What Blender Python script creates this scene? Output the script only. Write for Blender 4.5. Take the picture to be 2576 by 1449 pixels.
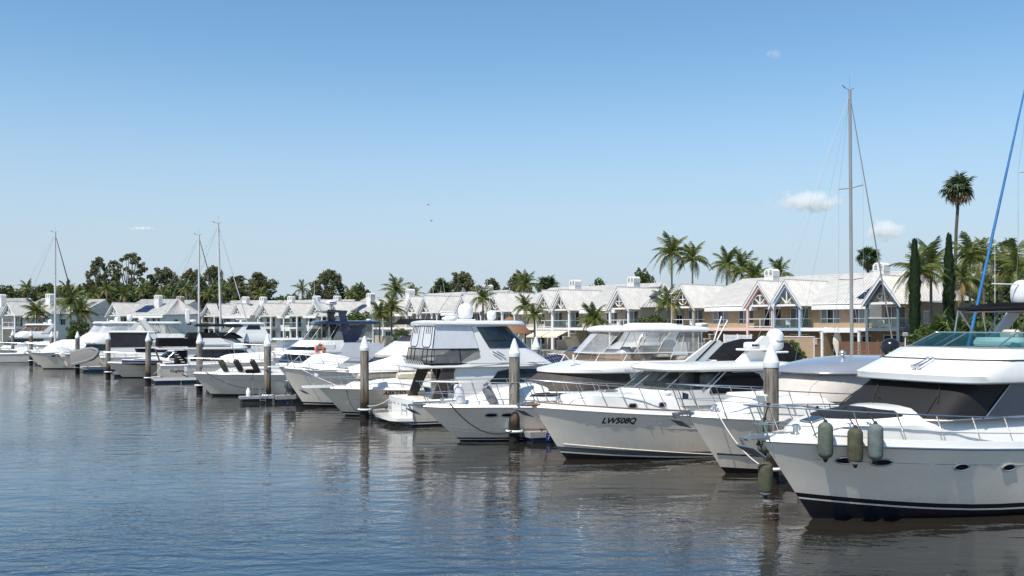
import bpy, bmesh, math, random
from mathutils import Vector, Matrix
random.seed(7)
for _o in list(bpy.data.objects): bpy.data.objects.remove(_o)
SC = bpy.context.scene
COL = SC.collection
R = math.radians
# ------------------------------------------------------------------ camera
cam_d = bpy.data.cameras.new('camera'); cam = bpy.data.objects.new('camera', cam_d); COL.objects.link(cam)
cam.location = (0, 0, 5.0); cam.rotation_euler = (R(90), 0, 0)
cam_d.sensor_width = 36; cam_d.lens = 36 * 2400 / 2576; cam_d.shift_y = 97.5 / 2576
cam_d.clip_start = 0.1; cam_d.clip_end = 20000
SC.camera = cam
# ------------------------------------------------------------------ sky and sun
SUN_EL = 57.0
SUN_H = Vector((-0.61, -0.792))                 # horizontal direction towards the sun
w = bpy.data.worlds.new('World'); SC.world = w; w.use_nodes = True
nt = w.node_tree; nt.nodes.clear()
sky = nt.nodes.new('ShaderNodeTexSky'); sky.sky_type = 'NISHITA'; sky.sun_disc = False
sky.sun_elevation = R(SUN_EL); sky.sun_rotation = math.atan2(SUN_H.x, SUN_H.y) % (2 * math.pi)
sky.altitude = 0; sky.air_density = 1.0; sky.dust_density = 0.1; sky.ozone_density = 1.4
bg = nt.nodes.new('ShaderNodeBackground'); bg.inputs['Strength'].default_value = 0.117
ow = nt.nodes.new('ShaderNodeOutputWorld')
# pale blue haze towards the horizon, the same all the way round
tcw = nt.nodes.new('ShaderNodeTexCoord'); sxw = nt.nodes.new('ShaderNodeSeparateXYZ'); nt.links.new(tcw.outputs['Generated'], sxw.inputs[0])
hz = nt.nodes.new('ShaderNodeMapRange'); hz.interpolation_type = 'SMOOTHSTEP'
hz.inputs[1].default_value = 0.0; hz.inputs[2].default_value = 0.30; hz.inputs[3].default_value = 0.95; hz.inputs[4].default_value = 0.0
nt.links.new(sxw.outputs[2], hz.inputs[0])
mxw = nt.nodes.new('ShaderNodeMixRGB'); mxw.inputs[2].default_value = (4.7, 4.22, 4.68, 1)
nt.links.new(hz.outputs[0], mxw.inputs[0]); nt.links.new(sky.outputs[0], mxw.inputs[1])
tnt = nt.nodes.new('ShaderNodeMixRGB'); tnt.blend_type = 'MULTIPLY'; tnt.inputs[0].default_value = 1; tnt.inputs[2].default_value = (0.91, 1.17, 1.25, 1)
nt.links.new(mxw.outputs[0], tnt.inputs[1]); nt.links.new(tnt.outputs[0], bg.inputs[0]); nt.links.new(bg.outputs[0], ow.inputs[0])
sd = bpy.data.lights.new('sun', 'SUN'); sd.energy = 5.0; sd.angle = R(0.53); sd.color = (1.0, 0.945, 0.86)
sun = bpy.data.objects.new('sun', sd); COL.objects.link(sun)
_ts = Vector((SUN_H.x * math.cos(R(SUN_EL)), SUN_H.y * math.cos(R(SUN_EL)), math.sin(R(SUN_EL))))
sun.rotation_euler = _ts.to_track_quat('Z', 'Y').to_euler(); sun.location = (-40, -30, 80)
SC.view_settings.view_transform = 'Standard'; SC.view_settings.look = 'None'
SC.view_settings.exposure = 0.10; SC.view_settings.gamma = 1.0; SC.view_settings.use_curve_mapping = False
SC.render.engine = 'CYCLES'
cy = SC.cycles
cy.use_denoising = True; cy.max_bounces = 10; cy.diffuse_bounces = 3; cy.glossy_bounces = 4
cy.transparent_max_bounces = 24; cy.transmission_bounces = 6; cy.volume_bounces = 8
cy.sample_clamp_indirect = 5.0; cy.blur_glossy = 0.5
# ------------------------------------------------------------------ materials
M = {}
def _new(name):
    m = bpy.data.materials.new(name); m.use_nodes = True
    b = m.node_tree.nodes['Principled BSDF']; M[name] = m
    return m, m.node_tree, b
def mat(name, col, rough=0.5, metal=0.0, var=0.06, scale=6.0, bump=0.0, bscale=40.0, coat=0.0, spec=0.5, stretch=(1, 1, 1), col2=None, detail=4):
    """plain surface with a little procedural mottling, grain and wear"""
    m, t, b = _new(name); N = t.nodes.new; L = t.links.new
    tc = N('ShaderNodeTexCoord'); mp = N('ShaderNodeMapping'); mp.inputs['Scale'].default_value = stretch
    L(tc.outputs['Object'], mp.inputs[0])
    n = N('ShaderNodeTexNoise'); n.inputs['Scale'].default_value = scale; n.inputs['Detail'].default_value = detail
    L(mp.outputs[0], n.inputs['Vector'])
    cr = N('ShaderNodeValToRGB')
    c2 = col2 if col2 else tuple(min(1, c * (1 + var)) for c in col)
    c1 = col if col2 else tuple(c * (1 - var) for c in col)
    cr.color_ramp.elements[0].position = 0.3; cr.color_ramp.elements[1].position = 0.7
    cr.color_ramp.elements[0].color = (*c1, 1); cr.color_ramp.elements[1].color = (*c2, 1)
    L(n.outputs['Fac'], cr.inputs[0]); L(cr.outputs[0], b.inputs['Base Color'])
    b.inputs['Roughness'].default_value = rough; b.inputs['Metallic'].default_value = metal
    b.inputs['Specular IOR Level'].default_value = spec
    if coat: b.inputs['Coat Weight'].default_value = coat; b.inputs['Coat Roughness'].default_value = 0.08
    if bump:
        n2 = N('ShaderNodeTexNoise'); n2.inputs['Scale'].default_value = bscale; n2.inputs['Detail'].default_value = 5
        L(mp.outputs[0], n2.inputs['Vector'])
        bp = N('ShaderNodeBump'); bp.inputs['Strength'].default_value = bump; bp.inputs['Distance'].default_value = 0.02
        L(n2.outputs['Fac'], bp.inputs['Height']); L(bp.outputs[0], b.inputs['Normal'])
    return m
mat('gelcoat', (0.80, 0.785, 0.745), 0.22, var=0.025, scale=1.3, coat=0.4)
mat('hull_white', (0.85, 0.765, 0.645), 0.16, var=0.05, scale=0.9, coat=0.5, stretch=(1, 1, 2.5))
mat('hull_cream', (0.76, 0.68, 0.56), 0.2, var=0.04, scale=0.9, coat=0.4)
def weather(name, k=0.10):
    """faint vertical run-off streaks and a tea-coloured tide mark just above the water"""
    m = M[name]; t = m.node_tree; b = t.nodes['Principled BSDF']; N = t.nodes.new; L = t.links.new
    src = b.inputs['Base Color'].links[0].from_socket
    tc = N('ShaderNodeTexCoord'); mp = N('ShaderNodeMapping'); mp.inputs['Scale'].default_value = (3.2, 3.2, 0.25); L(tc.outputs['Object'], mp.inputs[0])
    n = N('ShaderNodeTexNoise'); n.inputs['Scale'].default_value = 2.2; n.inputs['Detail'].default_value = 5; L(mp.outputs[0], n.inputs['Vector'])
    r1 = N('ShaderNodeMapRange'); r1.inputs[1].default_value = 0.5; r1.inputs[2].default_value = 0.75; r1.inputs[3].default_value = 0.0; r1.inputs[4].default_value = k * 2; L(n.outputs['Fac'], r1.inputs[0])
    sx = N('ShaderNodeSeparateXYZ'); L(tc.outputs['Object'], sx.inputs[0])
    ad = N('ShaderNodeMath'); ad.operation = 'MULTIPLY_ADD'; ad.inputs[1].default_value = -0.5; L(n.outputs['Fac'], ad.inputs[0]); L(sx.outputs[2], ad.inputs[2])
    r2 = N('ShaderNodeMapRange'); r2.inputs[1].default_value = -0.05; r2.inputs[2].default_value = 0.45; r2.inputs[3].default_value = 0.28; r2.inputs[4].default_value = 0.0; L(ad.outputs[0], r2.inputs[0])
    su = N('ShaderNodeMath'); su.operation = 'ADD'; su.use_clamp = True; L(r1.outputs[0], su.inputs[0]); L(r2.outputs[0], su.inputs[1])
    mx = N('ShaderNodeMixRGB'); mx.inputs[2].default_value = (0.40, 0.34, 0.25, 1); L(su.outputs[0], mx.inputs[0]); L(src, mx.inputs[1]); L(mx.outputs[0], b.inputs['Base Color'])
weather('hull_white', 0.035); weather('hull_cream', 0.06); weather('gelcoat', 0.015)
mat('deck_white', (0.78, 0.775, 0.75), 0.45, var=0.05, scale=5, bump=0.15, bscale=120)
mat('cream', (0.72, 0.64, 0.50), 0.4, var=0.06, scale=3)
mat('antifoul', (0.012, 0.013, 0.017), 0.45, var=0.4, scale=3, bump=0.2, bscale=25)
mat('boot_black', (0.014, 0.014, 0.018), 0.2, var=0.2, scale=2)
mat('boot_grey', (0.09, 0.10, 0.10), 0.25, var=0.1, scale=2)
mat('navy', (0.012, 0.022, 0.055), 0.16, var=0.15, scale=2, coat=0.5)
mat('rub_grey', (0.30, 0.30, 0.31), 0.35, var=0.1, scale=10)
mat('steel', (0.66, 0.66, 0.65), 0.34, metal=1.0, var=0.05, scale=20)
mat('alloy', (0.42, 0.43, 0.44), 0.32, metal=0.8, var=0.08, scale=8)
mat('mast_paint', (0.33, 0.32, 0.30), 0.4, metal=0.3, var=0.12, scale=4, stretch=(1, 1, 0.2))
mat('mast_white', (0.62, 0.61, 0.59), 0.35, var=0.08, scale=4, stretch=(1, 1, 0.2))
mat('dark_glass', (0.008, 0.010, 0.013), 0.05, var=0.2, scale=1, spec=0.6)
mat('tint_glass', (0.018, 0.026, 0.034), 0.06, var=0.3, scale=1, spec=0.7)
mat('brown_cover', (0.060, 0.047, 0.038), 0.7, var=0.2, scale=3, bump=0.3, bscale=14)
mat('charcoal_mesh', (0.017, 0.016, 0.0155), 0.62, var=0.15, scale=60, bump=0.15, bscale=200, spec=0.3)
mat('black_canvas', (0.009, 0.009, 0.011), 0.8, var=0.35, scale=4, bump=0.5, bscale=6, spec=0.15)
mat('grey_canvas', (0.20, 0.185, 0.175), 0.8, var=0.1, scale=4, bump=0.5, bscale=5)
mat('beige_canvas', (0.52, 0.47, 0.42), 0.8, var=0.06, scale=3, bump=0.6, bscale=3)
mat('white_canvas', (0.76, 0.755, 0.75), 0.7, var=0.05, scale=2, bump=0.6, bscale=3.2)
mat('white_vinyl', (0.66, 0.67, 0.69), 0.3, var=0.07, scale=2.5, bump=0.5, bscale=3.0, stretch=(1, 1, 0.4))
mat('tan_canvas', (0.11, 0.085, 0.06), 0.8, var=0.2, scale=3, bump=0.5, bscale=6)
mat('silver_paint', (0.36, 0.37, 0.40), 0.2, metal=0.35, var=0.06, scale=1.2, coat=0.7)
mat('rubber', (0.02, 0.02, 0.02), 0.6, var=0.3, scale=20)
mat('rope_dark', (0.02, 0.02, 0.022), 0.85, var=0.3, scale=60)
mat('rope_white', (0.62, 0.60, 0.56), 0.8, var=0.1, scale=60)
mat('rope_green', (0.10, 0.30, 0.28), 0.8, var=0.1, scale=60)
mat('wire', (0.30, 0.31, 0.32), 0.5, metal=0.2, var=0.05, scale=60)
mat('fender_green', (0.10, 0.12, 0.095), 0.8, var=0.22, scale=7, bump=0.35, bscale=90)
mat('fender_olive', (0.07, 0.072, 0.04), 0.85, var=0.3, scale=6, bump=0.35, bscale=90)
mat('fender_teal', (0.125, 0.155, 0.145), 0.8, var=0.2, scale=7, bump=0.35, bscale=90)
mat('fender_grey', (0.20, 0.21, 0.22), 0.55, var=0.12, scale=5)
mat('fender_black', (0.02, 0.022, 0.02), 0.6, var=0.3, scale=5)
mat('orange', (0.80, 0.16, 0.03), 0.5, var=0.1, scale=8)
mat('blue_sail', (0.02, 0.15, 0.38), 0.6, var=0.25, scale=2.2, bump=0.5, bscale=8)
mat('blue_boat', (0.045, 0.085, 0.15), 0.4, var=0.25, scale=6)
mat('blue_sign', (0.012, 0.03, 0.16), 0.4, var=0.05)
mat('float_blue', (0.025, 0.045, 0.075), 0.5, var=0.2, scale=4)
mat('white_plastic', (0.78, 0.78, 0.78), 0.35, var=0.05, scale=4)
mat('teak', (0.24, 0.12, 0.055), 0.5, var=0.25, scale=10, stretch=(1, 8, 8))
mat('dock_deck', (0.34, 0.29, 0.24), 0.8, var=0.2, scale=6, bump=0.3, bscale=30)
mat('ink', (0.015, 0.012, 0.010), 0.5, var=0.1)
mat('ink_grey', (0.35, 0.36, 0.40), 0.5, var=0.1)
mat('seat_beige', (0.60, 0.52, 0.43), 0.6, var=0.08, scale=6)
mat('seat_red', (0.18, 0.06, 0.05), 0.6, var=0.15, scale=6)
mat('engine_grey', (0.10, 0.11, 0.13), 0.3, var=0.15, scale=4)
mat('solar', (0.010, 0.018, 0.050), 0.12, var=0.3, scale=2)
# house
mat('render_tan', (0.37, 0.265, 0.165), 0.85, var=0.08, scale=2, bump=0.25, bscale=60)
mat('render_beige', (0.43, 0.365, 0.275), 0.85, var=0.08, scale=2, bump=0.25, bscale=60)
mat('render_brown', (0.22, 0.16, 0.11), 0.85, var=0.10, scale=2, bump=0.25, bscale=60)
mat('render_white', (0.74, 0.72, 0.68), 0.8, var=0.06, scale=2, bump=0.2, bscale=60)
mat('trim_white', (0.78, 0.77, 0.75), 0.5, var=0.04, scale=3)
mat('trim_pink', (0.72, 0.50, 0.45), 0.6, var=0.05, scale=3)
mat('trim_blue', (0.36, 0.46, 0.56), 0.6, var=0.06, scale=3)
mat('trim_slate', (0.10, 0.14, 0.17), 0.6, var=0.08, scale=3)
mat('roof_white', (0.56, 0.54, 0.505), 0.45, var=0.10, scale=1.1, stretch=(1, 1, 1), bump=0.1, bscale=12)
mat('awning_white', (0.76, 0.75, 0.73), 0.6, var=0.05, scale=4)
mat('house_glass', (0.020, 0.026, 0.030), 0.04, var=0.5, scale=0.8, spec=0.7)
mat('curtain_glass', (0.16, 0.19, 0.20), 0.12, var=0.35, scale=1.2, spec=0.7, stretch=(6, 1, 0.4))
mat('paving', (0.36, 0.33, 0.29), 0.85, var=0.12, scale=3)
mat('grass', (0.085, 0.10, 0.045), 0.9, var=0.3, scale=3)
mat('timber_slat', (0.17, 0.085, 0.045), 0.6, var=0.25, scale=8, stretch=(8, 8, 1))
mat('white_slat', (0.66, 0.67, 0.68), 0.5, var=0.08, scale=3)
mat('thatch', (0.24, 0.13, 0.07), 0.95, var=0.35, scale=14, bump=0.8, bscale=30)
# plants
def leaf(name, c1, c2, trans=0.25, rough=0.55):
    m, t, b = _new(name); N = t.nodes.new; L = t.links.new
    g = N('ShaderNodeNewGeometry'); tc = N('ShaderNodeTexCoord')
    n = N('ShaderNodeTexNoise'); n.inputs['Scale'].default_value = 0.55; n.inputs['Detail'].default_value = 3
    L(tc.outputs['Object'], n.inputs['Vector'])
    ad = N('ShaderNodeMath'); ad.operation = 'ADD'; mu = N('ShaderNodeMath'); mu.operation = 'MULTIPLY'; mu.inputs[1].default_value = 0.55
    L(g.outputs['Random Per Island'], mu.inputs[0]); L(mu.outputs[0], ad.inputs[0])
    m2 = N('ShaderNodeMath'); m2.operation = 'MULTIPLY'; m2.inputs[1].default_value = 0.6
    L(n.outputs['Fac'], m2.inputs[0]); L(m2.outputs[0], ad.inputs[1])
    cr = N('ShaderNodeValToRGB'); cr.color_ramp.elements[0].position = 0.15; cr.color_ramp.elements[1].position = 0.85
    cr.color_ramp.elements[0].color = (*c1, 1); cr.color_ramp.elements[1].color = (*c2, 1)
    L(ad.outputs[0], cr.inputs[0]); L(cr.outputs[0], b.inputs['Base Color'])
    b.inputs['Roughness'].default_value = rough; b.inputs['Specular IOR Level'].default_value = 0.4
    tr = N('ShaderNodeBsdfTranslucent'); L(cr.outputs[0], tr.inputs[0])
    mx = N('ShaderNodeMixShader'); mx.inputs[0].default_value = trans
    L(b.outputs[0], mx.inputs[1]); L(tr.outputs[0], mx.inputs[2])
    L(mx.outputs[0], t.nodes['Material Output'].inputs['Surface'])
leaf('leaf_gum', (0.050, 0.060, 0.024), (0.22, 0.22, 0.10), 0.35)
leaf('leaf_dark', (0.030, 0.050, 0.015), (0.135, 0.165, 0.055))
leaf('leaf_bush', (0.03, 0.06, 0.014), (0.14, 0.18, 0.045))
leaf('leaf_palm', (0.040, 0.075, 0.016), (0.19, 0.21, 0.05), 0.35, 0.4)
leaf('leaf_palm_dry', (0.20, 0.15, 0.05), (0.42, 0.30, 0.13), 0.3)
leaf('leaf_fan', (0.025, 0.050, 0.018), (0.10, 0.13, 0.05), 0.3, 0.4)
leaf('leaf_cypress', (0.008, 0.024, 0.008), (0.032, 0.062, 0.020), 0.1)
leaf('leaf_dead', (0.13, 0.08, 0.045), (0.33, 0.22, 0.14), 0.2)
leaf('leaf_banana', (0.030, 0.065, 0.015), (0.12, 0.17, 0.045), 0.35, 0.35)
mat('bark_gum', (0.20, 0.17, 0.14), 0.9, var=0.3, scale=3)
mat('bark_palm', (0.22, 0.19, 0.155), 0.9, var=0.25, scale=3, stretch=(1, 1, 5), bump=0.4, bscale=10)
mat('bark_dark', (0.09, 0.075, 0.06), 0.9, var=0.25, scale=3, stretch=(1, 1, 4))
# clear vinyl, tinted acrylic, balustrade glass: light passes, the rest is reflected or milky
def clear(name, tint, milky, alpha, rough=0.08, wav=0.35):
    m, t, b = _new(name); N = t.nodes.new; L = t.links.new
    tr = N('ShaderNodeBsdfTransparent'); tr.inputs[0].default_value = (*tint, 1)
    b.inputs['Base Color'].default_value = (*milky, 1); b.inputs['Roughness'].default_value = rough
    tc = N('ShaderNodeTexCoord'); n = N('ShaderNodeTexNoise'); n.inputs['Scale'].default_value = 1.6; n.inputs['Detail'].default_value = 3
    L(tc.outputs['Object'], n.inputs['Vector'])
    bp = N('ShaderNodeBump'); bp.inputs['Strength'].default_value = wav; bp.inputs['Distance'].default_value = 0.1
    L(n.outputs['Fac'], bp.inputs['Height']); L(bp.outputs[0], b.inputs['Normal'])
    ra = N('ShaderNodeMapRange'); ra.inputs[3].default_value = alpha * 0.6; ra.inputs[4].default_value = alpha * 1.4
    L(n.outputs['Fac'], ra.inputs[0])
    mx = N('ShaderNodeMixShader'); L(ra.outputs[0], mx.inputs[0])
    L(tr.outputs[0], mx.inputs[1]); L(b.outputs[0], mx.inputs[2])
    L(mx.outputs[0], t.nodes['Material Output'].inputs['Surface'])
clear('vinyl_clear', (0.93, 0.92, 0.90), (0.62, 0.61, 0.60), 0.30)
clear('vinyl_milky', (0.9, 0.9, 0.9), (0.72, 0.73, 0.75), 0.62)
clear('vinyl_brown', (0.55, 0.45, 0.38), (0.30, 0.24, 0.20), 0.35)
clear('vinyl_smoke', (0.30, 0.30, 0.31), (0.10, 0.10, 0.11), 0.35)
clear('vinyl_grey', (0.66, 0.65, 0.64), (0.30, 0.30, 0.30), 0.28)
clear('teal_glass', (0.30, 0.55, 0.56), (0.03, 0.10, 0.11), 0.30, 0.04, 0.05)
clear('screen_glass', (0.62, 0.64, 0.61), (0.03, 0.035, 0.035), 0.24, 0.04, 0.05)
clear('balustrade_glass', (0.80, 0.87, 0.86), (0.20, 0.25, 0.25), 0.20, 0.05, 0.02)
# corrugated roof sheets carry their own grime streaks
# concrete pile: stained concrete, dark weed below the tide line
def pile_mat():
    m, t, b = _new('pile_concrete'); N = t.nodes.new; L = t.links.new
    tc = N('ShaderNodeTexCoord'); mp = N('ShaderNodeMapping'); mp.inputs['Scale'].default_value = (6, 6, 0.7)
    L(tc.outputs['Object'], mp.inputs[0])
    n = N('ShaderNodeTexNoise'); n.inputs['Scale'].default_value = 1.6; n.inputs['Detail'].default_value = 6; L(mp.outputs[0], n.inputs['Vector'])
    cr = N('ShaderNodeValToRGB'); e = cr.color_ramp.elements
    e[0].position = 0.30; e[0].color = (0.080, 0.058, 0.040, 1); e[1].position = 0.62; e[1].color = (0.30, 0.27, 0.225, 1)
    L(n.outputs['Fac'], cr.inputs[0])
    n3 = N('ShaderNodeTexNoise'); n3.inputs['Scale'].default_value = 9; n3.inputs['Detail'].default_value = 4; L(tc.outputs['Object'], n3.inputs['Vector'])
    sx = N('ShaderNodeSeparateXYZ'); L(tc.outputs['Object'], sx.inputs[0])
    ad = N('ShaderNodeMath'); ad.operation = 'MULTIPLY_ADD'; ad.inputs[1].default_value = 0.5; L(n3.outputs['Fac'], ad.inputs[0]); L(sx.outputs[2], ad.inputs[2])
    cr2 = N('ShaderNodeValToRGB'); f = cr2.color_ramp.elements
    f[0].position = 0.0; f[0].color = (0.014, 0.012, 0.010, 1); f[1].position = 1.0; f[1].color = (1, 1, 1, 1)
    g = cr2.color_ramp.elements.new(0.42); g.color = (0.06, 0.05, 0.035, 1)
    g = cr2.color_ramp.elements.new(0.60); g.color = (0.55, 0.42, 0.28, 1)
    mr = N('ShaderNodeMapRange'); mr.inputs[1].default_value = 0.3; mr.inputs[2].default_value = 2.1; L(ad.outputs[0], mr.inputs[0]); L(mr.outputs[0], cr2.inputs[0])
    mx = N('ShaderNodeMixRGB'); mx.blend_type = 'MULTIPLY'; mx.inputs[0].default_value = 1; L(cr.outputs[0], mx.inputs[1]); L(cr2.outputs[0], mx.inputs[2])
    L(mx.outputs[0], b.inputs['Base Color']); b.inputs['Roughness'].default_value = 0.85
    bp = N('ShaderNodeBump'); bp.inputs['Strength'].default_value = 0.4; bp.inputs['Distance'].default_value = 0.02; L(n3.outputs['Fac'], bp.inputs['Height']); L(bp.outputs[0], b.inputs['Normal'])
pile_mat()
def water_mat():
    m, t, b = _new('water'); N = t.nodes.new; L = t.links.new
    b.inputs['Base Color'].default_value = (0.023, 0.0235, 0.0215, 1); b.inputs['Roughness'].default_value = 0.02
    b.inputs['IOR'].default_value = 1.62; b.inputs['Specular IOR Level'].default_value = 0.5
    g = N('ShaderNodeNewGeometry')
    def lay(scale, st, rot, detail, rough):
        mp = N('ShaderNodeMapping'); mp.inputs['Scale'].default_value = st; mp.inputs['Rotation'].default_value = (0, 0, rot)
        L(g.outputs['Position'], mp.inputs[0])
        n = N('ShaderNodeTexNoise'); n.inputs['Scale'].default_value = scale; n.inputs['Detail'].default_value = detail; n.inputs['Roughness'].default_value = rough
        n.inputs['Distortion'].default_value = 0.4
        L(mp.outputs[0], n.inputs['Vector']); return n.outputs['Fac']
    a = lay(2.2, (0.7, 1.35, 1), 0.25, 2.0, 0.5)          # wind ripples
    c = lay(0.75, (0.6, 1.5, 1), -0.15, 1.0, 0.4)       # longer swell
    f = lay(7.0, (0.8, 1.2, 1), 0.9, 2.0, 0.5)           # capillary chop
    big = lay(0.055, (1, 1, 1), 0.2, 2.0, 0.5)           # gust patches: where the wind ruffles the surface
    mr = N('ShaderNodeMapRange'); mr.inputs[1].default_value = 0.38; mr.inputs[2].default_value = 0.62; mr.inputs[3].default_value = 0.30; mr.inputs[4].default_value = 1.25
    L(big, mr.inputs[0])
    # sheltered water close to the boats is calmer than the open fairway
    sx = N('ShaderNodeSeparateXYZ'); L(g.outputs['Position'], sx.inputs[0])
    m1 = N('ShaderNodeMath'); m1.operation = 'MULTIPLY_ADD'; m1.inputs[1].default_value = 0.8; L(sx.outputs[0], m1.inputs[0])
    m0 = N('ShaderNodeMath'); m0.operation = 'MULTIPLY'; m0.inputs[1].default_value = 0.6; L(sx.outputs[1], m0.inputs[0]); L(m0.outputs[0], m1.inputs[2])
    sh = N('ShaderNodeMapRange'); sh.inputs[1].default_value = 7.0; sh.inputs[2].default_value = 21.0; sh.inputs[3].default_value = 1.0; sh.inputs[4].default_value = 0.17
    L(m1.outputs[0], sh.inputs[0])
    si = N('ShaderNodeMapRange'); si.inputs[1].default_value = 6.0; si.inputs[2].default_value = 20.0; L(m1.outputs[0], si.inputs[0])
    cm = N('ShaderNodeMixRGB'); cm.inputs[1].default_value = (0.013, 0.032, 0.056, 1); cm.inputs[2].default_value = (0.023, 0.0195, 0.0145, 1); L(si.outputs[0], cm.inputs[0]); L(cm.outputs[0], b.inputs['Base Color'])  # fairway blue puts extra sky reflection into the base colour; berths stay murky brown
    mm = N('ShaderNodeMath'); mm.operation = 'MULTIPLY'; L(mr.outputs[0], mm.inputs[0]); L(sh.outputs[0], mm.inputs[1])
    def sc(x, k):
        q = N('ShaderNodeMath'); q.operation = 'MULTIPLY'; q.inputs[1].default_value = k; L(x, q.inputs[0]); return q.outputs[0]
    s1 = N('ShaderNodeMath'); s1.operation = 'ADD'; L(sc(a, 0.042), s1.inputs[0]); L(sc(f, 0.013), s1.inputs[1])
    s2 = N('ShaderNodeMath'); s2.operation = 'MULTIPLY'; L(s1.outputs[0], s2.inputs[0]); L(mm.outputs[0], s2.inputs[1])
    s3 = N('ShaderNodeMath'); s3.operation = 'ADD'; L(s2.outputs[0], s3.inputs[0]); L(sc(c, 0.032), s3.inputs[1])
    bp = N('ShaderNodeBump'); bp.inputs['Strength'].default_value = 1.0; bp.inputs['Distance'].default_value = 1.0
    L(s3.outputs[0], bp.inputs['Height']); L(bp.outputs[0], b.inputs['Normal'])
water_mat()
# ------------------------------------------------------------------ mesh kit
class MB:
    def __init__(s): s.v = []; s.f = []
    def add(s, vs, fs):
        k = len(s.v); s.v += [tuple(p) for p in vs]; s.f += [tuple(i + k for i in f) for f in fs]; return s
    def box(s, x0, x1, y0, y1, z0, z1):
        return s.add([(x0,y0,z0),(x1,y0,z0),(x1,y1,z0),(x0,y1,z0),(x0,y0,z1),(x1,y0,z1),(x1,y1,z1),(x0,y1,z1)],
                     [(0,3,2,1),(4,5,6,7),(0,1,5,4),(1,2,6,5),(2,3,7,6),(3,0,4,7)])
    def cbox(s, x0, x1, y0, y1, z0, z1, c=0.03):
        """box with chamfered edges"""
        vs = []; 
        for sz in (0, 1):
            for r in (0, 1):
                z = (z0 if sz == 0 else z1) + (c if sz == 0 else -c) * (1 - r if sz == 0 else r) if False else 0
        rings = [(z0, c), (z0 + c, 0), (z1 - c, 0), (z1, c)]
        for z, i in rings:
            for (x, y) in ((x0 + c + i*0, y0 + i), (x1 - c, y0 + i), (x1 - i, y0 + c), (x1 - i, y1 - c), (x1 - c, y1 - i), (x0 + c, y1 - i), (x0 + i, y1 - c), (x0 + i, y0 + c)):
                vs.append((x, y, z))
        fs = []
        for k in range(3):
            for j in range(8):
                fs.append((k*8+j, k*8+(j+1) % 8, k*8+8+(j+1) % 8, k*8+8+j))
        fs.append(tuple(range(7, -1, -1))); fs.append(tuple(range(24, 32)))
        return s.add(vs, fs)
    def tube(s, pts, r, n=6, caps=True, closed=False):
        pts = [Vector(p) for p in pts]; k = len(pts); vs = []; fs = []
        rr = r if isinstance(r, (list, tuple)) else [r] * k
        prev = None
        for i, p in enumerate(pts):
            if closed: d = pts[(i + 1) % k] - pts[i - 1]
            else: d = pts[min(i + 1, k - 1)] - pts[max(i - 1, 0)]
            if d.length < 1e-9: d = Vector((0, 0, 1))
            d.normalize()
            up = prev if prev is not None else (Vector((0, 0, 1)) if abs(d.z) < 0.9 else Vector((1, 0, 0)))
            a = d.cross(up)
            if a.length < 1e-6: a = d.cross(Vector((0.3, 0.9, 0.2)))
            a.normalize(); b = a.cross(d); b.normalize(); prev = b
            for j in range(n):
                t = 2 * math.pi * j / n; q = p + (a * math.cos(t) + b * math.sin(t)) * rr[i]; vs.append(q)
        m = k if closed else k - 1
        for i in range(m):
            for j in range(n):
                a0 = i * n + j; a1 = i * n + (j + 1) % n; b0 = ((i + 1) % k) * n + j; b1 = ((i + 1) % k) * n + (j + 1) % n
                fs.append((a0, a1, b1, b0))
        if caps and not closed:
            fs.append(tuple(range(n - 1, -1, -1))); fs.append(tuple(range((k - 1) * n, k * n)))
        return s.add(vs, fs)
    def lathe(s, prof, n=12, c=(0, 0, 0), mtx=None):
        vs = []; fs = []
        for r, z in prof:
            for j in range(n):
                t = 2 * math.pi * j / n; p = Vector((r * math.cos(t), r * math.sin(t), z))
                if mtx: p = mtx @ p
                vs.append(p + Vector(c))
        k = len(prof)
        for i in range(k - 1):
            for j in range(n):
                fs.append((i*n+j, i*n+(j+1) % n, (i+1)*n+(j+1) % n, (i+1)*n+j))
        fs.append(tuple(range(n - 1, -1, -1))); fs.append(tuple(range((k-1)*n, k*n)))
        return s.add(vs, fs)
    def ball(s, c, rx, ry=None, rz=None, n=12, m=7):
        ry = ry or rx; rz = rz or rx; vs = []; fs = []
        for i in range(m + 1):
            a = -math.pi/2 + math.pi * i / m
            for j in range(n):
                t = 2*math.pi*j/n; vs.append((c[0]+rx*math.cos(a)*math.cos(t), c[1]+ry*math.cos(a)*math.sin(t), c[2]+rz*math.sin(a)))
        for i in range(m):
            for j in range(n): fs.append((i*n+j, i*n+(j+1) % n, (i+1)*n+(j+1) % n, (i+1)*n+j))
        return s.add(vs, fs)
    def prism(s, poly, y0, y1, axis='y'):
        """polygon in (x,z) pushed through y (axis y), or in (y,z) pushed through x (axis x), or (x,y) through z"""
        n = len(poly)
        P = {'y': lambda a, b, t: (a, t, b), 'x': lambda a, b, t: (t, a, b), 'z': lambda a, b, t: (a, b, t)}[axis]
        vs = [P(a, b, y0) for a, b in poly] + [P(a, b, y1) for a, b in poly]
        fs = [tuple(range(n - 1, -1, -1)), tuple(range(n, 2*n))] + [(i, (i+1) % n, n+(i+1) % n, n+i) for i in range(n)]
        return s.add(vs, fs)
    def grid(s, rows, closed=False):
        nr = len(rows); nc = len(rows[0]); vs = [p for r in rows for p in r]; fs = []
        for i in range(nr - 1):
            for j in range(nc if closed else nc - 1):
                fs.append((i*nc+j, i*nc+(j+1) % nc, (i+1)*nc+(j+1) % nc, (i+1)*nc+j))
        return s.add(vs, fs)
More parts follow.
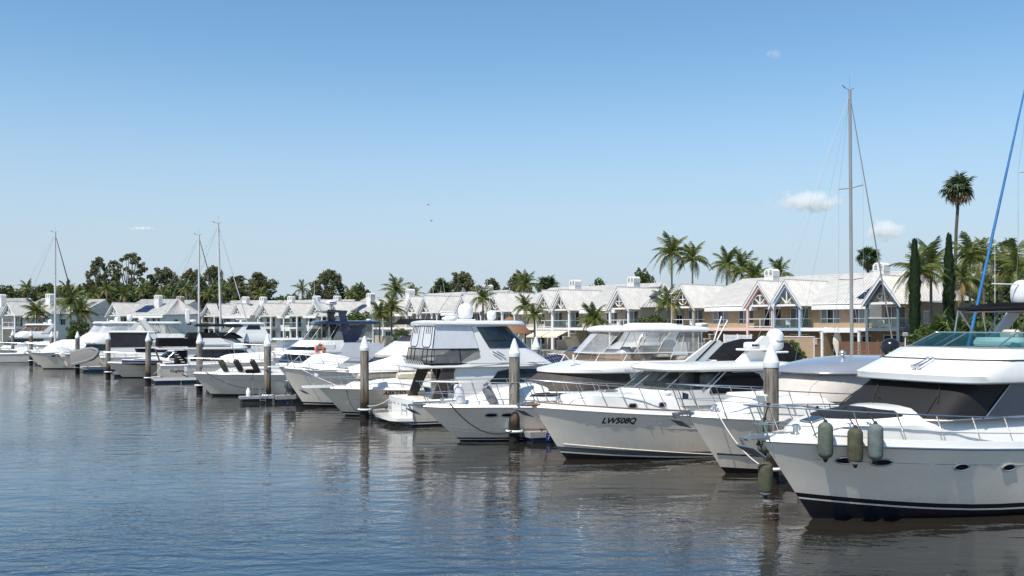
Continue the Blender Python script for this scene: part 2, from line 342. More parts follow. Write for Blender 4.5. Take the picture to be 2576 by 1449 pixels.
    def bar(s, p, q, w, h=None):
        """square bar from p to q"""
        h = h or w; p = Vector(p); q = Vector(q); d = (q - p).normalized()
        up = Vector((0, 0, 1)) if abs(d.z) < 0.95 else Vector((0, 1, 0))
        a = d.cross(up).normalized() * w / 2; b = a.cross(d).normalized() * h / 2
        vs = [p-a-b, p+a-b, p+a+b, p-a+b, q-a-b, q+a-b, q+a+b, q-a+b]
        return s.add(vs, [(0,3,2,1),(4,5,6,7),(0,1,5,4),(1,2,6,5),(2,3,7,6),(3,0,4,7)])
    def mesh(s, name, m, smooth=35, fix=True):
        me = bpy.data.meshes.new(name); me.from_pydata(s.v, [], s.f); me.materials.append(M[m])
        if fix:
            bm = bmesh.new(); bm.from_mesh(me)
            bmesh.ops.remove_doubles(bm, verts=bm.verts, dist=1e-4)
            bmesh.ops.recalc_face_normals(bm, faces=bm.faces); bm.to_mesh(me); bm.free()
        if smooth:
            me.polygons.foreach_set('use_smooth', [True] * len(me.polygons)); me.set_sharp_from_angle(angle=R(smooth))
        return me
    def build(s, name, m, parent=None, smooth=35, fix=True, loc=None, rot=None):
        return link(name, s.mesh(name, m, smooth, fix), parent, loc, rot)
def link(name, me, parent=None, loc=None, rot=None, scale=None):
    o = bpy.data.objects.new(name, me); COL.objects.link(o)
    if parent: o.parent = parent
    if loc is not None: o.location = loc
    if rot is not None: o.rotation_euler = rot
    if scale is not None: o.scale = scale
    return o
def tag(o, label, cat, group=None):
    o['label'] = label; o['category'] = cat
    if group: o['group'] = group
    return o
def thing(name, label, cat, loc=(0, 0, 0), rz=0.0, group=None):
    o = bpy.data.objects.new(name, None); COL.objects.link(o); o.empty_display_size = 0.3
    o.location = loc; o.rotation_euler = (0, 0, rz)
    return tag(o, label, cat, group)
def struct(o): o['kind'] = 'structure'; return o
def text_mesh(body, size, shear=0.0, bold=0.0, spacing=1.0):
    cu = bpy.data.curves.new('t', 'FONT'); cu.body = body; cu.size = size; cu.shear = shear; cu.offset = bold; cu.space_character = spacing
    cu.align_x = 'CENTER'; cu.align_y = 'CENTER'; cu.resolution_u = 4
    ob = bpy.data.objects.new('t', cu); COL.objects.link(ob)
    dg = bpy.context.evaluated_depsgraph_get(); me = bpy.data.meshes.new_from_object(ob.evaluated_get(dg))
    bpy.data.objects.remove(ob); return me
def lerp(a, b, t): return a + (b - a) * t
def interp(x, xs, ys):
    if x <= xs[0]: return ys[0]
    for i in range(len(xs) - 1):
        if x <= xs[i+1]: return lerp(ys[i], ys[i+1], (x - xs[i]) / (xs[i+1] - xs[i]))
    return ys[-1]
# ------------------------------------------------------------------ boat kit
# boat frame: x = metres aft of the bow tip, y = starboard/port, z = above the water. All hulls lie along AX.
TH = R(24.0); AX = Vector((math.cos(TH), math.sin(TH))); NX = Vector((math.sin(TH), -math.cos(TH)))
class Boat:
    def __init__(s, name, label, cat, bow, L, B, fb, fs, rake, stern_out=False, group=None, tm=0.5, pe=2.5, yaw=0.0, flare=0.88):
        s.L, s.B, s.fb, s.fs, s.rake, s.tm, s.pe, s.flare = L, B, fb, fs, rake, tm, pe, flare
        s.stern_out = stern_out
        if stern_out:            # 'bow' is then the transom centre
            loc = (bow[0] + L * AX.x, bow[1] + L * AX.y, 0); rz = TH + math.pi
        else: loc = (bow[0], bow[1], 0); rz = TH
        s.root = thing(name, label, cat, loc, rz + R(yaw), group)
        s.cs = 1 if stern_out else -1        # local y sign of the side that faces the fairway
    def zs(s, t): return s.fb + (s.fs - s.fb) * (1 - (1 - min(max(t, 0), 1)) ** 1.8)
    def us(s, z):
        if z >= 0: return s.rake * (1 - min(z / s.fb, 1.2)) ** 1.0 if z < s.fb else -s.rake * 0.9 * (z - s.fb) / s.fb
        return s.rake - z * 1.3
    def S(s, t, z, side=1, off=0.0):
        zs = s.zs(t); h = min(max((z + 0.9) / (zs + 0.9), 0), 1.1); u0 = s.us(z); u = u0 + (s.L - u0) * t
        Wd = interp(h, [0, 0.28, 0.36, 0.7, 1.0, 1.1], [0.30, s.flare - 0.07, s.flare, lerp(s.flare, 1, 0.5), 1.0, 0.995])
        p = lerp(1.35, s.pe, min(h, 1)); tt = min(t / s.tm, 1)
        y = s.B / 2 * Wd * (1 - (1 - tt) ** p) * (1 - 0.07 * max(0, (t - s.tm) / (1 - s.tm)) ** 2)
        return Vector((u, side * (y + off), z))
    def tu(s, u, z):
        u0 = s.us(z); return min(max((u - u0) / (s.L - u0), 0), 1)
    TS = [0, .012, .03, .06, .09, .13, .17, .21, .26, .31, .37, .43, .5, .6, .7, .8, .9, 1.0]
    def band(s, name, m, za, zb, rows=4, parent=None):
        f = lambda q, t: q(t) if callable(q) else q
        mb = MB()
        for side in (1, -1):
            rr = []
            for i in range(rows + 1):
                rr.append([s.S(t, lerp(f(za, t), f(zb, t), i / rows), side) for t in s.TS])
            mb.grid(rr)
        tr = [[s.S(1, lerp(f(za, 1), f(zb, 1), i / rows), sd) for sd in (-1, 1)] for i in range(rows + 1)]
        mb.grid(tr)
        return mb.build(name, m, parent or s.root, 50)
    def hull(s, bands, m='hull_white', deck='deck_white', toe=0.12, rub='rub_grey', rubr=0.035, toe_m=None):
        """bands: list of (name, material, z_low, z_high) below the topsides, bottom up"""
        top = bands[-1][3] if bands else -0.9
        tp = s.band('hull', m, top, s.zs, 8)
        for n, mm, a, b in bands: s.band(n, mm, a, b, 3)
        # deck, slightly cambered, just under the toe rail
        rows = []
        for t in s.TS[1:]:
            p = s.S(t, s.zs(t)); rows.append([Vector((p.x, -p.y + 2 * p.y * k / 6, p.z - 0.01 + 0.05 * (1 - (k / 3 - 1) ** 2) * min(1, p.y))) for k in range(7)])
        MB().grid(rows).build('deck', deck, s.root, 40)
        if toe:
            for side in (1, -1):
                r1 = []; r2 = []; r3 = []; r4 = []
                for t in s.TS:
                    p = s.S(t, s.zs(t), 1); y = p.y
                    k = min(1, y / 0.15)
                    r1.append((p.x, side * y, p.z)); r2.append((p.x, side * (y - 0.045 * k), p.z + toe)); r3.append((p.x + 0.02, side * max(0, y - 0.11 * k), p.z + toe)); r4.append((p.x + 0.02, side * max(0, y - 0.11 * k), p.z - 0.02))
                MB().grid([r1, r2, r3, r4]).build('toe_rail', toe_m or 'gelcoat', s.root, 40)
        if rub:
            pts = [s.S(t, s.zs(t), -1, 0.01) for t in reversed(s.TS)] + [s.S(t, s.zs(t), 1, 0.01) for t in s.TS[1:]]
            MB().tube(pts, rubr, 6).build('rub_rail', rub, s.root)
        return tp
    def line(s, name, m, zf, r=0.012, t0=0.0, t1=1.0, sides=(1, -1)):
        for side in sides:
            n = 16; MB().tube([s.S(lerp(t0, t1, i/n), zf(lerp(t0, t1, i/n)), side, 0.004) for i in range(n+1)], r, 5).build(name, m, s.root)
    def rail(s, te, h, inset=0.93, mids=(0.5,), n=7, lean=0.25, over=0.1, drop=True, r=0.02, hend=None, t0=0.0):
        """pulpit and side rails: top tube, lower wires, each stanchion on its own"""
        hend = hend or h
        def P(t, side, k):
            zz = s.zs(t); p = s.S(t, zz); y = max(p.y * inset - 0.03, 0.16 * min(1, 1))
            hh = lerp(h, hend, t / te) * k
            u = p.x - over * (1 - t / te) * k - lean * k * 0.5
            return Vector((u, side * y, zz + 0.1 + hh))
        ts = [te * (i / 12) ** 1.2 for i in range(13)]
        top = [P(t, -1, 1) for t in reversed(ts)] + [P(t, 1, 1) for t in ts]
        if drop:
            e = s.S(te, s.zs(te)); q = P(te, 1, 1)
            top = [Vector((q.x + 0.5, -q.y, s.zs(te) + 0.1))] + top + [Vector((q.x + 0.5, q.y, s.zs(te) + 0.1))]
        ob = MB().tube(top, r, 6).build('bow_rail', 'steel', s.root)
        for k in mids:
            MB().tube([P(t, -1, k) for t in reversed(ts)] + [P(t, 1, k) for t in ts], r * 0.6, 5).build('lower_rail', 'steel', ob)
        for side in (1, -1):
            for i in range(n):
                t = te * (i + 0.15) / n; a = P(t, side, 1); zz = s.zs(t)
                b = Vector((a.x + lean, a.y * 0.99, zz + 0.02))
                MB().tube([b, a], r * 0.85, 5).build('stanchion', 'steel', ob)
        return ob
    def porthole(s, u, z, a=0.26, b=0.085, both=True, rim='rub_grey'):
        for side in ((s.cs,) if not both else (1, -1)):
            ring = []; 
            for i in range(20):
                th = 2*math.pi*i/20; uu = u + a*math.cos(th); zz = z + b*math.sin(th)
                ring.append(s.S(s.tu(uu, zz), zz, side, 0.012))
            c = s.S(s.tu(u, z), z, side, 0.01)
            o = MB().tube(ring, 0.022, 5, closed=True).build('porthole', rim, s.root)
            MB().add(ring + [c], [(i, (i+1) % 20, 20) for i in range(20)]).build('pane', 'dark_glass', o)
    def lettering(s, body, u, z, size, shear=0.0, bold=0.0, m='ink', name='registration_lettering', fn=None, spacing=1.0, flip=None):
        me = text_mesh(body, size, shear, bold, spacing); d = (1 if s.cs < 0 else -1)
        if flip: d = -d
        for v in me.vertices:
            uu = u + d * v.co.x; zz = z + v.co.y
            v.co = fn(uu, zz) if fn else s.S(s.tu(uu, zz), zz, s.cs, 0.014)
        me.materials.clear(); me.materials.append(M[m]); me.update()
        return link(name, me, s.root)
    def anchor(s, u=-0.15, z=None, k=1.0, y=0.0):
        z = s.fb + 0.08 if z is None else z
        g = MB().cbox(u - 0.30*k, u + 0.7*k, y - 0.09*k, y + 0.09*k, z - 0.05*k, z + 0.02*k, 0.015)
        g.tube([(u - 0.33*k, y - 0.11*k, z - 0.03*k), (u - 0.33*k, y + 0.11*k, z - 0.03*k)], 0.05*k, 8)
        g.tube([(u - 0.33*k, y-0.1*k, z), (u - 0.30*k, y-0.1*k, z + 0.13*k), (u - 0.2*k, y-0.1*k, z + 0.02*k)], 0.012*k, 5)
        ro = g.build('bow_roller', 'steel', s.root)
        a = MB().bar((u + 0.3*k, y, z + 0.05*k), (u - 0.50*k, y, z - 0.02*k), 0.05*k, 0.07*k)
        a.bar((u - 0.48*k, y, z), (u - 0.30*k, y, z - 0.30*k), 0.06*k, 0.05*k)
        for sg in (1, -1):
            a.add([(u - 0.62*k, y, z - 0.13*k), (u - 0.28*k, y, z - 0.34*k), (u + 0.02*k, y + sg*0.24*k, z - 0.42*k), (u - 0.30*k, y + sg*0.20*k, z - 0.20*k),
                   (u - 0.62*k, y, z - 0.16*k), (u - 0.28*k, y, z - 0.37*k), (u + 0.02*k, y + sg*0.24*k, z - 0.45*k), (u - 0.30*k, y + sg*0.20*k, z - 0.23*k)],
                  [(0,1,2,3),(4,7,6,5),(0,4,5,1),(1,5,6,2),(2,6,7,3),(3,7,4,0)])
        a.build('anchor', 'alloy', s.root, 30)
        w = MB().lathe([(0.12*k, 0), (0.13*k, 0.05*k), (0.08*k, 0.08*k), (0.07*k, 0.17*k), (0.10*k, 0.19*k), (0.09*k, 0.24*k), (0.03*k, 0.26*k)], 12, (u + 1.05*k, y, z - 0.03))
        w.build('windlass', 'steel', s.root, 40)
        ch = [(u + 0.95*k - 0.07*k*i, y + 0.015*(-1)**i, z + 0.05 + 0.01*(i % 2)) for i in range(10)]
        MB().tube(ch, 0.02*k, 5).build('anchor_chain', 'alloy', s.root)
    def hatch(s, u, y, z, a=0.3, tilt=0.0, m='tint_glass'):
        o = MB().cbox(-a, a, -a, a, 0, 0.05, 0.02).build('deck_hatch', 'alloy', s.root, 30, loc=(u, y, z), rot=(0, tilt, 0))
        MB().cbox(-a + .05, a - .05, -a + .05, a - .05, 0.045, 0.06, 0.005).build('hatch_pane', m, o, 30)
    def cleat(s, u, y, z):
        MB().tube([(u-.13, y, z+.07), (u-.07, y, z+.08), (u+.07, y, z+.08), (u+.13, y, z+.07)], 0.016, 6).tube([(u-.05, y, z), (u-.05, y, z+.08)], .016, 5).tube([(u+.05, y, z), (u+.05, y, z+.08)], .016, 5).build('cleat', 'steel', s.root)
    def mesh_at(s, mb, name, m, parent=None, smooth=35): return mb.build(name, m, parent or s.root, smooth)
    def tubes(s, name, m, paths, r=0.018, parent=None, n=6):
        for p in paths: MB().tube(p, r, n).build(name, m, parent or s.root)
    def dome(s, u, y, z, r=0.3, h=0.75, m='white_plastic', txt=None, base=True):
        p = [(r*.55, 0), (r*.6, .04)] if base else []
        p += [(r*.80, .06), (r*.97, .16), (r, .30)]; k = h - r*0.95
        for i in range(8):
            a = math.pi/2*i/7; p.append((max(r*math.cos(a), .004), max(k, .31) + (h - max(k, .31))*math.sin(a)))
        o = MB().lathe(p, 18, (u, y, z)).build('satellite_dome', m, s.root, 40)
        if txt: s.roundtext(txt, (u, y, z + h*.42), r, o, 0.11)
        return o
    def roundtext(s, txt, c, r, parent, size, m='ink', ang=None, bold=0.004):
        me = text_mesh(txt, size, 0, bold)
        a0 = ang if ang is not None else (-math.pi/2 if s.cs < 0 else math.pi/2)
        for v in me.vertices:
            a = a0 + v.co.x / r; v.co = Vector((c[0] + (r+.006)*math.cos(a), c[1] + (r+.006)*math.sin(a), c[2] + v.co.y))
        me.materials.clear(); me.materials.append(M[m]); link('maker_lettering', me, parent)
    def radar(s, u, y, z, r=0.32, h=0.24, txt=None, ang=None):
        o = MB().lathe([(r*.85, 0), (r*.98, .05), (r, .07), (r*.95, h*.8), (r*.88, h*.93), (r*.6, h), (.01, h*1.02)], 18, (u, y, z)).build('radar_dome', 'white_plastic', s.root, 40)
        if txt: s.roundtext(txt, (u, y, z + h*.5), r*.985, o, h*.42, ang=ang, bold=.008)
        return o
    def aerial(s, u, y, z, h, tilt=(0, 0), r=0.012, m='white_plastic'):
        MB().tube([(u, y, z), (u + tilt[0]*.02, y + tilt[1]*.02, z + .35)], r*1.8, 6).tube([(u, y, z), (u + tilt[0], y + tilt[1], z + h)], [r, r*.4], 5).build('aerial', m, s.root)
    def openarray(s, u, y, z, a=0.6, ang=0.4):
        MB().lathe([(.16, 0), (.17, .1), (.12, .2), (.05, .24)], 12, (u, y, z)).build('radar_pedestal', 'white_plastic', s.root)
        g = MB().cbox(-a, a, -.06, .06, 0, .09, .02); g.build('radar_scanner', 'white_plastic', s.root, 30, loc=(u, y, z + .24), rot=(0, 0, ang))
class Cabin:
    """superstructure lofted from plan outlines; level = (z, front u, aft u, half width, length of the curved nose)"""
    def __init__(s, boat, levels, e=0.85, wa=0.97, deck=None):
        s.b = boat; s.lv = levels; s.e = e; s.wa = wa; s.ob = None; s.deck = deck     # deck: share of the hull's half-beam it may fill
    def ev(s, q, v, off=0.0):
        n = len(s.lv) - 1; i = min(max(int(v), 0), n - 1); f = v - i
        z, uf, ua, w, rl = [lerp(s.lv[i][k], s.lv[i+1][k], f) for k in range(5)]
        sg = -1 if q < 0 else 1; q = abs(q)
        if q <= 1:
            ph = q * math.pi / 2; u = uf + rl * (1 - max(math.cos(ph), 0) ** s.e); y = w * math.sin(ph) ** s.e if q > 0 else 0
        elif q <= 2: u = lerp(uf + rl, ua, q - 1); y = w * lerp(1, s.wa, q - 1)
        else: u = ua + 0.06 * (q - 2); y = w * s.wa * (3 - q)
        if s.deck:
            t = s.b.tu(u, s.b.fb); y = min(y, max(0.02 if q == 0 else 0.06, s.b.S(t, s.b.zs(t)).y * s.deck)) if q else 0
        return Vector((u, sg * y, z))
    def nrm(s, q, v):
        d = 0.02; q1 = min(q + d, 2.999); q0 = max(q - d, -2.999); v1 = min(v + d, len(s.lv) - 1); v0 = max(v - d, 0)
        n = (s.ev(q1, v) - s.ev(q0, v)).cross(s.ev(q, v1) - s.ev(q, v0))
        if n.length < 1e-9: return Vector((0, 0, 1))
        n.normalize(); p = s.ev(q, v); c = Vector((lerp(s.lv[0][1], s.lv[0][2], .5), 0, p.z))
        return n if n.dot(p - c) > 0 else -n
    def pt(s, q, v, off=0.0): return s.ev(q, v) + s.nrm(q, v) * off
    def q(s, u, v):
        n = len(s.lv) - 1; i = min(max(int(v), 0), n - 1); f = v - i
        uf, ua, rl = [lerp(s.lv[i][k], s.lv[i+1][k], f) for k in (1, 2, 4)]
        if u > uf + rl: return min(1 + (u - uf - rl) / (ua - uf - rl), 2)
        return math.acos(min(max((1 - (u - uf) / rl), 0), 1) ** (1 / s.e)) / (math.pi / 2)
    QS = [0, .06, .14, .24, .35, .46, .57, .68, .79, .90, 1, 1.12, 1.3, 1.5, 1.7, 1.88, 2, 2.5, 3]
    def build(s, name, m, camber=0.05, bottom=False, parent=None, sub=1, top=True, top_m=None, smooth=40):
        mb = MB(); n = len(s.lv) - 1; full = [-q for q in reversed(s.QS[1:])] + s.QS
        rows = [[s.ev(q, i / sub) for q in full] for i in range(n * sub + 1)]
        mb.grid(rows)
        def cap(v, cam): return [[s.ev(-q, v) if k == 0 else (s.ev(q, v) if k == 4 else (lambda a, b: Vector((lerp(a.x, b.x, k/4), lerp(a.y, b.y, k/4), a.z + cam * (1 - (k/2-1)**2) * min(1, abs(a.y)))))(s.ev(-q, v), s.ev(q, v))) for k in range(5)] for q in s.QS]
        if bottom: mb.grid(cap(0, 0))
        if top and not top_m: mb.grid(cap(n, camber))
        s.ob = mb.build(name, m, parent or s.b.root, smooth)
        if top_m: MB().grid(cap(n, camber)).build('roof', top_m, s.ob, smooth)
        return s
    def patch(s, name, m, cols, off=0.014, rows=4, both=True, parent=None, smooth=50):
        """cols = [(q, v_low, v_high), ...] along the surface; mirrored unless it spans the nose"""
        par = parent or s.ob or s.b.root; out = None
        for sg in ((1, -1) if both else (1,)):
            C = []
            for i in range(len(cols) - 1):
                a, b = cols[i], cols[i+1]; k = max(2, int(abs(b[0] - a[0]) / 0.09) + 1)
                for j in range(k): C.append([lerp(a[x], b[x], j / k) for x in range(3)])
            C.append(list(cols[-1]))
            g = [[s.pt(sg * c[0], lerp(c[1], c[2], r / rows), off) for c in C] for r in range(rows + 1)]
            out = MB().grid(g).build(name, m, par, smooth)
        return out
    def seam(s, name, m, pts, r=0.012, off=0.02, both=True, parent=None, n=5, seg=8):
        par = parent or s.ob or s.b.root
        for sg in ((1, -1) if both else (1,)):
            P = []
            for i in range(len(pts) - 1):
                for j in range(seg): P.append(s.pt(sg * lerp(pts[i][0], pts[i+1][0], j/seg), lerp(pts[i][1], pts[i+1][1], j/seg), off))
            P.append(s.pt(sg * pts[-1][0], pts[-1][1], off))
            MB().tube(P, r, n).build(name, m, par)
def slab(boat, name, m, uf, ua, w, z, th=0.14, rl=0.6, camber=0.08, parent=None, rise=0.0, e=0.6, wa=0.97):
    """hardtop or bimini: a rounded thin roof"""
    c = Cabin(boat, [(z, uf + .10, ua - .05, w - .08, rl), (z + th*.35, uf, ua, w, rl), (z + th*.75, uf + .03, ua, w - .02, rl), (z + th, uf + .16, ua - .1, w - .14, rl)], e, wa)
    return c.build(name, m, camber, bottom=True, parent=parent)
# ------------------------------------------------------------------ water
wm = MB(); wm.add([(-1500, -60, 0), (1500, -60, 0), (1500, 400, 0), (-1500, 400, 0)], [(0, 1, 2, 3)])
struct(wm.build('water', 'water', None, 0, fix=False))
BK = lambda t: 0.0
def zb(a, b, tt=0.3): return lambda t: a + (b - a) * max(0, 1 - t / tt) ** 1.6
def simple_bands(a, b, stripe=True):
    f = zb(a, b)
    if stripe: return [('antifouling', 'antifoul', -0.9, lambda t: f(t) - .15), ('boot_line', 'gelcoat', lambda t: f(t) - .15, lambda t: f(t) - .10), ('boot_stripe', 'boot_black', lambda t: f(t) - .10, f)]
    return [('antifouling', 'antifoul', -0.9, f)]
# ================================================================== boat 1: the nearest yacht
b = Boat('motor_yacht', 'nearest white flybridge yacht, cut by the right edge, three fenders on its rail', 'yacht', (6.36, 24.25), 17, 4.9, 2.1, 1.62, 1.6, pe=2.6, tm=0.47)
b.hull([('antifouling', 'antifoul', -0.9, lambda t: zb(.36, .72)(t) - .17), ('boot_line', 'gelcoat', lambda t: zb(.36, .72)(t) - .17, lambda t: zb(.36, .72)(t) - .125), ('boot_stripe', 'boot_black', lambda t: zb(.36, .72)(t) - .125, zb(.36, .72))], toe=0.2, rub='steel', rubr=0.03)
b.line('knuckle_line', 'rub_grey', lambda t: b.zs(t) - .42, .006, .05)
for u, z, a in ((1.87, 1.62, .25), (2.66, 1.57, .25), (4.70, 1.42, .20), (6.1, 1.36, .20)): b.porthole(u, z, a, .09)
b.rail(.47, .82, mids=(.42,), n=8, lean=.42, over=.25, drop=False, hend=.68)
b.anchor(-.12, 2.22, 1.15)
c = Cabin(b, [(1.9, 1.0, 11, 2.0, 3.4), (2.32, 1.12, 11, 1.86, 3.4), (2.50, 1.38, 11, 1.74, 3.3), (2.66, 2.05, 11, 1.55, 3.0), (2.86, 3.5, 11, 1.2, 1.8)], .9, deck=.84).build('coachroof', 'gelcoat', .06)
c.patch('foredeck_window', 'charcoal_mesh', [(-.62, 3.15, 3.25), (-.45, 2.9, 3.7), (0, 2.7, 3.9), (.45, 2.9, 3.8), (.75, 3.1, 3.6), (.95, 3.25, 3.35)], both=False, off=.02)
b.hatch(1.62, 0, 2.56, .24, -.22)
h = Cabin(b, [(2.60, 3.72, 12, 1.92, 1.1), (3.58, 5.12, 12, 1.80, 1.1)], .55).build('deckhouse', 'gelcoat', .03)
qa = h.q(6.15, .5)
h.patch('windscreen_cover', 'charcoal_mesh', [(-qa, .04, .97), (0, .04, .97), (qa, .04, .97)], both=False, off=.02, rows=5)
h.patch('saloon_window', 'navy', [(qa + .02, .04, .95), (1.85, .06, .95)], off=.02)
h.seam('cover_hem', 'black_canvas', [(qa, .02), (qa, .98)], .02, .03); h.seam('cover_hem', 'black_canvas', [(.93, .02), (.93, .98)], .012, .025, both=False)
for q0, q1, v1 in ((-.45, -.36, .62), (-.02, .12, .62), (.45, .80, .5)):
    h.seam('wiper', 'rubber', [(q0, .04), (q1, v1)], .018, .05, both=False)
    h.seam('wiper_blade', 'rubber', [(q1 - .10, v1 - .22), (q1 + .08, v1 + .2)], .016, .06, both=False)
f = Cabin(b, [(3.50, 4.85, 13, 2.06, 1.2), (3.56, 4.65, 13, 2.18, 1.3), (3.72, 4.62, 13, 2.2, 1.3), (4.10, 5.52, 13, 2.05, 1.2), (4.12, 5.56, 13, 2.04, 1.2), (4.40, 6.12, 13, 1.90, 1.1)], .6)
f.build('flybridge', 'gelcoat', .02, bottom=True)
f.seam('black_gasket', 'rubber', [(-1.9, 3.5), (0, 3.5), (1.9, 3.5)], .017, .012, both=False, seg=20)
f.seam('chrome_strip', 'steel', [(-1.9, 1.0), (0, 1.0), (1.9, 1.0)], .02, .012, both=False, seg=20)
f.patch('grey_lip', 'rub_grey', [(-1.9, .15, .95), (0, .15, .95), (1.9, .15, .95)], both=False, off=.006)
g = Cabin(b, [(4.41, 6.22, 9.4, 1.72, 1.0), (4.84, 7.25, 9.8, 1.58, 1.0)], .6)
fly_ws = g.patch('flybridge_windscreen', 'teal_glass', [(-1.5, .02, 1), (0, .02, 1), (1.5, .02, 1)], both=False, off=0)
g.seam('windscreen_frame', 'steel', [(-1.5, 1), (0, 1), (1.5, 1)], .022, 0, both=False, seg=20, parent=fly_ws)
g.seam('windscreen_foot', 'rub_grey', [(-1.5, .02), (0, .02), (1.5, .02)], .018, 0.01, both=False, seg=20, parent=fly_ws)
for q in (-.6, 0.0, .45, .95, 1.25): g.seam('mullion', 'alloy', [(q, 0), (q, 1)], .02, .005, both=False, parent=fly_ws)
MB().cbox(7.6, 8.2, -1.3, .2, 4.38, 4.70, .12).build('helm_console', 'white_canvas', b.root, 40)
for y in (-.9, -.1): MB().cbox(8.7, 9.2, y - .3, y + .3, 4.4, 4.92, .12).build('helm_seat', 'seat_beige', b.root, 40)
MB().tube([(8.4 + .17*math.cos(a)*0.3, -.75 + .2*math.cos(a), 4.75 + .2*math.sin(a)) for a in [i*.4 for i in range(16)]], .015, 5, closed=True).build('steering_wheel', 'rubber', b.root)
slab(b, 'bimini_top', 'black_canvas', 8.6, 12.2, 1.7, 5.50, .10, .25, .12); slab(b, 'bimini_lining', 'grey_canvas', 8.75, 12.1, 1.6, 5.44, .06, .25, .1)
for s_ in (1, -1):
    y = s_ * 1.62
    b.tubes('bimini_pole', 'steel', [[(8.8, y, 5.5), (9.9, s_*1.75, 4.42)], [(8.75, y, 5.5), (8.6, s_*1.66, 4.60)], [(10.6, y, 5.52), (9.9, s_*1.75, 4.42)], [(9.8, y, 5.54), (10.1, s_*1.72, 4.72)]], .022)
    X0 = [(10.0, 4.32, 1.86), (11.0, 5.45, 1.72), (11.4, 5.68, 1.70)]
    A_ = lambda du, dy: [(u_ + du, s_*(w_ + dy), z_) for u_, z_, w_ in X0]
    MB().grid([A_(0, 0), A_(.5, 0), A_(.5, -.12), A_(0, -.12), A_(0, 0)]).build('radar_arch', 'gelcoat', b.root, 30)
MB().cbox(11.4, 11.9, -1.7, 1.7, 5.68, 5.78, .03).build('arch_top', 'gelcoat', b.root, 30)
b.dome(10.9, 1.1, 5.66, .33, .8); b.aerial(10.2, 1.5, 4.4, 3.6); b.tubes('aerial_mount', 'white_plastic', [[(11.0, .9, 5.75), (11.0, .9, 6.3), (9.7, 1.2, 6.32)]], .02)
for k in (0, 1):                       # pair of air horns on the brow
    y = -.30 - .17 * k; o = MB().tube([(5.34, y, 4.12), (5.10, y, 4.02), (4.90, y, 3.94)], [.018, .026, .04], 8).tube([(4.90, y, 3.94), (4.83, y, 3.91)], [.04, .075], 10)
    o.ball((5.38, y, 4.15), .045, n=8, m=5); o.build('air_horn', 'steel', b.root)
o = MB().lathe([(.07, 0), (.07, .05), (.05, .08)], 10, mtx=Matrix.Rotation(R(90), 3, 'X')); o.build('navigation_light', 'rubber', b.root, 40, loc=(7.35, -2.13, 3.92))
MB().cbox(-.14, .10, -.13, .13, 0, .22, .05).build('spotlight', 'cream', b.root, 30, loc=(.02, .0, 3.07)).rotation_euler = (0, 0, .5)
MB().box(-.151, -.145, -.10, .10, .03, .19).build('spotlight_lens', 'steel', [o for o in b.root.children if o.name.startswith('spotlight')][-1], 0)
for u, y in ((1.0, .45), (1.0, -.45), (3.6, -1.75)): b.cleat(u, y, b.zs(b.tu(u, 2)) + .1)
B1 = b
# ================================================================== boat 2: silver hardtop
b = Boat('sports_cruiser', 'white cruiser with silver curved hardtop and pale canvas screen, behind the near piling', 'yacht', (5.93, 32.0), 14, 4.3, 2.0, 1.5, 1.45, pe=2.5, tm=0.47)
f2 = zb(.15, .45)
b.hull([('antifouling', 'antifoul', -.9, lambda t: f2(t) * .5)], toe=.2, rub='steel', rubr=.025)
b.line('dark_stripe', 'boot_black', lambda t: .50 + .2 * max(0, 1 - t / .3), .03, .01)
b.rail(.44, 1.0, mids=(.5,), n=6, lean=.45, over=.55, drop=True, hend=.9)
b.anchor(-.1, 2.12, 1.1)
c = Cabin(b, [(1.85, .9, 11, 1.75, 3.4), (2.35, 1.3, 11, 1.62, 3.4), (2.55, 2.0, 11, 1.5, 3.0), (2.62, 3.0, 11, 1.4, 2.5)], .9, deck=.84).build('coachroof', 'gelcoat', .1)
MB().cbox(2.1, 3.7, -.85, .85, 2.55, 2.70, .06).build('sun_pad', 'white_canvas', b.root, 40)
h = Cabin(b, [(2.45, 3.6, 10.5, 1.75, 2.2), (2.95, 4.05, 10.5, 1.78, 2.2), (3.50, 4.75, 10.5, 1.72, 2.1)], .85)
h.build('canvas_screen', 'beige_canvas', .02)
for q in (-.4, .4, .75, 1.2): h.seam('canvas_fold', 'beige_canvas', [(q, .05), (q + .05, 1.0), (q, 1.95)], .018, .0, both=False)
tent = Cabin(b, [(2.50, 3.45, 6.9, 1.6, 1.8), (2.85, 4.0, 6.6, 1.0, 1.6), (3.1, 4.7, 5.9, .35, .9)], .9).build('folded_cover', 'beige_canvas', .02)
r = Cabin(b, [(3.34, 4.35, 11, 1.85, 2.4), (3.40, 4.18, 11, 1.98, 2.5), (3.50, 4.25, 11, 1.96, 2.5), (3.68, 4.75, 11, 1.75, 2.4), (3.82, 5.4, 11, 1.45, 2.2), (3.90, 6.1, 11, 1.1, 2.0)], .8)
r.build('hardtop', 'silver_paint', .06, bottom=True)
r.patch('sunroof', 'dark_glass', [(.35, 4.2, 4.5), (.9, 4.2, 4.5), (1.2, 4.2, 4.45)], both=False)
MB().lathe([(.14, 0), (.14, .04), (.06, .06), (.06, .1)], 12, (6.2, -.5, 3.88)).ball((6.2, -.5, 4.07), .14, .14, .11).build('searchlight', 'steel', b.root, 40)
b.dome(9.2, .2, 3.95, .36, .62, 'boot_black')
for i in range(4): MB().ball((8.5 + .2*i, -.9 - .05*i, 4.02), .07, n=8, m=5).build('horn_cap', 'steel', b.root)
b.cleat(.9, -.4, 2.1); b.cleat(.9, .4, 2.1)
B2 = b
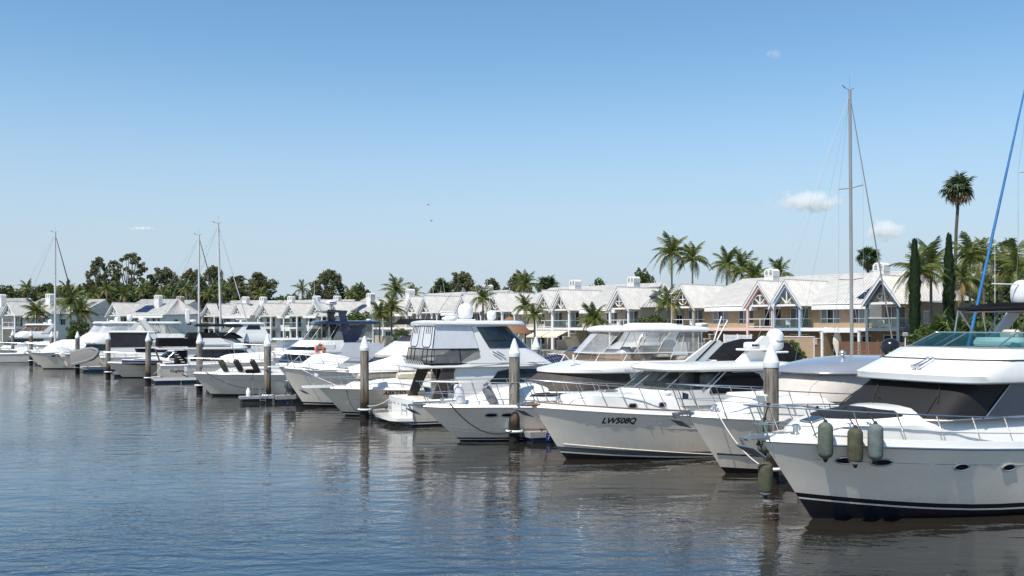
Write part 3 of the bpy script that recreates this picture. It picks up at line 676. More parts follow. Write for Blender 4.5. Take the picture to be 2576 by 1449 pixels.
# ================================================================== boat 3: LW508Q
b = Boat('motor_yacht', 'white cruiser lettered LW508Q with teak capping and two oval cabin portlights', 'yacht', (.77, 35.5), 13.5, 4.4, 2.03, 1.42, 1.35, pe=2.55, tm=0.46)
f3 = zb(.24, .50, .5)
b.hull([('antifouling', 'antifoul', -.9, lambda t: f3(t) - .24), ('boot_line', 'gelcoat', lambda t: f3(t) - .24, lambda t: f3(t) - .19), ('boot_stripe', 'boot_grey', lambda t: f3(t) - .19, f3)], toe=.17, rub='gelcoat', rubr=.04)
for s_ in (1, -1): MB().tube([Vector((p.x, p.y - s_*.05, p.z + .185)) for p in [b.S(t, b.zs(t), s_) for t in b.TS]], .026, 6).build('teak_capping', 'teak', b.root)
b.line('knuckle_line', 'rub_grey', lambda t: b.zs(t) - .52, .006, .1)
b.line('spray_rail', 'hull_white', lambda t: .62 - .5*min(1, t/.45), .02, .02, .5)
b.rail(.42, .92, mids=(), n=8, lean=.5, over=.1, drop=True, hend=.85)
b.anchor(-.1, 2.15, 1.1)
MB().cbox(-.35, 1.1, -.16, .16, 2.06, 2.14, .03).build('bow_plank', 'teak', b.root, 30)
c = Cabin(b, [(1.75, 1.1, 11, 1.72, 2.6), (2.28, 1.28, 11, 1.62, 2.5), (2.40, 1.45, 11, 1.52, 2.4), (2.44, 2.0, 11, 1.4, 2.2)], .75, deck=.84).build('coachroof', 'gelcoat', .07)
for u in (3.35, 4.6):
    q0, q1 = c.q(u - .17, .6), c.q(u + .17, .6); qm = (q0 + q1) / 2
    fr = c.patch('portlight', 'rub_grey', [(q0, .52, .68), (lerp(q0, q1, .15), .42, .78), (lerp(q0, q1, .85), .42, .78), (q1, .52, .68)], off=.02)
    c.patch('pane', 'dark_glass', [(lerp(q0, q1, .12), .54, .66), (lerp(q0, q1, .25), .47, .73), (lerp(q0, q1, .75), .47, .73), (lerp(q0, q1, .88), .54, .66)], off=.03, parent=fr)
b.hatch(3.2, 0, 2.52, .3); b.hatch(4.3, -.9, 2.44, .2)
d = Cabin(b, [(2.36, 3.1, 11, 1.50, 2.0), (2.60, 4.2, 11, 1.72, 2.2)], .8, deck=.84).build('screen_base', 'gelcoat', .05)
h = Cabin(b, [(2.0, 4.4, 11, 1.82, 2.2), (2.58, 4.3, 11, 1.82, 2.2)], .75).build('deckhouse', 'gelcoat', .02, top_m='cream')
h = Cabin(b, [(2.0, 4.4, 11, 1.82, 2.2), (2.58, 4.3, 11, 1.82, 2.2), (3.32, 5.4, 11, 1.72, 2.1)], .75)
h.patch('windscreen', 'screen_glass', [(-.97, 1.02, 1.98), (0, 1.02, 1.98), (.97, 1.02, 1.98)], both=False, off=0)
for q in (-.97, -.52, .0, .5, .97): h.seam('windscreen_post', 'alloy', [(q, 1.0), (q, 1.98)], .028, .01, both=False)
for q in (-.3, .25): h.seam('wiper', 'rubber', [(q, 1.05), (q + .14, 1.8)], .016, .05, both=False)
q0, q1 = 1.0, h.q(9.4, 1.5)
h.patch('side_window', 'dark_glass', [(q0 + .02, .75, 1.96), (lerp(q0, q1, .5), .75, 1.96), (lerp(q0, q1, .8), .8, 1.75), (q1, 1.0, 1.25)], off=.02)
h.patch('side_panel', 'gelcoat', [(q0, .98, 1.99), (2.0, .98, 1.99)], off=-.01); h.patch('rear_bulkhead', 'gelcoat', [(2.0, .98, 1.99), (3.0, .98, 1.99)], off=0)
MB().cbox(5.6, 6.3, -1.4, 1.4, 2.56, 2.78, .08).build('dashboard', 'seat_beige', b.root, 40)
for y in (-.85, .6): MB().cbox(7.0, 7.5, y - .3, y + .3, 2.56, 3.15, .1).build('helm_seat', 'gelcoat', b.root, 40)
MB().box(8.6, 8.65, -1.6, 1.6, 2.56, 3.28).build('cabin_divider', 'render_tan', b.root, 0)
slab(b, 'hardtop', 'gelcoat', 4.85, 11.2, 1.98, 3.28, .24, 2.0, .06)
b.tubes('grab_rail', 'alloy', [[(7.6, -1.96, 3.25), (10.4, -1.93, 3.25)]], .018)
MB().add([(9.2, -.16, 3.5), (10.5, -.16, 3.5), (11.0, -.1, 4.62), (10.6, -.1, 4.62), (9.2, .16, 3.5), (10.5, .16, 3.5), (11.0, .1, 4.62), (10.6, .1, 4.62)], [(0,1,2,3),(4,7,6,5),(0,4,5,1),(1,5,6,2),(2,6,7,3),(3,7,4,0)]).build('radar_mast', 'gelcoat', b.root, 30)
MB().cbox(9.55, 10.7, -.45, .45, 4.02, 4.10, .03).build('radar_shelf', 'gelcoat', b.root, 30); b.radar(9.95, -.1, 4.10, .33, .27, 'SIMRAD')
MB().cbox(10.5, 11.7, -.35, .35, 3.90, 3.98, .03).build('dome_shelf', 'gelcoat', b.root, 30); b.dome(11.25, 0, 4.0, .36, .92, txt='TrackSat')
b.aerial(11.6, .5, 3.9, 2.6)
b.lettering('LW508Q', 2.80, 1.52, .30, .18, .010)
for u in (3.9, 4.3): MB().ball(b.S(b.tu(u, 1.38), 1.38, -1, .01), .03, n=8, m=5).build('hull_fitting', 'steel', b.root)
B3 = b
# ================================================================== boat 4: brown screen cover, clear flybridge
b = Boat('flybridge_cruiser', 'white flybridge cruiser with brown screen cover and clear plastic flybridge curtains', 'yacht', (-3.9, 41.0), 16, 4.6, 1.58, 1.4, 1.8, pe=2.4, tm=.5)
b.hull([('antifouling', 'antifoul', -.9, .06), ('boot_line', 'gelcoat', .06, .10), ('boot_stripe', 'boot_black', .10, .17)], toe=.13, rub='alloy', rubr=.03)
b.line('spray_rail', 'hull_white', lambda t: .70 - .55*min(1, t/.30), .035, .015, .42); b.line('spray_rail', 'hull_white', lambda t: .50 - .42*min(1, t/.30), .03, .015, .4)
for u in (2.75, 3.4): b.porthole(u, 1.20, .25, .085)
b.rail(.42, .98, mids=(.5,), n=7, lean=.4, over=0.0, drop=True)
b.anchor(-.1, 1.68, 1.0)
c = Cabin(b, [(1.45, 1.4, 13, 1.7, 3.8), (1.9, 2.1, 13, 1.55, 3.8), (2.25, 3.4, 13, 1.5, 3.4), (2.4, 4.6, 13, 1.4, 2.6)], .95, deck=.84).build('coachroof', 'gelcoat', .12)
c.patch('deck_window', 'dark_glass', [(.72, 1.2, 1.55), (.9, 1.15, 1.7), (1.05, 1.25, 1.6)], off=.02)
b.hatch(3.0, 0, 2.02, .28, -.25)
h = Cabin(b, [(2.1, 4.6, 13.5, 1.98, 3.0), (2.98, 6.0, 13.5, 1.9, 2.8)], .85).build('deckhouse', 'gelcoat', .03)
qe = h.q(9.2, .4)
h.patch('screen_cover', 'brown_cover', [(-qe, .44, .5), (-1.1, .1, .93), (0, .06, .97), (1.1, .1, .93), (lerp(1.1, qe, .6), .3, .85), (qe, .44, .5)], both=False, off=.03)
f = Cabin(b, [(2.9, 5.95, 14, 2.0, 2.6), (2.96, 5.78, 14, 2.1, 2.7), (3.10, 5.8, 14, 2.1, 2.7), (3.28, 6.6, 14, 2.02, 2.5), (3.44, 7.5, 14, 1.9, 2.2)], .8).build('flybridge', 'gelcoat', .02, bottom=True)
g = Cabin(b, [(3.42, 7.6, 13.4, 1.74, 1.8), (3.80, 7.85, 13.4, 1.72, 1.8)], .8)
fw = g.patch('flybridge_windscreen', 'vinyl_brown', [(-1.25, .02, 1), (0, .02, 1), (1.25, .02, 1)], both=False, off=0)
g.seam('windscreen_frame', 'white_plastic', [(-1.25, 1), (0, 1), (1.25, 1)], .025, 0, both=False, seg=16, parent=fw)
for q in (-.9, -.4, .1, .55, .95): g.seam('windscreen_post', 'white_plastic', [(q, 0), (q, 1)], .018, 0, both=False, parent=fw)
e = Cabin(b, [(3.80, 7.75, 13.2, 1.72, 1.8), (4.78, 8.75, 13.2, 1.66, 1.7)], .75)
for k, (qa, qb) in enumerate(((-.5, .0), (0, .5), (.5, 1.0))): e.patch('clear_curtain', 'vinyl_milky' if k == 1 else 'vinyl_clear', [(qa, .02, 1), (qb, .02, 1)], both=False, off=0)
for qa, qb in ((1.0, 1.35), (1.35, 1.7), (1.7, 2.0)): e.patch('clear_curtain', 'vinyl_clear', [(qa, -.0, 1), (qb, 0, 1)], off=0)
e.patch('rear_curtain', 'vinyl_clear', [(2, 0, 1), (2.99, 0, 1)], off=0); e.patch('front_curtain', 'vinyl_clear', [(.5, .02, 1), (1.0, .02, 1)], both=False, off=0)
for q in (.0, .5, 1.0, 1.35, 1.7, 1.98): e.seam('curtain_seam', 'seat_beige', [(q, 0), (q, 1)], .017, .01)
e.seam('curtain_hem', 'seat_beige', [(-1.98, 1), (0, 1), (1.98, 1)], .03, .01, both=False, seg=20); e.seam('curtain_hem', 'white_plastic', [(-1.98, 0), (0, 0), (1.98, 0)], .02, .01, both=False, seg=20)
slab(b, 'hardtop', 'white_canvas', 8.55, 13.7, 1.78, 4.76, .22, 1.5, .08)
MB().cbox(9.2, 9.8, -1.2, 1.2, 3.44, 3.95, .1).build('helm_console', 'gelcoat', b.root, 40)
for k in range(3): MB().cbox(11.0, 11.9, -1.45, .2, 3.60 + .17*k, 3.76 + .17*k, .06).build('seat_cushion', 'seat_beige', b.root, 40)
for y in (-.9, .1): MB().cbox(10.0, 10.45, y - .28, y + .28, 3.45, 4.05, .1).build('helm_seat', 'seat_beige', b.root, 40)
MB().cbox(12.1, 13.0, -1.5, 1.5, 3.44, 3.62, .05).build('bench_seat', 'seat_beige', b.root, 40)
for s_ in (1, -1):
    MB().prism([(12.2, 3.40), (13.35, 3.40), (14.35, 4.22), (14.15, 4.36), (13.7, 4.36)], s_*1.78, s_*1.92).build('radar_arch', 'gelcoat', b.root, 30)
    MB().prism([(12.75, 3.42), (12.87, 3.42), (13.98, 4.34), (13.86, 4.34)], s_*1.925, s_*1.935).build('arch_stripe', 'boot_black', b.root, 0)
    b.tubes('canopy_pole', 'white_plastic', [[(10.0, s_*1.6, 3.5), (9.6, s_*1.6, 4.78)], [(11.6, s_*1.6, 3.5), (12.2, s_*1.6, 4.78)]], .02)
b.tubes('arch_brace', 'white_plastic', [[(14.1, -1.7, 4.3), (14.9, -1.5, 5.3)], [(14.1, -1.5, 4.3), (14.7, -1.3, 5.5)]], .03)
b.lettering('Belize 55', 9.1, 3.06, .15, .2, 0, 'ink_grey', 'model_lettering', fn=lambda u, z: f.pt(-f.q(u, 2.4), 2 + (z - 3.10) / .18 if z > 3.1 else 1 + (z - 2.96) / .14, .012) if False else Vector((u, -2.115, z)))
MB().tube([(6.9, -.9, 3.42), (6.9, -.9, 3.75)], .05, 8).build('deck_light', 'cream', b.root)
b.tubes('air_horn', 'steel', [[(7.1, -1.2, 3.32), (6.6, -1.2, 3.25)]], .03)
B4 = b
# ================================================================== boat 5: stern out, enclosed bridge
b = Boat('motor_yacht', 'white yacht moored stern-out with swim platform, rod rack and tall tinted bridge window', 'yacht', (-5.77, 49.5), 15, 4.5, 2.2, 1.25, 1.6, stern_out=True, pe=2.4, tm=.5)
b.hull([('antifouling', 'antifoul', -.9, .10), ('boot_line', 'gelcoat', .10, .15), ('boot_stripe', 'boot_black', .15, .22)], toe=.08, rub='gelcoat')
L_ = 15.0; F = lambda q: L_ - q           # q = metres forward of the transom
pl = [(F(.05), -2.0), (F(-.75), -1.75), (F(-1.0), -1.3), (F(-1.0), 1.3), (F(-.75), 1.75), (F(.05), 2.0)]
MB().prism(pl, .27, .42, 'z').build('swim_platform', 'gelcoat', b.root, 30)
for y in (-1.2, 0, 1.2): MB().bar((F(.0), y, .05), (F(-.7), y, .28), .05).build('platform_bracket', 'steel', b.root, 0)
MB().grid([[(F(-.02) + .06*(1 - (k/4-1)**2), -2.05 + 4.1*k/8, z) for k in range(9)] for z in (.42, 1.0, 1.30)]).build('transom', 'gelcoat', b.root, 40)
b.tubes('boarding_handle', 'steel', [[(F(-.1), y0, .45), (F(-.1), y0, 1.05), (F(-.1), y0 + w_, 1.05), (F(-.1), y0 + w_, .45)] for y0, w_ in ((-1.9, .5), (.5, .8))] + [[(F(-.1), .5, .75), (F(-.1), 1.3, .75)], [(F(-.1), -1.9, .75), (F(-.1), -1.4, .75)]], .025)
b.lettering('Evolution II', F(-.08), 1.08, .18, .15, 0, 'ink_grey', 'name_lettering', fn=lambda u, z: Vector((F(-.11), -1.0 + (u - F(-.08)), z)), flip=True)
for y in (-.8, -.1, .9, 1.6): MB().ball((F(-.09), y, 1.0), .03, n=8, m=5).build('transom_fitting', 'rubber', b.root)
MB().cbox(F(1.6), F(.3), -1.95, 1.95, 1.18, 1.24, .02).build('cockpit_coaming', 'gelcoat', b.root, 30)
MB().cbox(F(1.2), F(.5), -.4, 1.1, 1.26, 1.36, .03).build('bait_table', 'cream', b.root, 30)
h = Cabin(b, [(1.2, 4.6, F(2.3), 2.02, 3.0), (2.0, 5.4, F(2.3), 2.0, 3.0), (2.9, 7.0, F(2.3), 1.92, 2.8)], .85).build('deckhouse', 'gelcoat', .02)
q0, q1 = h.q(F(4.1), 1.3), h.q(F(7.4), 1.5)
h.patch('saloon_window', 'tint_glass', [(q1, 1.2, 1.85), (lerp(q1, q0, .35), 1.1, 1.9), (lerp(q1, q0, .7), 1.08, 1.75), (q0, 1.05, 1.2)], off=.02)
h.patch('aft_window', 'tint_glass', [(2.1, .5, 1.9), (2.5, .5, 1.9)], off=.02); h.patch('saloon_door', 'dark_glass', [(2.55, .1, 1.95), (2.95, .1, 1.95)], off=.02)
for s_ in (1, -1):
    MB().prism([(F(1.0), 1.25), (F(1.5), 1.25), (F(2.3), 2.9), (F(1.6), 2.9)], s_*1.86, s_*1.98).build('aft_pillar', 'brown_cover', b.root, 30)
slab(b, 'bridge_deck', 'gelcoat', 7.3, F(.35), 2.1, 2.88, .17, 2.2, .0)
k = Cabin(b, [(3.02, 6.6, F(2.4), 2.08, 2.6), (3.86, 8.0, F(3.6), 1.98, 2.4), (5.06, 9.3, F(3.25), 1.82, 2.0)], .75)
k.build('bridge_house', 'gelcoat', .02)
# tinted bridge window: leaning parallelogram
def kq(f_, v): return k.q(F(f_), v)
k.patch('bridge_window', 'tint_glass', [(kq(6.75, 1.02), 1.03, 1.06), (kq(5.6, 1.95), 1.03, 1.95), (kq(4.15, 1.05), 1.03, 1.95), (kq(3.5, 1.95), 1.85, 1.95)], off=.025)
k.patch('front_window', 'tint_glass', [(-.95, 1.03, 1.95), (0, 1.03, 1.95), (.95, 1.03, 1.95)], both=False, off=.02)
k.seam('window_divider', 'boot_black', [(kq(4.9, 1.1), 1.05), (kq(4.7, 1.9), 1.93)], .02, .035); k.seam('window_divider', 'boot_black', [(kq(6.5, 1.4), 1.36), (kq(4.0, 1.4), 1.36)], .02, .035)
e = Cabin(b, [(3.05, F(4.2), F(.95), 2.02, .3), (3.86, F(4.0), F(1.05), 1.96, .3), (5.06, F(3.6), F(1.25), 1.80, .3)], .6, wa=.99)
e.patch('smoked_panel', 'vinyl_grey', [(1.05, .12, .95), (1.98, .12, .95)], off=0); e.patch('smoked_panel', 'vinyl_grey', [(2.02, .12, .95), (2.99, .12, .95)], off=0)
e.patch('white_curtain', 'white_vinyl', [(1.05, 1.02, 1.98), (1.98, 1.02, 1.98)], off=0); e.patch('white_curtain', 'white_vinyl', [(2.02, 1.02, 1.98), (2.99, 1.02, 1.98)], off=0)
e.seam('black_trim', 'black_canvas', [(1.05, 1), (2, 1), (3, 1)], .035, .01, seg=12); e.patch('black_skirt', 'black_canvas', [(1.05, 0, .12), (2, 0, .12), (2.99, 0, .12)], off=.005)
for q in (1.45, 2.0, 2.33, 2.66): e.seam('black_trim', 'black_canvas', [(q, .05), (q, .98)], .025, .012)
e.seam('curtain_zip', 'black_canvas', [(2.15, 1.95), (2.15, 1.2), (2.25, 1.08), (2.7, 1.08), (2.8, 1.2), (2.8, 1.95)], .02, .012)
for q in (2.3, 2.45, 2.6): e.seam('strap', 'black_canvas', [(q, 1.98), (q, 1.65)], .018, .012)
MB().cbox(F(3.0), F(2.3), -1.2, 1.2, 3.05, 3.5, .08).build('bridge_seat', 'white_canvas', b.root, 40)
slab(b, 'hardtop', 'gelcoat', F(6.6), F(1.15), 1.98, 5.05, .24, 1.6, .05)
rk = MB().tube([(F(.75), -1.2, 3.02), (F(.75), 1.9, 3.02)], .02, 6).build('rod_rack', 'steel', b.root)
for i in range(9): MB().tube([(F(.68), -1.1 + i*.36, 3.0), (F(.5), -1.1 + i*.36, 3.3)], .03, 6).build('rod_holder', 'steel', rk)
b.tubes('grab_rail', 'alloy', [[(F(3.0), 2.13, 3.12), (F(7.4), 2.0, 3.12)]], .016)
b.dome(F(3.6), .0, 5.38, .40, .88); b.dome(F(5.4), -.7, 5.36, .26, .55); b.radar(F(2.6), .5, 5.36, .34, .22)
MB().cbox(F(4.0), F(3.2), -.5, .5, 5.32, 5.40, .03).build('dome_plinth', 'white_plastic', b.root, 30)
for y, f_, hh in ((1.2, 2.2, 2.4), (-1.2, 2.4, 2.8), (1.3, 4.6, 2.6), (-1.3, 5.0, 2.3), (.6, 6.2, 2.0)): b.aerial(F(f_), y, 5.28, hh, (.4, .1))
for f_ in (4.3, 4.55): b.tubes('bridge_light', 'steel', [[(F(f_), 2.05, 3.72), (F(f_ + .4), 2.1, 3.5)]], .03)
c = Cabin(b, [(2.1, 1.4, 9, 1.7, 3.0), (2.6, 2.6, 9, 1.6, 3.0)], .9, deck=.84).build('coachroof', 'gelcoat', .1)
b.rail(.4, .85, mids=(.5,), n=6, lean=.3)
B5 = b
# ================================================================== boat 6: ABK23Q
b = Boat('motor_yacht', 'cream cruiser lettered ABK23Q with a bow plank', 'yacht', (-10.75, 53.07), 13, 4.1, 1.62, 1.35, 1.5, pe=2.4, tm=.48)
b.hull(simple_bands(.16, .24), 'hull_cream', toe=.12, rub='gelcoat', rubr=.045, toe_m='gelcoat')
b.line('knuckle_line', 'rub_grey', lambda t: b.zs(t) - .62, .008, .05)
MB().prism([(-.95, -.12), (-.95, .12), (-.7, .3), (1.0, .5), (1.0, -.5), (-.7, -.3)], 1.62, 1.74, 'z').build('bow_plank', 'gelcoat', b.root, 30)
b.anchor(-.55, 1.66, .9); b.rail(.44, .98, mids=(.5,), n=7, lean=.35, over=.55, drop=True)
c = Cabin(b, [(1.45, 1.2, 11, 1.6, 3.2), (1.85, 1.8, 11, 1.5, 3.2), (2.05, 2.6, 11, 1.4, 3.0)], .9, deck=.84).build('coachroof', 'gelcoat', .1)
MB().cbox(4.2, 6.6, -1.3, 1.3, 2.05, 2.42, .08).build('cabin_step', 'cream', b.root, 40)
h = Cabin(b, [(2.0, 5.6, 11, 1.75, 1.8), (3.0, 6.5, 11, 1.6, 1.6)], .8).build('deckhouse', 'hull_cream', .05); h.patch('windscreen', 'dark_glass', [(-1.2, .15, .9), (0, .15, .9), (1.2, .15, .9)], both=False, off=.02)
slab(b, 'bridge_deck', 'gelcoat', 6.3, 11, 1.8, 3.0, .15, 1.4)
b.lettering('ABK23Q', 3.85, 1.30, .32, .2, .008)
b.hatch(2.5, .2, 2.0, .25); B6 = b
# ================================================================== boat 7: high grey bow, white tent on foredeck
b = Boat('motor_yacht', 'high-bowed white yacht with a white tent on its foredeck and black bimini', 'yacht', (-14.3, 58.74), 15, 4.7, 2.48, 1.7, 1.6, pe=2.4, tm=.48, flare=.82)
b.hull(simple_bands(.26, .34), toe=.1, rub='rub_grey')
MB().cbox(-.75, .6, -.2, .2, 2.5, 2.58, .03).build('bow_plank', 'gelcoat', b.root, 30); b.anchor(-.45, 2.55, .9); b.rail(.42, .85, mids=(.45,), n=8, lean=.3, over=.35)
te = MB().add([(1.1, 0, 2.55), (2.3, -1.0, 3.25), (2.3, 1.0, 3.25), (4.1, -1.3, 3.1), (4.1, 1.3, 3.1), (1.7, -1.2, 2.5), (1.7, 1.2, 2.5), (3.0, -1.75, 2.45), (3.0, 1.75, 2.45), (2.9, 0, 3.35)],
    [(0,1,9),(0,9,2),(1,3,9),(9,3,4),(9,4,2),(0,5,1),(0,2,6),(5,7,1),(1,7,3),(6,2,8),(2,4,8)]).build('foredeck_tent', 'white_canvas', b.root, 0)
h = Cabin(b, [(2.0, 4.6, 13, 2.0, 2.6), (3.1, 6.2, 13, 1.9, 2.4)], .8).build('deckhouse', 'gelcoat', .03)
h.patch('saloon_window', 'dark_glass', [(-1.6, .35, .95), (0, .3, .95), (1.6, .35, .95)], both=False, off=.02)
f = Cabin(b, [(3.05, 6.3, 13.2, 2.02, 2.4), (3.12, 6.15, 13.2, 2.1, 2.5), (3.28, 6.2, 13.2, 2.1, 2.5), (4.06, 7.45, 13.2, 1.85, 2.0)], .8).build('flybridge', 'gelcoat', .02, bottom=True)
f.seam('cream_stripe', 'cream', [(-1.6, 1.5), (0, 1.5), (1.6, 1.5)], .05, .0, both=False, seg=16)
f.seam('dark_stripe', 'boot_black', [(1, .6), (1.9, .6)], .06, .0)
g = Cabin(b, [(4.05, 7.5, 10.5, 1.8, 1.6), (4.42, 8.0, 10.5, 1.65, 1.5)], .8); g.patch('flybridge_windscreen', 'vinyl_smoke', [(-1.6, 0, 1), (0, 0, 1), (1.6, 0, 1)], both=False, off=0)
g.seam('windscreen_frame', 'rubber', [(-1.6, 1), (0, 1), (1.6, 1)], .02, 0, both=False, seg=14)
slab(b, 'bimini_top', 'black_canvas', 7.55, 10.6, 1.7, 5.15, .12, .4, .25)
for s_ in (1, -1): b.tubes('bimini_pole', 'steel', [[(7.8, s_*1.5, 5.15), (9.2, s_*1.8, 4.1)], [(9.4, s_*1.5, 5.2), (9.2, s_*1.8, 4.1)]], .02); MB().prism([(9.0, 4.05), (9.5, 4.05), (9.9, 5.2), (9.6, 5.2)], s_*1.7, s_*1.82).build('radar_arch', 'cream', b.root, 30)
b.aerial(9.8, 1.2, 5.2, 3.0, (.5, 0)); b.aerial(9.8, -1.2, 5.2, 2.4, (.3, 0))
for y, tx in ((-1.9, 3.2), (1.9, 3.4)): MB().tube([(9.6, y, 4.0), (9.6 + tx, y*1.6, 8.2)], [.03, .008], 5).build('outrigger', 'alloy', b.root)
B7 = b
# ================================================================== boat 8: navy hardtop
b = Boat('motor_yacht', 'cream-hulled yacht with navy blue hardtop, orange life ring and covered tender on its foredeck', 'yacht', (-22.97, 68.47), 15.5, 4.7, 1.66, 1.45, 1.4, pe=2.5, tm=.48)
b.hull(simple_bands(.12, .16, False), 'hull_cream', toe=.12, rub='gelcoat', toe_m='gelcoat'); b.line('knuckle_line', 'rub_grey', lambda t: b.zs(t) - .42, .008, .05)
b.anchor(-.2, 1.76, .9); b.rail(.42, 1.0, mids=(.5,), n=8, lean=.35, over=.3)
c = Cabin(b, [(1.5, 1.2, 13, 1.8, 3.2), (1.95, 1.9, 13, 1.7, 3.2), (2.1, 3.0, 13, 1.5, 3.0)], .9, deck=.84).build('coachroof', 'gelcoat', .08)
c.seam('dark_stripe', 'teak', [(.3, 1.1), (1.5, 1.1)], .03, .0)
h = Cabin(b, [(1.9, 5.4, 13.4, 2.02, 2.6), (3.0, 6.7, 13.4, 1.98, 2.5)], .8).build('deckhouse', 'gelcoat', .03)
h.patch('saloon_window', 'dark_glass', [(-1.15, .45, .97), (0, .4, .97), (1.15, .45, .97)], both=False, off=.02)
f = Cabin(b, [(2.95, 6.75, 11, 2.0, 2.4), (3.02, 6.55, 11, 2.06, 2.5), (3.2, 6.6, 11, 2.06, 2.5), (4.0, 7.75, 11, 1.85, 2.0)], .8).build('flybridge', 'gelcoat', .02, bottom=True)
f.patch('brow_window', 'dark_glass', [(-1.0, 2.1, 2.4), (0, 2.1, 2.4), (1.0, 2.1, 2.4)], both=False, off=.015)
k = Cabin(b, [(3.9, 7.85, 12.9, 1.82, 1.8), (5.2, 8.85, 12.9, 1.72, 1.6)], .75)
ws = k.patch('windscreen', 'screen_glass', [(-1.0, .02, 1), (0, .02, 1), (1.0, .02, 1)], both=False, off=0)
for q in (-.95, -.45, 0, .45, .97): k.seam('windscreen_post', 'alloy', [(q, 0), (q, 1)], .022, .01, both=False, parent=ws)
k.patch('side_door', 'dark_glass', [(1.0, .0, .98), (k.q(10.0, .5), 0, .98)], off=.01)
k.patch('side_window', 'vinyl_clear', [(k.q(10.05, .5), .1, .95), (k.q(10.9, .5), .1, .95)], off=0)
k.patch('clear_curtain', 'vinyl_clear', [(k.q(11.3, .5), .1, .95), (2.0, .1, .95)], off=0); k.patch('rear_curtain', 'vinyl_clear', [(2.0, .1, .95), (2.99, .1, .95)], off=0)
for s_ in (1, -1):
    MB().prism([(10.6, 3.83), (11.6, 3.83), (10.9, 5.2), (10.75, 5.9), (10.85, 6.05), (10.75, 6.2), (9.4, 6.28), (9.4, 6.12), (10.2, 6.05)], s_*1.76, s_*1.9).build('radar_arch', 'navy', b.root, 30)
    MB().prism([(11.4, 3.95), (11.7, 3.95), (12.2, 5.1), (10.9, 5.1)], s_*1.75, s_*1.82).build('side_panel', 'navy', b.root, 30)
    MB().add([(9.8, s_*2.03, 2.5), (10.65, s_*2.0, 3.82), (13.3, s_*2.0, 3.82), (13.7, s_*2.0, 3.4), (13.1, s_*2.03, 2.4), (9.8, s_*1.98, 2.5), (10.65, s_*1.95, 3.82), (13.3, s_*1.95, 3.82), (13.7, s_*1.95, 3.4), (13.1, s_*1.98, 2.4)], [(0,1,2,3,4),(9,8,7,6,5),(0,5,6,1),(1,6,7,2),(2,7,8,3),(3,8,9,4),(4,9,5,0)]).build('bridge_skirt', 'white_vinyl', b.root, 0)
MB().cbox(9.35, 10.9, -1.8, 1.8, 6.1, 6.22, .04).build('arch_top', 'navy', b.root, 30)
slab(b, 'hardtop', 'navy', 8.65, 13.4, 1.95, 5.18, .24, 1.4, .06)
MB().add([(9.1, -.1, 6.2), (9.6, -.1, 6.2), (8.85, -.06, 7.3), (8.7, -.06, 7.3), (9.1, .1, 6.2), (9.6, .1, 6.2), (8.85, .06, 7.3), (8.7, .06, 7.3)], [(0,1,2,3),(4,7,6,5),(0,4,5,1),(1,5,6,2),(2,6,7,3),(3,7,4,0)]).build('light_mast', 'gelcoat', b.root, 30)
b.tubes('mast_arm', 'gelcoat', [[(8.75, -.5, 7.15), (8.75, .5, 7.15)], [(8.75, 0, 7.2), (9.3, 0, 7.28)], [(8.8, 0, 6.9), (8.1, -.1, 6.85)]], .03)
MB().tube([(10.1, 0, 6.2), (10.1, 0, 6.7)], .07, 8).build('radar_post', 'alloy', b.root); b.radar(10.1, 0, 6.68, .42, .30, 'SIMRAD'); b.aerial(8.8, 0, 7.25, 3.6)
b.dome(11.0, -1.0, 5.42, .15, .2, base=False); b.radar(12.8, -.8, 5.44, .2, .16)
for i in range(5): b.tubes('rod_holder', 'cream', [[(8.9 + .2*i, -1.95, 3.6), (8.8 + .2*i, -2.0, 3.85)]], .025)
MB().cbox(8.4, 9.9, -2.02, -1.9, 2.9, 3.72, .03).build('side_locker', 'gelcoat', b.root, 30); MB().cbox(10.0, 10.6, -1.95, -1.5, 3.4, 3.5, .02).build('step', 'cream', b.root, 30)
LR = thing('life_ring', 'orange life ring hanging on the navy-hardtop yacht', 'life ring', b.root.matrix_basis @ Vector((8.75, -2.08, 3.35)), TH)
MB().tube([(.27*math.cos(a), 0, .36*math.sin(a)) for a in [i*.314159 for i in range(20)]], .085, 8, closed=True).build('ring', 'orange', LR, 60)
for a in (.6, 2.2, 3.9, 5.4): MB().tube([(.27*math.cos(a + d), 0, .36*math.sin(a + d)) for d in (-.12, 0, .12)], .09, 8).build('band', 'white_plastic', LR, 60)
b.lettering('A', 3.95, 1.30, .26, .2, .004)
B8 = b
# ================================================================== boat 9: Kingfisher
b = Boat('motor_yacht', 'white yacht lettered Kingfisher moored stern-out with black bimini and stern steps', 'yacht', (-32.75, 88.4), 15, 4.5, 2.2, 1.45, 1.5, stern_out=True, pe=2.4)
b.hull(simple_bands(.05, .05, False), toe=.1, rub='gelcoat')
F = lambda q: 15.0 - q
MB().cbox(F(.02), F(-.7), -2.0, 2.0, .22, .34, .03).build('swim_platform', 'gelcoat', b.root, 30)
MB().cbox(F(.5), F(0), -2.05, 2.05, 1.4, 1.6, .05).build('transom_cap', 'gelcoat', b.root, 30)
h = Cabin(b, [(1.4, 5.2, F(2.4), 2.05, 2.6), (2.9, 6.6, F(2.4), 1.98, 2.4)], .8).build('deckhouse', 'gelcoat', .02)
q0, q1 = h.q(F(2.6), .6), h.q(F(7.8), .8)
h.patch('saloon_window', 'dark_glass', [(q1, .3, .98), (lerp(q1, q0, .6), .3, .98), (lerp(q1, q0, .8), .3, .98), (q0, .3, .4)], off=.02)
for i in range(6): MB().cbox(F(2.3 - .17*i), F(2.0 - .17*i), 1.2, 2.0, 1.5 + .23*i, 1.56 + .23*i, .01).build('stern_step', 'gelcoat', b.root, 0)
slab(b, 'bridge_deck', 'gelcoat', 7.0, F(-.25), 2.15, 2.9, .2, 2.2, .0)
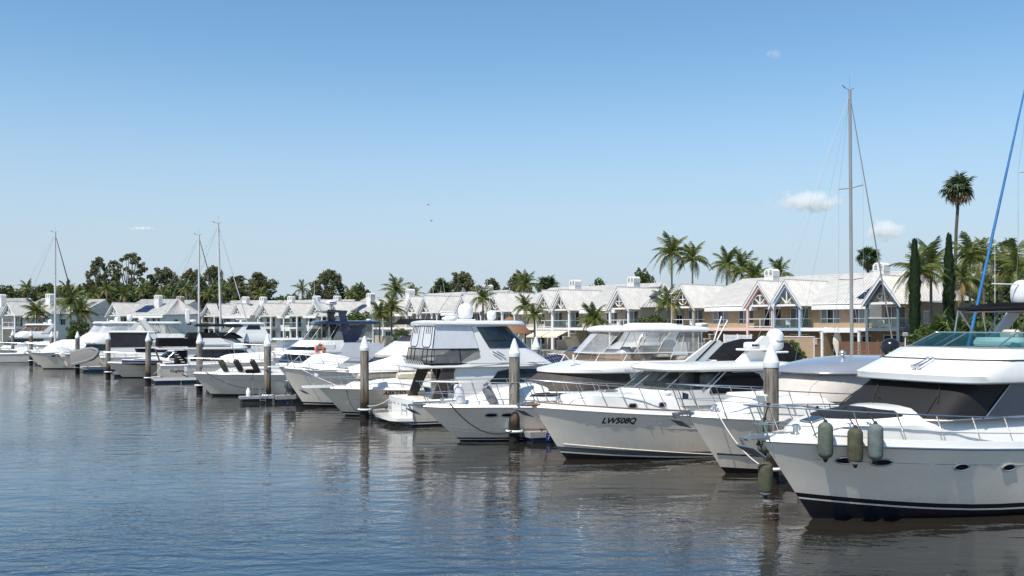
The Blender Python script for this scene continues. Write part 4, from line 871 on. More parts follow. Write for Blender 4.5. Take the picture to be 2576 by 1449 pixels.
f = Cabin(b, [(3.06, 6.9, F(2.4), 2.1, 2.3), (3.95, 8.1, F(2.4), 1.95, 2.0)], .8).build('flybridge', 'gelcoat', .02)
for v in (.12, .28): f.seam('black_stripe', 'boot_black', [(f.q(F(6.2), v), v), (1.98, v)], .035, .0)
sk = Cabin(b, [(3.18, F(4.0), F(-.15), 2.1, .3), (3.95, F(4.0), F(-.1), 2.06, .3)], .6, wa=.99); sk.patch('black_skirt', 'black_canvas', [(1, 0, 1), (2, 0, 1), (2.99, 0, 1)], off=.02)
cv = Cabin(b, [(3.9, F(7.6), F(2.4), 1.95, 1.7), (4.15, F(7.3), F(2.5), 1.9, 1.6), (4.42, F(6.8), F(2.6), 1.75, 1.5)], .8).build('console_cover', 'black_canvas', .05)
slab(b, 'bimini_top', 'black_canvas', F(7.5), F(3.3), 1.85, 5.02, .14, .4, .12)
for s_ in (1, -1): b.tubes('bimini_pole', 'steel', [[(F(6.9), s_*1.7, 5.05), (F(5.4), s_*1.9, 4.0)], [(F(4.2), s_*1.7, 5.05), (F(5.4), s_*1.9, 4.0)], [(F(3.5), s_*1.7, 5.05), (F(3.2), s_*1.9, 4.0)]], .02)
aw = MB().grid([[(F(-.3 + .55*k/4), y, 2.92 - 1.35*k/4 + .06*math.sin(k*1.6)) for k in range(5)] for y in (-2.0, -1.0, 0, 1.0)]); aw.build('stern_awning', 'tan_canvas', b.root, 40)
b.lettering('Kingfisher', F(1.55), .98, .36, .25, .008, 'ink', 'name_lettering')
for u in (F(5.9), F(5.6)): b.tubes('bridge_light', 'steel', [[(u, 2.0, 3.78), (u - .45, 2.0, 3.7)]], .025)
b.aerial(F(4.6), 1.4, 5.1, 2.0); KF = b
MB().cbox(F(2.5), F(1.5), -1.9, 1.2, 1.5, 2.75, .05).build('saloon_bulkhead', 'charcoal_mesh', b.root, 30)
# ================================================================== boat 10
b = Boat('motor_cruiser', 'low cream cruiser with a blue dinghy slung along its side', 'yacht', (-39.56, 93.1), 13, 4.0, 1.5, 1.2, 1.5, pe=2.4)
b.hull(simple_bands(.08, .08, False), 'hull_cream', toe=.1, rub='gelcoat'); b.line('knuckle_line', 'rub_grey', lambda t: .72, .012, .03); b.rail(.42, .95, mids=(.5,), n=6, lean=.3, over=.4); b.anchor(-.2, 1.6, .9)
c = Cabin(b, [(1.3, 1.2, 10, 1.6, 3), (1.75, 1.9, 10, 1.5, 3), (1.95, 3.2, 10, 1.3, 2.6)], .9, deck=.84).build('coachroof', 'gelcoat', .1); b.hatch(2.6, 0, 1.9, .25)
h = Cabin(b, [(1.8, 4.6, 10, 1.6, 1.8), (2.6, 5.6, 10, 1.45, 1.6)], .8).build('deckhouse', 'gelcoat', .05); h.patch('windscreen', 'dark_glass', [(-1.4, .1, .95), (0, .1, .95), (1.4, .1, .95)], both=False, off=.02); B10 = b
# ================================================================== boat 11: stern out, dark screened aft deck
b = Boat('motor_yacht', 'white yacht moored stern-out with dark screened aft deck and slanted clear bridge windows', 'yacht', (-47.4, 109.8), 17, 4.8, 2.3, 1.5, 1.6, stern_out=True)
b.hull(simple_bands(.1, .1), toe=.1, rub='gelcoat'); F = lambda q: 17.0 - q
MB().cbox(F(.02), F(-2.6), -2.1, 2.1, .28, .42, .04).build('swim_platform', 'gelcoat', b.root, 30)
h = Cabin(b, [(1.5, 5.5, F(.9), 2.2, 2.8), (2.68, 7.0, F(.9), 2.15, 2.6)], .8).build('deckhouse', 'gelcoat', .03); h.patch('saloon_window', 'dark_glass', [(1.1, .45, .85), (1.6, .45, .85)], off=.02)
sc_ = Cabin(b, [(2.66, F(5.5), F(.9), 2.15, .3), (4.32, F(6.0), F(1.0), 2.1, .3)], .6, wa=.99); sc_.build('screened_deck', 'vinyl_smoke', .02, top=False)
sc_.patch('screen', 'charcoal_mesh', [(1, .02, .98), (2, .02, .98), (2.99, .02, .98)], off=-.02)
slab(b, 'aft_roof', 'gelcoat', F(6.2), F(.85), 2.2, 4.3, .2, 1.0)
f = Cabin(b, [(3.2, 6.6, F(5.2), 2.15, 2.4), (4.2, 7.6, F(5.2), 2.0, 2.2)], .8).build('flybridge', 'gelcoat', .02)
e = Cabin(b, [(4.0, 7.6, F(5.4), 1.95, 1.8), (5.35, 8.4, F(4.9), 1.85, 1.6)], .75); e.patch('clear_curtain', 'vinyl_clear', [(1, .0, .98), (1.5, .1, .98), (2, .15, .98)], off=0); e.patch('front_curtain', 'vinyl_clear', [(-1, 0, .98), (0, 0, .98), (1, 0, .98)], both=False, off=0)
e.seam('curtain_frame', 'rubber', [(1.02, .98), (1.02, .05), (1.5, .1), (1.97, .12), (1.97, .98)], .03, .01); e.seam('curtain_zip', 'rubber', [(1.75, .95), (1.6, .25), (1.45, .25), (1.4, .95)], .02, .01)
slab(b, 'hardtop', 'gelcoat', 8.1, F(4.7), 2.0, 5.35, .2, 1.4)
for s_ in (1, -1): MB().prism([(F(6.2), 3.6), (F(5.5), 3.6), (F(4.2), 5.75), (F(4.8), 5.75)], s_*1.98, s_*2.12).build('radar_arch', 'gelcoat', b.root, 30)
MB().cbox(F(4.9), F(4.1), -2.1, 2.1, 5.72, 5.84, .04).build('arch_top', 'gelcoat', b.root, 30); b.radar(F(4.5), .6, 5.84, .42, .3); b.dome(F(3.2), -1.2, 5.7, .3, .75)
MB().cbox(F(9.8), F(9.3), -.25, .25, 5.4, 7.1, .08).build('signal_mast', 'gelcoat', b.root, 40); b.radar(F(10.2), .3, 5.55, .4, .3); b.aerial(F(3.0), 1.6, 4.5, 2.2, (0, .3)); b.aerial(F(6.0), 1.6, 5.5, 2.2); B11 = b
# ================================================================== boats 12-14 and the rest of the left end
def cruiser(label, bow, L, B, fb, fs, hull='hull_white', house=(1.0, 4.6, 2.2), win=True, ports=(), name='motor_cruiser', rail=.95, rake=1.4, stripe=True, cover=None, group=None):
    b = Boat(name, label, 'yacht', bow, L, B, fb, fs, rake, pe=2.4, group=group)
    b.hull(simple_bands(.1, .14, stripe), hull, toe=.1, rub='gelcoat'); b.rail(.42, rail, mids=(.5,), n=6, lean=.3, over=.3); b.anchor(-.2, fb + .1, .9)
    for u in ports: b.porthole(u, fb - .38, .26, .09)
    c = Cabin(b, [(fs, 1.2, L - 3, B*.42, 3), (fb + .2, 1.9, L - 3, B*.39, 3), (fb + .42, 3.2, L - 3, B*.35, 2.6)], .9, deck=.84).build('coachroof', 'gelcoat', .1)
    if house:
        z0 = fb + .3; h = Cabin(b, [(z0, house[1] - .6, L - 2.5, B*.42, 1.9), (z0 + house[0], house[1] + house[0], L - 2.5, B*.38, 1.7)], .8).build('deckhouse', 'gelcoat', .05)
        if win: h.patch('windscreen', 'dark_glass', [(-1.4, .1, .92), (0, .1, .92), (1.4, .1, .92)], both=False, off=.02)
    return b
# flybridge boats lying behind the front row
def flyboat(label, at, L=14, B=4.4, zf=(3.0, 4.1, 5.3), top='white_canvas', enc='vinyl_clear', face=-1, dome=True, win='dark_glass', name='flybridge_cruiser', arch=True, hull='hull_white', group=None):
    """at = bow (face -1: bow towards the fairway)"""
    b = Boat(name, label, 'yacht', at, L, B, 2.0, 1.5, 1.4, stern_out=(face > 0), group=group); b.hull(simple_bands(.1, .1), hull, toe=.1, rub='gelcoat')
    h = Cabin(b, [(1.6, 4.2, L - 2, B*.45, 2.6), (zf[0], 5.8, L - 2, B*.43, 2.4)], .8).build('deckhouse', 'gelcoat', .03)
    h.patch('saloon_window', win, [(-1.6, .4, .92), (0, .35, .92), (1.6, .4, .92)], both=False, off=.02)
    f = Cabin(b, [(zf[0] - .05, 5.7, L - 1.6, B*.46, 2.5), (zf[0] + .15, 5.5, L - 1.6, B*.47, 2.5), (zf[1], 7.0, L - 1.6, B*.42, 2.0)], .8).build('flybridge', 'gelcoat', .02, bottom=True)
    if enc:
        e = Cabin(b, [(zf[1] - .05, 7.1, L - 2.6, B*.40, 1.8), (zf[2], 8.0, L - 2.6, B*.38, 1.6)], .75)
        for qa, qb in ((-1, -.3), (-.3, .3), (.3, 1.0)): e.patch('front_curtain', enc, [(qa, 0, 1), (qb, 0, 1)], both=False, off=0)
        e.patch('side_curtain', enc, [(1, 0, 1), (2, 0, 1)], off=0); e.patch('rear_curtain', enc, [(2, 0, 1), (2.99, 0, 1)], off=0)
        for q in (.3, 1.0, 1.45, 1.97): e.seam('curtain_seam', 'seat_beige', [(q, 0), (q, 1)], .025, .01)
        MB().cbox(8.6, 9.2, -1.1, 1.1, zf[1] - .02, zf[1] + .5, .1).build('helm_console', 'gelcoat', b.root, 40)
        MB().cbox(9.7, 10.3, -1.1, 1.1, zf[1] - .02, zf[1] + .7, .1).build('helm_seat', 'seat_beige', b.root, 40)
    slab(b, 'hardtop', top, 7.7, L - 2.2, B*.41, zf[2], .2, 1.4)
    if arch:
        for s_ in (1, -1): MB().prism([(L - 4.0, zf[1] - .3), (L - 3.0, zf[1] - .3), (L - 1.9, zf[2] + .2), (L - 2.5, zf[2] + .2)], s_*B*.42, s_*(B*.42 + .12)).build('radar_arch', 'gelcoat', b.root, 30)
    if dome: b.dome(L - 2.8, .5, zf[2] + .2, .32, .75); b.radar(L - 3.4, -.6, zf[2] + .2, .35, .25)
    b.aerial(L - 2.6, -1.3, zf[2] + .2, 2.2); return b
def SL(l, s_): return (AX.x * s_ + NX.x * l, AX.y * s_ + NX.y * l)      # l across the berths, s along them
b = flyboat('cream cruiser with two oval portholes, white cockpit cover and clear flybridge curtains', (-56.9, 112.7), 14, 4.3, (3.0, 4.2, 5.35), 'white_canvas', 'vinyl_milky', hull='hull_cream', dome=False); B12 = b
b.rail(.42, .95, mids=(.5,), n=6, lean=.3, over=.4); b.anchor(-.2, 2.05, .9)
for u in (2.5, 3.2): b.porthole(u, 1.55, .26, .09)
Cabin(b, [(1.95, 1.1, 7, 1.6, 2.2), (2.6, 1.6, 6.6, 1.5, 2.0), (3.1, 2.4, 6.2, 1.1, 1.8), (3.45, 3.4, 5.6, .5, 1.2)], .9).build('cockpit_cover', 'white_canvas', .05)
b.lettering('AFNMQ', 4.5, 1.60, .26, .2, .004)
b = flyboat('white flybridge cruiser just behind the cream porthole cruiser at the left end', (-61.9, 121.6), 13.5, 4.2, (3.0, 4.2, 5.4), 'white_canvas', 'vinyl_milky', hull='hull_cream'); b.rail(.42, .95, mids=(.5,), n=6, lean=.3); B13 = b
b = cruiser('leftmost cream cruiser of the front row, dark mooring line on its bow', (-72.4, 134.9), 14, 4.4, 1.75, 1.5, 'hull_cream', (.8, 4.2, 0), ports=(3.6,)); B14 = b
b = flyboat('white flybridge cruiser at the far left with beige bridge curtains', SL(-165, -16.5), 14, 4.4, (3.3, 4.3, 5.2), 'white_canvas', 'vinyl_brown')
b = flyboat('white cruiser with dark slanted bridge windows behind the black bimini', SL(-110, 6.2), 14, 4.4, (3.3, 4.2, 5.25), 'gelcoat', None, arch=False, dome=False)
k = Cabin(b, [(4.15, 6.9, 12.3, 1.85, 2.0), (5.25, 8.2, 11.6, 1.65, 1.7)], .75).build('bridge_house', 'gelcoat', .02); k.patch('bridge_window', 'dark_glass', [(1.15, .5, .93), (1.8, .5, .93)], off=.02); k.patch('front_window', 'screen_glass', [(-.95, .1, .95), (0, .1, .95), (.95, .1, .95)], both=False, off=.02)
b.openarray(9.5, 0, 5.5); 
b = cruiser('low white trawler with small blue windows behind the covered tender', SL(-83.5, 11.5), 13, 4.2, 2.5, 2.2, 'hull_white', (.9, 4.2, 0)); 
h = Cabin(b, [(2.6, 3.2, 11, 1.9, 1.6), (3.85, 3.6, 11, 1.85, 1.5)], .6).build('wheelhouse', 'gelcoat', .05)
for i in range(4): h.patch('wheelhouse_window', 'navy', [(1.08 + .22*i, .45, .85), (1.2 + .22*i, .45, .85)], off=.02)
slab(b, 'roof', 'gelcoat', 3.0, 11.5, 2.05, 3.85, .12, 1.2)
for i in range(9): b.tubes('deck_post', 'gelcoat', [[(4.0 + i*.85, -1.9, 3.95), (4.0 + i*.85, -1.9, 4.2)]], .07)
b = flyboat('white flybridge cruiser with clear curtains and outriggers behind the navy hardtop', SL(-96.5, 24.0), 14, 4.4, (3.1, 4.0, 5.1), 'white_canvas', 'vinyl_clear')
b = Boat('runabout', 'low boat under a long black canopy behind the radar mast', 'boat', (8.6, 57.5), 11, 3.6, 1.5, 1.2, 1.0); b.hull(simple_bands(.1, .1), toe=.08); B_rn = b
Cabin(b, [(2.2, 2.6, 10, 1.7, 2.2), (3.3, 3.6, 9.6, 1.6, 2.0), (3.95, 5.2, 9.2, 1.1, 1.6), (4.2, 6.2, 8.8, .5, 1.0)], .9).build('canopy', 'black_canvas', .08)
h = Cabin(b, [(1.4, 1.6, 10.2, 1.65, 2.2), (2.3, 2.4, 10.2, 1.6, 2.2)], .9).build('cabin', 'gelcoat', .05)
b.tubes('radar_post', 'steel', [[(3.6, .3, 2.3), (3.6, .3, 5.0)]], .05); b.radar(3.6, .3, 5.0, .40, .24, 'Raymarine')
b = flyboat('white flybridge cruiser partly hidden beyond the tall tinted bridge window', (1.5, 66.0), 13, 4.2, (2.9, 3.9, 5.0), 'white_canvas', 'vinyl_milky', dome=False)
# ------------------------------------------------------------------ pilings and pontoons
PX = [1940, 1294, 917, 673, 502, 373, 272, 195, 130, 78, 32]
PIL = [((x - 1288) / 2400 * (30.4 + 10.8*i), 30.4 + 10.8*i) for i, x in enumerate(PX)]
shaft = MB().lathe([(.235, -2.0), (.235, 3.80)], 20).mesh('shaft', 'pile_concrete')
cap = MB().lathe([(.25, 3.70), (.255, 3.72), (.255, 3.87), (.242, 3.90), (.15, 4.19), (.075, 4.40), (.04, 4.48), (.012, 4.50)], 24).mesh('cap', 'white_plastic', 14)
coll = MB().tube([(.33*math.cos(a), .33*math.sin(a), .50) for a in [i*.3142 for i in range(20)]], .06, 6, closed=True).mesh('collar', 'white_plastic', 40)
where = ['between the nearest yacht and the silver-hardtop cruiser', 'left of LW508Q beside pontoon number 7', 'between the stern-out yacht and the ABK23Q cruiser', 'in front of the cream-hulled navy-hardtop yacht', 'behind the bow rail of the navy-hardtop yacht', 'at the stern of the Kingfisher yacht', 'left of the blue dinghy', 'in front of the hung inflatable', 'behind the cream porthole cruiser', 'second from the left edge of the photo', 'nearest the left edge of the photo']
for i, (x, y) in enumerate(PIL):
    t = thing('mooring_pile', 'concrete mooring pile with white cone cap, ' + where[i], 'pile', (x, y, 0), random.uniform(0, 6), 'mooring piles along the fairway')
    link('shaft', shaft, t); link('cap', cap, t); link('collar', coll, t)
for (x, y), lb in (((1.45, 58.0), 'white cone capped pile peeking out behind the tall tinted bridge window'), ((-25.3, 91.0), 'white cone capped pile peeking out behind the black bimini yacht')):
    t = thing('mooring_pile', lb, 'pile', (x, y, -.1), 0, 'mooring piles among the boats'); link('shaft', shaft, t); link('cap', cap, t)
fl = MB().cbox(0, 2.1, -.62, .62, -.25, .30, .05).mesh('float', 'float_blue', 30)
plank = MB().box(0, .17, -.70, .70, .45, .49).mesh('plank', 'dock_deck', 0)
fing = ['beside the nearest yacht', 'carrying the blue number 7 sign', 'beside the stern-out swim platform', 'with grey covered tender beside it', 'hidden behind the covered-tender yacht', 'behind which the Kingfisher yacht lies', 'beside the blue dinghy', 'under the hung inflatable', 'beside the cream porthole cruiser', 'second from the left', 'leftmost']
for i, (x, y) in enumerate(PIL):
    t = thing('finger_pontoon', 'narrow floating pontoon ' + fing[i], 'pontoon', (x + .15*AX.x, y + .15*AX.y, 0), TH, 'finger pontoons')
    MB().box(.3, 14.2, -.72, -.64, .24, .46).box(.3, 14.2, .64, .72, .24, .46).box(.28, .36, -.72, .72, .24, .46).build('edge_board', 'rub_grey' if i != 5 else 'white_plastic', t, 0)
    for k in range(6): link('float', fl, t, (.4 + 2.3*k, 0, 0))
    for k in range(36 if i in (1, 3, 5) else 12): link('plank', plank, t, (.32 + .19*k, 0, 0))
    if i not in (1, 3, 5): MB().box(.32 + .19*12, 14.2, -.70, .70, .45, .488).build('decking', 'dock_deck', t, 0)
    else: MB().box(.32 + .19*36, 14.2, -.70, .70, .45, .488).build('decking', 'dock_deck', t, 0)
    if i == 1:
        MB().cbox(1.0, 1.22, -.79, -.74, .08, .42, .01).build('number_sign', 'blue_sign', t, 0)
        me = text_mesh('7', .26); me.materials.append(M['white_plastic']); link('numeral', me, [c for c in t.children if c.name.startswith('number_sign')][0], (1.11, -.795, .25), (R(90), 0, 0))
        MB().cbox(1.5, 5.0, -.95, -.74, -.1, .36, .08).build('dock_fender', 'rubber', t, 40)
    for k in (.9, 6, 11):
        MB().tube([(k - .14, -.55, .58), (k + .14, -.55, .58)], .02, 6).tube([(k, -.55, .47), (k, -.55, .58)], .03, 6).build('cleat', 'rubber', t)
p0 = Vector((*PIL[0], 0)) - Vector((-.6, .8, 0)) * 12; p1 = Vector((*PIL[-1], 0)) + Vector((-.6, .8, 0)) * 14
wd = (p1 - p0).normalized(); q0 = p0 + Vector((AX.x, AX.y, 0)) * 16; q1 = p1 + Vector((AX.x, AX.y, 0)) * 16
t = thing('walkway_pontoon', 'long floating main walkway behind the front row of boats', 'pontoon', q0, math.atan2(wd.y, wd.x)); ln = (q1 - q0).length
MB().box(0, ln, -1.1, 1.1, .30, .5).build('decking', 'dock_deck', t, 0); MB().box(0, ln, -1.0, 1.0, -.3, .298).build('float', 'float_blue', t, 0)
# ------------------------------------------------------------------ fenders hung on the boats
def fender(label, pos, h, r, m, top=None, tilt=(0, 0), cap=None, tip='rubber'):
    t = thing('fender', label, 'fender', pos, 0, None); t.rotation_euler = (tilt[0], tilt[1], random.uniform(0, 6) if tilt == (0, 0) else 0)
    k = h - 2*r*.8; P = [(.03, -h*.5 - .05), (r*.35, -h*.5)]
    for i in range(1, 6): a = R(-90 + 90*i/5); P.append((r*math.cos(a) if i < 5 else r, -k/2 + r*.8*math.sin(a)))
    P.append((r*1.02, 0))
    for i in range(0, 6): a = R(90*i/5); P.append((max(r*math.cos(a), .03), k/2 + r*.8*math.sin(a)))
    MB().lathe(P, 18).build('body', m, t, 60)
    if cap: MB().lathe([(r*.36, -h*.5 - .01)] + [(r*1.012*math.cos(R(a)), -k/2 + r*.82*math.sin(R(a))) for a in (-75, -60, -45, -30)], 18).build('end_cap', cap, t, 60)
    MB().lathe([(.05, 0), (.06, .06), (.03, .12)], 10, (0, 0, h*.5 - .06)).build('top_eye', tip, t); MB().lathe([(.03, -.09), (.05, -.05), (.07, 0)], 10, (0, 0, -h*.5 - .0)).build('bottom_eye', tip, t)
    if top is not None:
        inv = t.matrix_basis.to_3x3().inverted(); d = inv @ (Vector(top) - Vector(pos))
        MB().tube([(0, 0, h*.5), d*.6 + Vector((.03, 0, h*.2)), d], .016, 6).build('rope', 'rope_dark', t)
        MB().tube([d + Vector((.06*math.cos(a), .04*math.sin(a*2), .05*math.sin(a))) for a in [i*.5 for i in range(12)]], .02, 5).build('knot', 'rope_dark', t)
    return t
def WP(b, u, y, z):
    m = Matrix.Translation(b.root.location) @ b.root.rotation_euler.to_matrix().to_4x4(); return m @ Vector((u, y, z))
def railpt(b, u, h, out=0.0, inset=.93):
    t = b.tu(u, b.zs(.1)); z = b.zs(t); p = b.S(t, z); return WP(b, u, -((max(p.y*inset - .03, .16) + out) if out < .2 else p.y + out), z + .1 + h)
for u, m, lb, dz, cp in ((1.16, 'fender_green', 'grey-green fabric fender, left of three in a row on the near yacht', 0, None), (1.78, 'fender_olive', 'olive fabric fender with white tip, middle of three on the near yacht', -.10, 'white_plastic'), (2.22, 'fender_teal', 'pale teal fabric fender, right of three on the near yacht', .02, None)):
    tp = railpt(B1, u, .80); fender(lb, railpt(B1, u, .80 - .78 + dz, .21), .92, .185, m, tp, cap=cp)
tp = WP(B1, -.1, 0, 2.05); fender('olive fabric fender hanging low at the stem of the near yacht', WP(B1, .06, -.05, 1.16), .86, .185, 'fender_olive', tp, cap='white_plastic')
tp = WP(B1, .62, .52, 2.95); fender('green fabric fender hanging on the far bow of the near yacht', WP(B1, .6, .66, 2.12), .9, .185, 'fender_green', tp)
for u, lb, m, tl in ((1.55, 'white round-ended fender with black top resting on the porthole cruiser foredeck', 'white_plastic', (.0, -.2)), (2.75, 'grey fender tilted on the foredeck of the brown-covered cruiser', 'fender_grey', (.0, -.5))):
    t = B4.tu(u, 1.6); fender(lb, railpt(B4, u, .42, -.25), .95, .2, m, railpt(B4, u - .2, .95), tl, tip='rubber')
for u, lb in ((2.0, 'dark green fender at the left on the rail of the navy-hardtop yacht'), (3.0, 'dark green fender in the middle on the rail of the navy-hardtop yacht'), (4.1, 'black fender at the right on the rail of the navy-hardtop yacht')):
    fender(lb, railpt(B8, u, .55, .02), .95, .2, 'fender_olive' if u < 2.5 else 'fender_black', None, (.2, -.45), tip='rubber')
# ------------------------------------------------------------------ tenders, dinghies and other small craft
def tarp(name, label, cat, b, ul, w0, prof, m, lump=.05):
    """cloth over a tender: ridge height by position, sagging to the sides, with folds"""
    t = thing(name, label, cat, WP(b, ul[0], 0, prof[0][1]), TH)
    rows = []; n = 22
    for i in range(n + 1):
        f = i / n; u = lerp(0, ul[1] - ul[0], f); zt = interp(f, [p[0] for p in prof], [p[2] for p in prof]); zl = interp(f, [p[0] for p in prof], [p[1] for p in prof]); ww = w0 * interp(f, [0, .06, .2, .8, .95, 1], [.25, .6, 1, 1, .8, .45])
        r_ = []
        for j in range(13):
            s_ = -1 + j / 6; a = abs(s_); z = lerp(zt, zl, a ** 2.4) + lump * math.sin(7*f + 3*s_) * math.cos(5*s_ + 2*f) * (1 - a*.5); r_.append((u + .03*math.sin(6*s_ + i), ww * s_ * (1 + .04*math.sin(i*1.3 + j)), z - prof[0][1]))
        rows.append(r_)
    g = MB().grid(rows); g.build('cover', m, t, 60)
    MB().cbox(.4, ul[1] - ul[0] - .3, -w0*.8, w0*.8, -.35, .02, .1).build('hull', 'hull_cream', t, 40)
    for u in (.8, (ul[1] - ul[0])*.7): MB().tube([(u, -w0*1.02, .0), (u, -w0*1.05, .4)], .02, 5).build('tie_strap', 'rubber', t)
    return t
tarp('covered_tender', 'tender under a white peaked tarp on the ABK23Q cruiser foredeck', 'tender', B6, (1.65, 5.5), .95, [(0, 2.42, 2.72), (.35, 2.45, 2.95), (.78, 2.5, 3.42), (.92, 2.45, 3.1), (1, 2.45, 2.6)], 'white_canvas')
tarp('covered_tender', 'tender under a long white cover on the navy-hardtop yacht foredeck', 'tender', B8, (1.95, 5.75), .9, [(0, 2.60, 2.82), (.1, 2.42, 2.95), (.4, 2.4, 3.06), (.85, 2.45, 3.12), (1, 2.5, 3.0)], 'white_canvas', .03)
def dinghy(name, label, loc, rz, L, w, m, tubes=True, tilt=0.0, cover=None):
    t = thing(name, label, 'dinghy', loc, rz); t.rotation_euler = (tilt, 0, rz)
    if tubes:
        pts = [(0, w*.38, 0), (L*.5, w*.40, 0), (L*.78, w*.34, .05), (L*.95, w*.16, .14), (L, 0, .17), (L*.95, -w*.16, .14), (L*.78, -w*.34, .05), (L*.5, -w*.40, 0), (0, -w*.38, 0)]
        MB().tube(pts, .2, 10).build('tube', m, t, 60); MB().grid([[(L*f, y*w*.36*(1 - max(0, f - .6)*1.6), -.12 - .18*(1 - abs(y))) for y in (-1, -.5, 0, .5, 1)] for f in (0, .3, .6, .8, .92)]).build('floor', 'grey_canvas', t, 40)
        MB().cbox(.0, .08, -w*.3, w*.3, -.2, .22, .02).build('transom', 'fender_grey', t, 30)
        if cover: MB().grid([[(L*f, y*w*.5*(1 - max(0, f - .6)*1.3), .16 + .08*(1 - abs(y))) for y in (-1, -.5, 0, .5, 1)] for f in (0, .3, .6, .8, .95)]).build('cover', cover, t, 40)
    else:
        rows = []
        for f in [i/10 for i in range(11)]:
            wf = w*.5*(1 - max(0, f - .35)**2*2.2); zk = -.34 + .30*max(0, f - .6)
            rows.append([(L*f, wf, .1 + .12*f), (L*f, wf*.92, -.1), (L*f, wf*.55, zk + .06), (L*f, 0, zk), (L*f, -wf*.55, zk + .06), (L*f, -wf*.92, -.1), (L*f, -wf, .1 + .12*f)])
        MB().grid(rows).build('hull', m, t, 40)
        MB().tube([r_[0] for r_ in rows] + [r_[-1] for r_ in reversed(rows)], .03, 6).build('gunwale', 'white_plastic', t); MB().tube([(r_[1][0], r_[1][1] + .01, r_[1][2]) for r_ in rows], .012, 5).tube([(r_[5][0], r_[5][1] - .01, r_[5][2]) for r_ in rows], .012, 5).build('stripe', 'white_plastic', t)
        for f in (.25, .55): MB().box(L*f, L*f + .25, -w*.4, w*.4, 0, .03).build('thwart', 'hull_cream', t, 0)
        if cover: MB().grid([[(L*f, y*w*.5*(1 - max(0, f - .35)**2*2.2), .13 + .12*f + .06*math.sin(9*f + 3*y)) for y in (-1, -.5, 0, .5, 1)] for f in (0, .2, .4, .6, .7)]).build('cover', cover, t, 40)
    return t
def outboard(parent, x, y, z, k=1.0, m='engine_grey', lift=0.0, name='outboard_motor'):
    o = MB().cbox(-.22*k, .22*k, -.17*k, .17*k, .25*k, .75*k, .07*k).build(name, m, parent, 40, loc=(x, y, z), rot=(0, lift, 0))
    MB().cbox(-.10*k, .10*k, -.06*k, .06*k, -.55*k, .27*k, .03*k).build('leg', m, o, 40); MB().prism([(-.16*k, -.60*k), (.12*k, -.60*k), (.10*k, -.42*k), (-.22*k, -.42*k)], -.03*k, .03*k).build('skeg', 'alloy', o, 0); MB().ball((-.2*k, 0, -.5*k), .05*k, .13*k, .13*k, 8, 5).build('propeller', 'alloy', o); return o
dinghy('dinghy', 'blue dinghy with striped sides slung along the low cream cruiser', WP(B10, 4.9, -2.35, 1.62), TH + math.pi, 3.6, 1.4, 'blue_boat', False, 0, 'black_canvas')
t = dinghy('inflatable_dinghy', 'grey inflatable stowed on its side across the stern beyond the third pile from left', (-48.8, 105.6, 1.45), R(10), 3.0, 1.7, 'fender_grey', True, R(72), 'grey_canvas'); t.rotation_euler = (R(72), R(-14), R(8))
t2 = thing('outboard_bracket', 'white outboard motor raised on a stand left of the hung inflatable', 'outboard motor', WP(B11, 20.6, .2, .35), TH); MB().tube([(0, 0, 0), (0, 0, .9)], .05, 6).build('post', 'alloy', t2); outboard(t2, -.1, 0, .85, 1.3, 'hull_white', -.35)
# covered grey tender with twin outboards by the fourth pile
tx, ty = PIL[3]; t = thing('covered_skiff', 'grey skiff with twin outboards and white cover beside the fourth pile', 'tender', (tx + 1.6, ty + .6, 0), TH)
sk_rows = [[(f*3.6, s_*.85*(1 - max(0, f - .7)*1.8), z) for s_, z in ((1, .85), (.85, .3), (.4, .05), (0, 0), (-.4, .05), (-.85, .3), (-1, .85))] for f in (0, .3, .6, .85, 1)]
MB().grid(sk_rows).build('hull', 'engine_grey', t, 40); MB().grid([[(f*3.6 + .1, y*.9, .88 + (.85 if f > .2 else .2)*(1 - abs(y)**1.5)*min(1, f*2.5)) for y in (-1, -.5, 0, .5, 1)] for f in (0, .15, .4, .7, 1)]).build('cover', 'white_canvas', t, 30)
outboard(t, -.25, -.45, .55, 1.25); outboard(t, -.25, .45, .55, 1.25)
t = thing('pontoon_ladder', 'small platform with ladder and gas bottles left of the fourth pile', 'platform', (tx - 1.7, ty - .5, 0), TH)
MB().prism([(0, -.5), (2.1, -.7), (2.1, .7), (0, .5)], .3, .45, 'z').build('deck', 'rub_grey', t, 30); MB().prism([(.1, -.45), (2.0, -.6), (2.0, .6), (.1, .45)], -.2, .3, 'z').build('float', 'rubber', t, 30)
for y in (-.3, .1): MB().lathe([(.11, 0), (.12, .05), (.12, .36), (.06, .46), (.05, .55)], 12, (.55, y, .45)).build('gas_bottle', 'white_plastic', t, 40)
for k in (0, 1): MB().tube([(1.2 + .35*k, -.72, .1), (1.2 + .35*k, -.72, .95), (1.2 + .35*k, -.4, 1.05), (1.2 + .35*k, -.3, .5)], .02, 5).build('ladder_rail', 'steel', t)
for z in (.2, .45, .7): MB().tube([(1.2, -.72, z), (1.55, -.72, z)], .016, 5).build('rung', 'steel', t)
MB().tube([(.9, .3, .5), (.9, .3, 1.9), (1.1, .1, 2.0)], .025, 6).build('crane_post', 'steel', t); MB().cbox(.4, 1.3, -.1, .3, 1.95, 2.2, .06).build('motor_cover', 'black_canvas', t, 40)
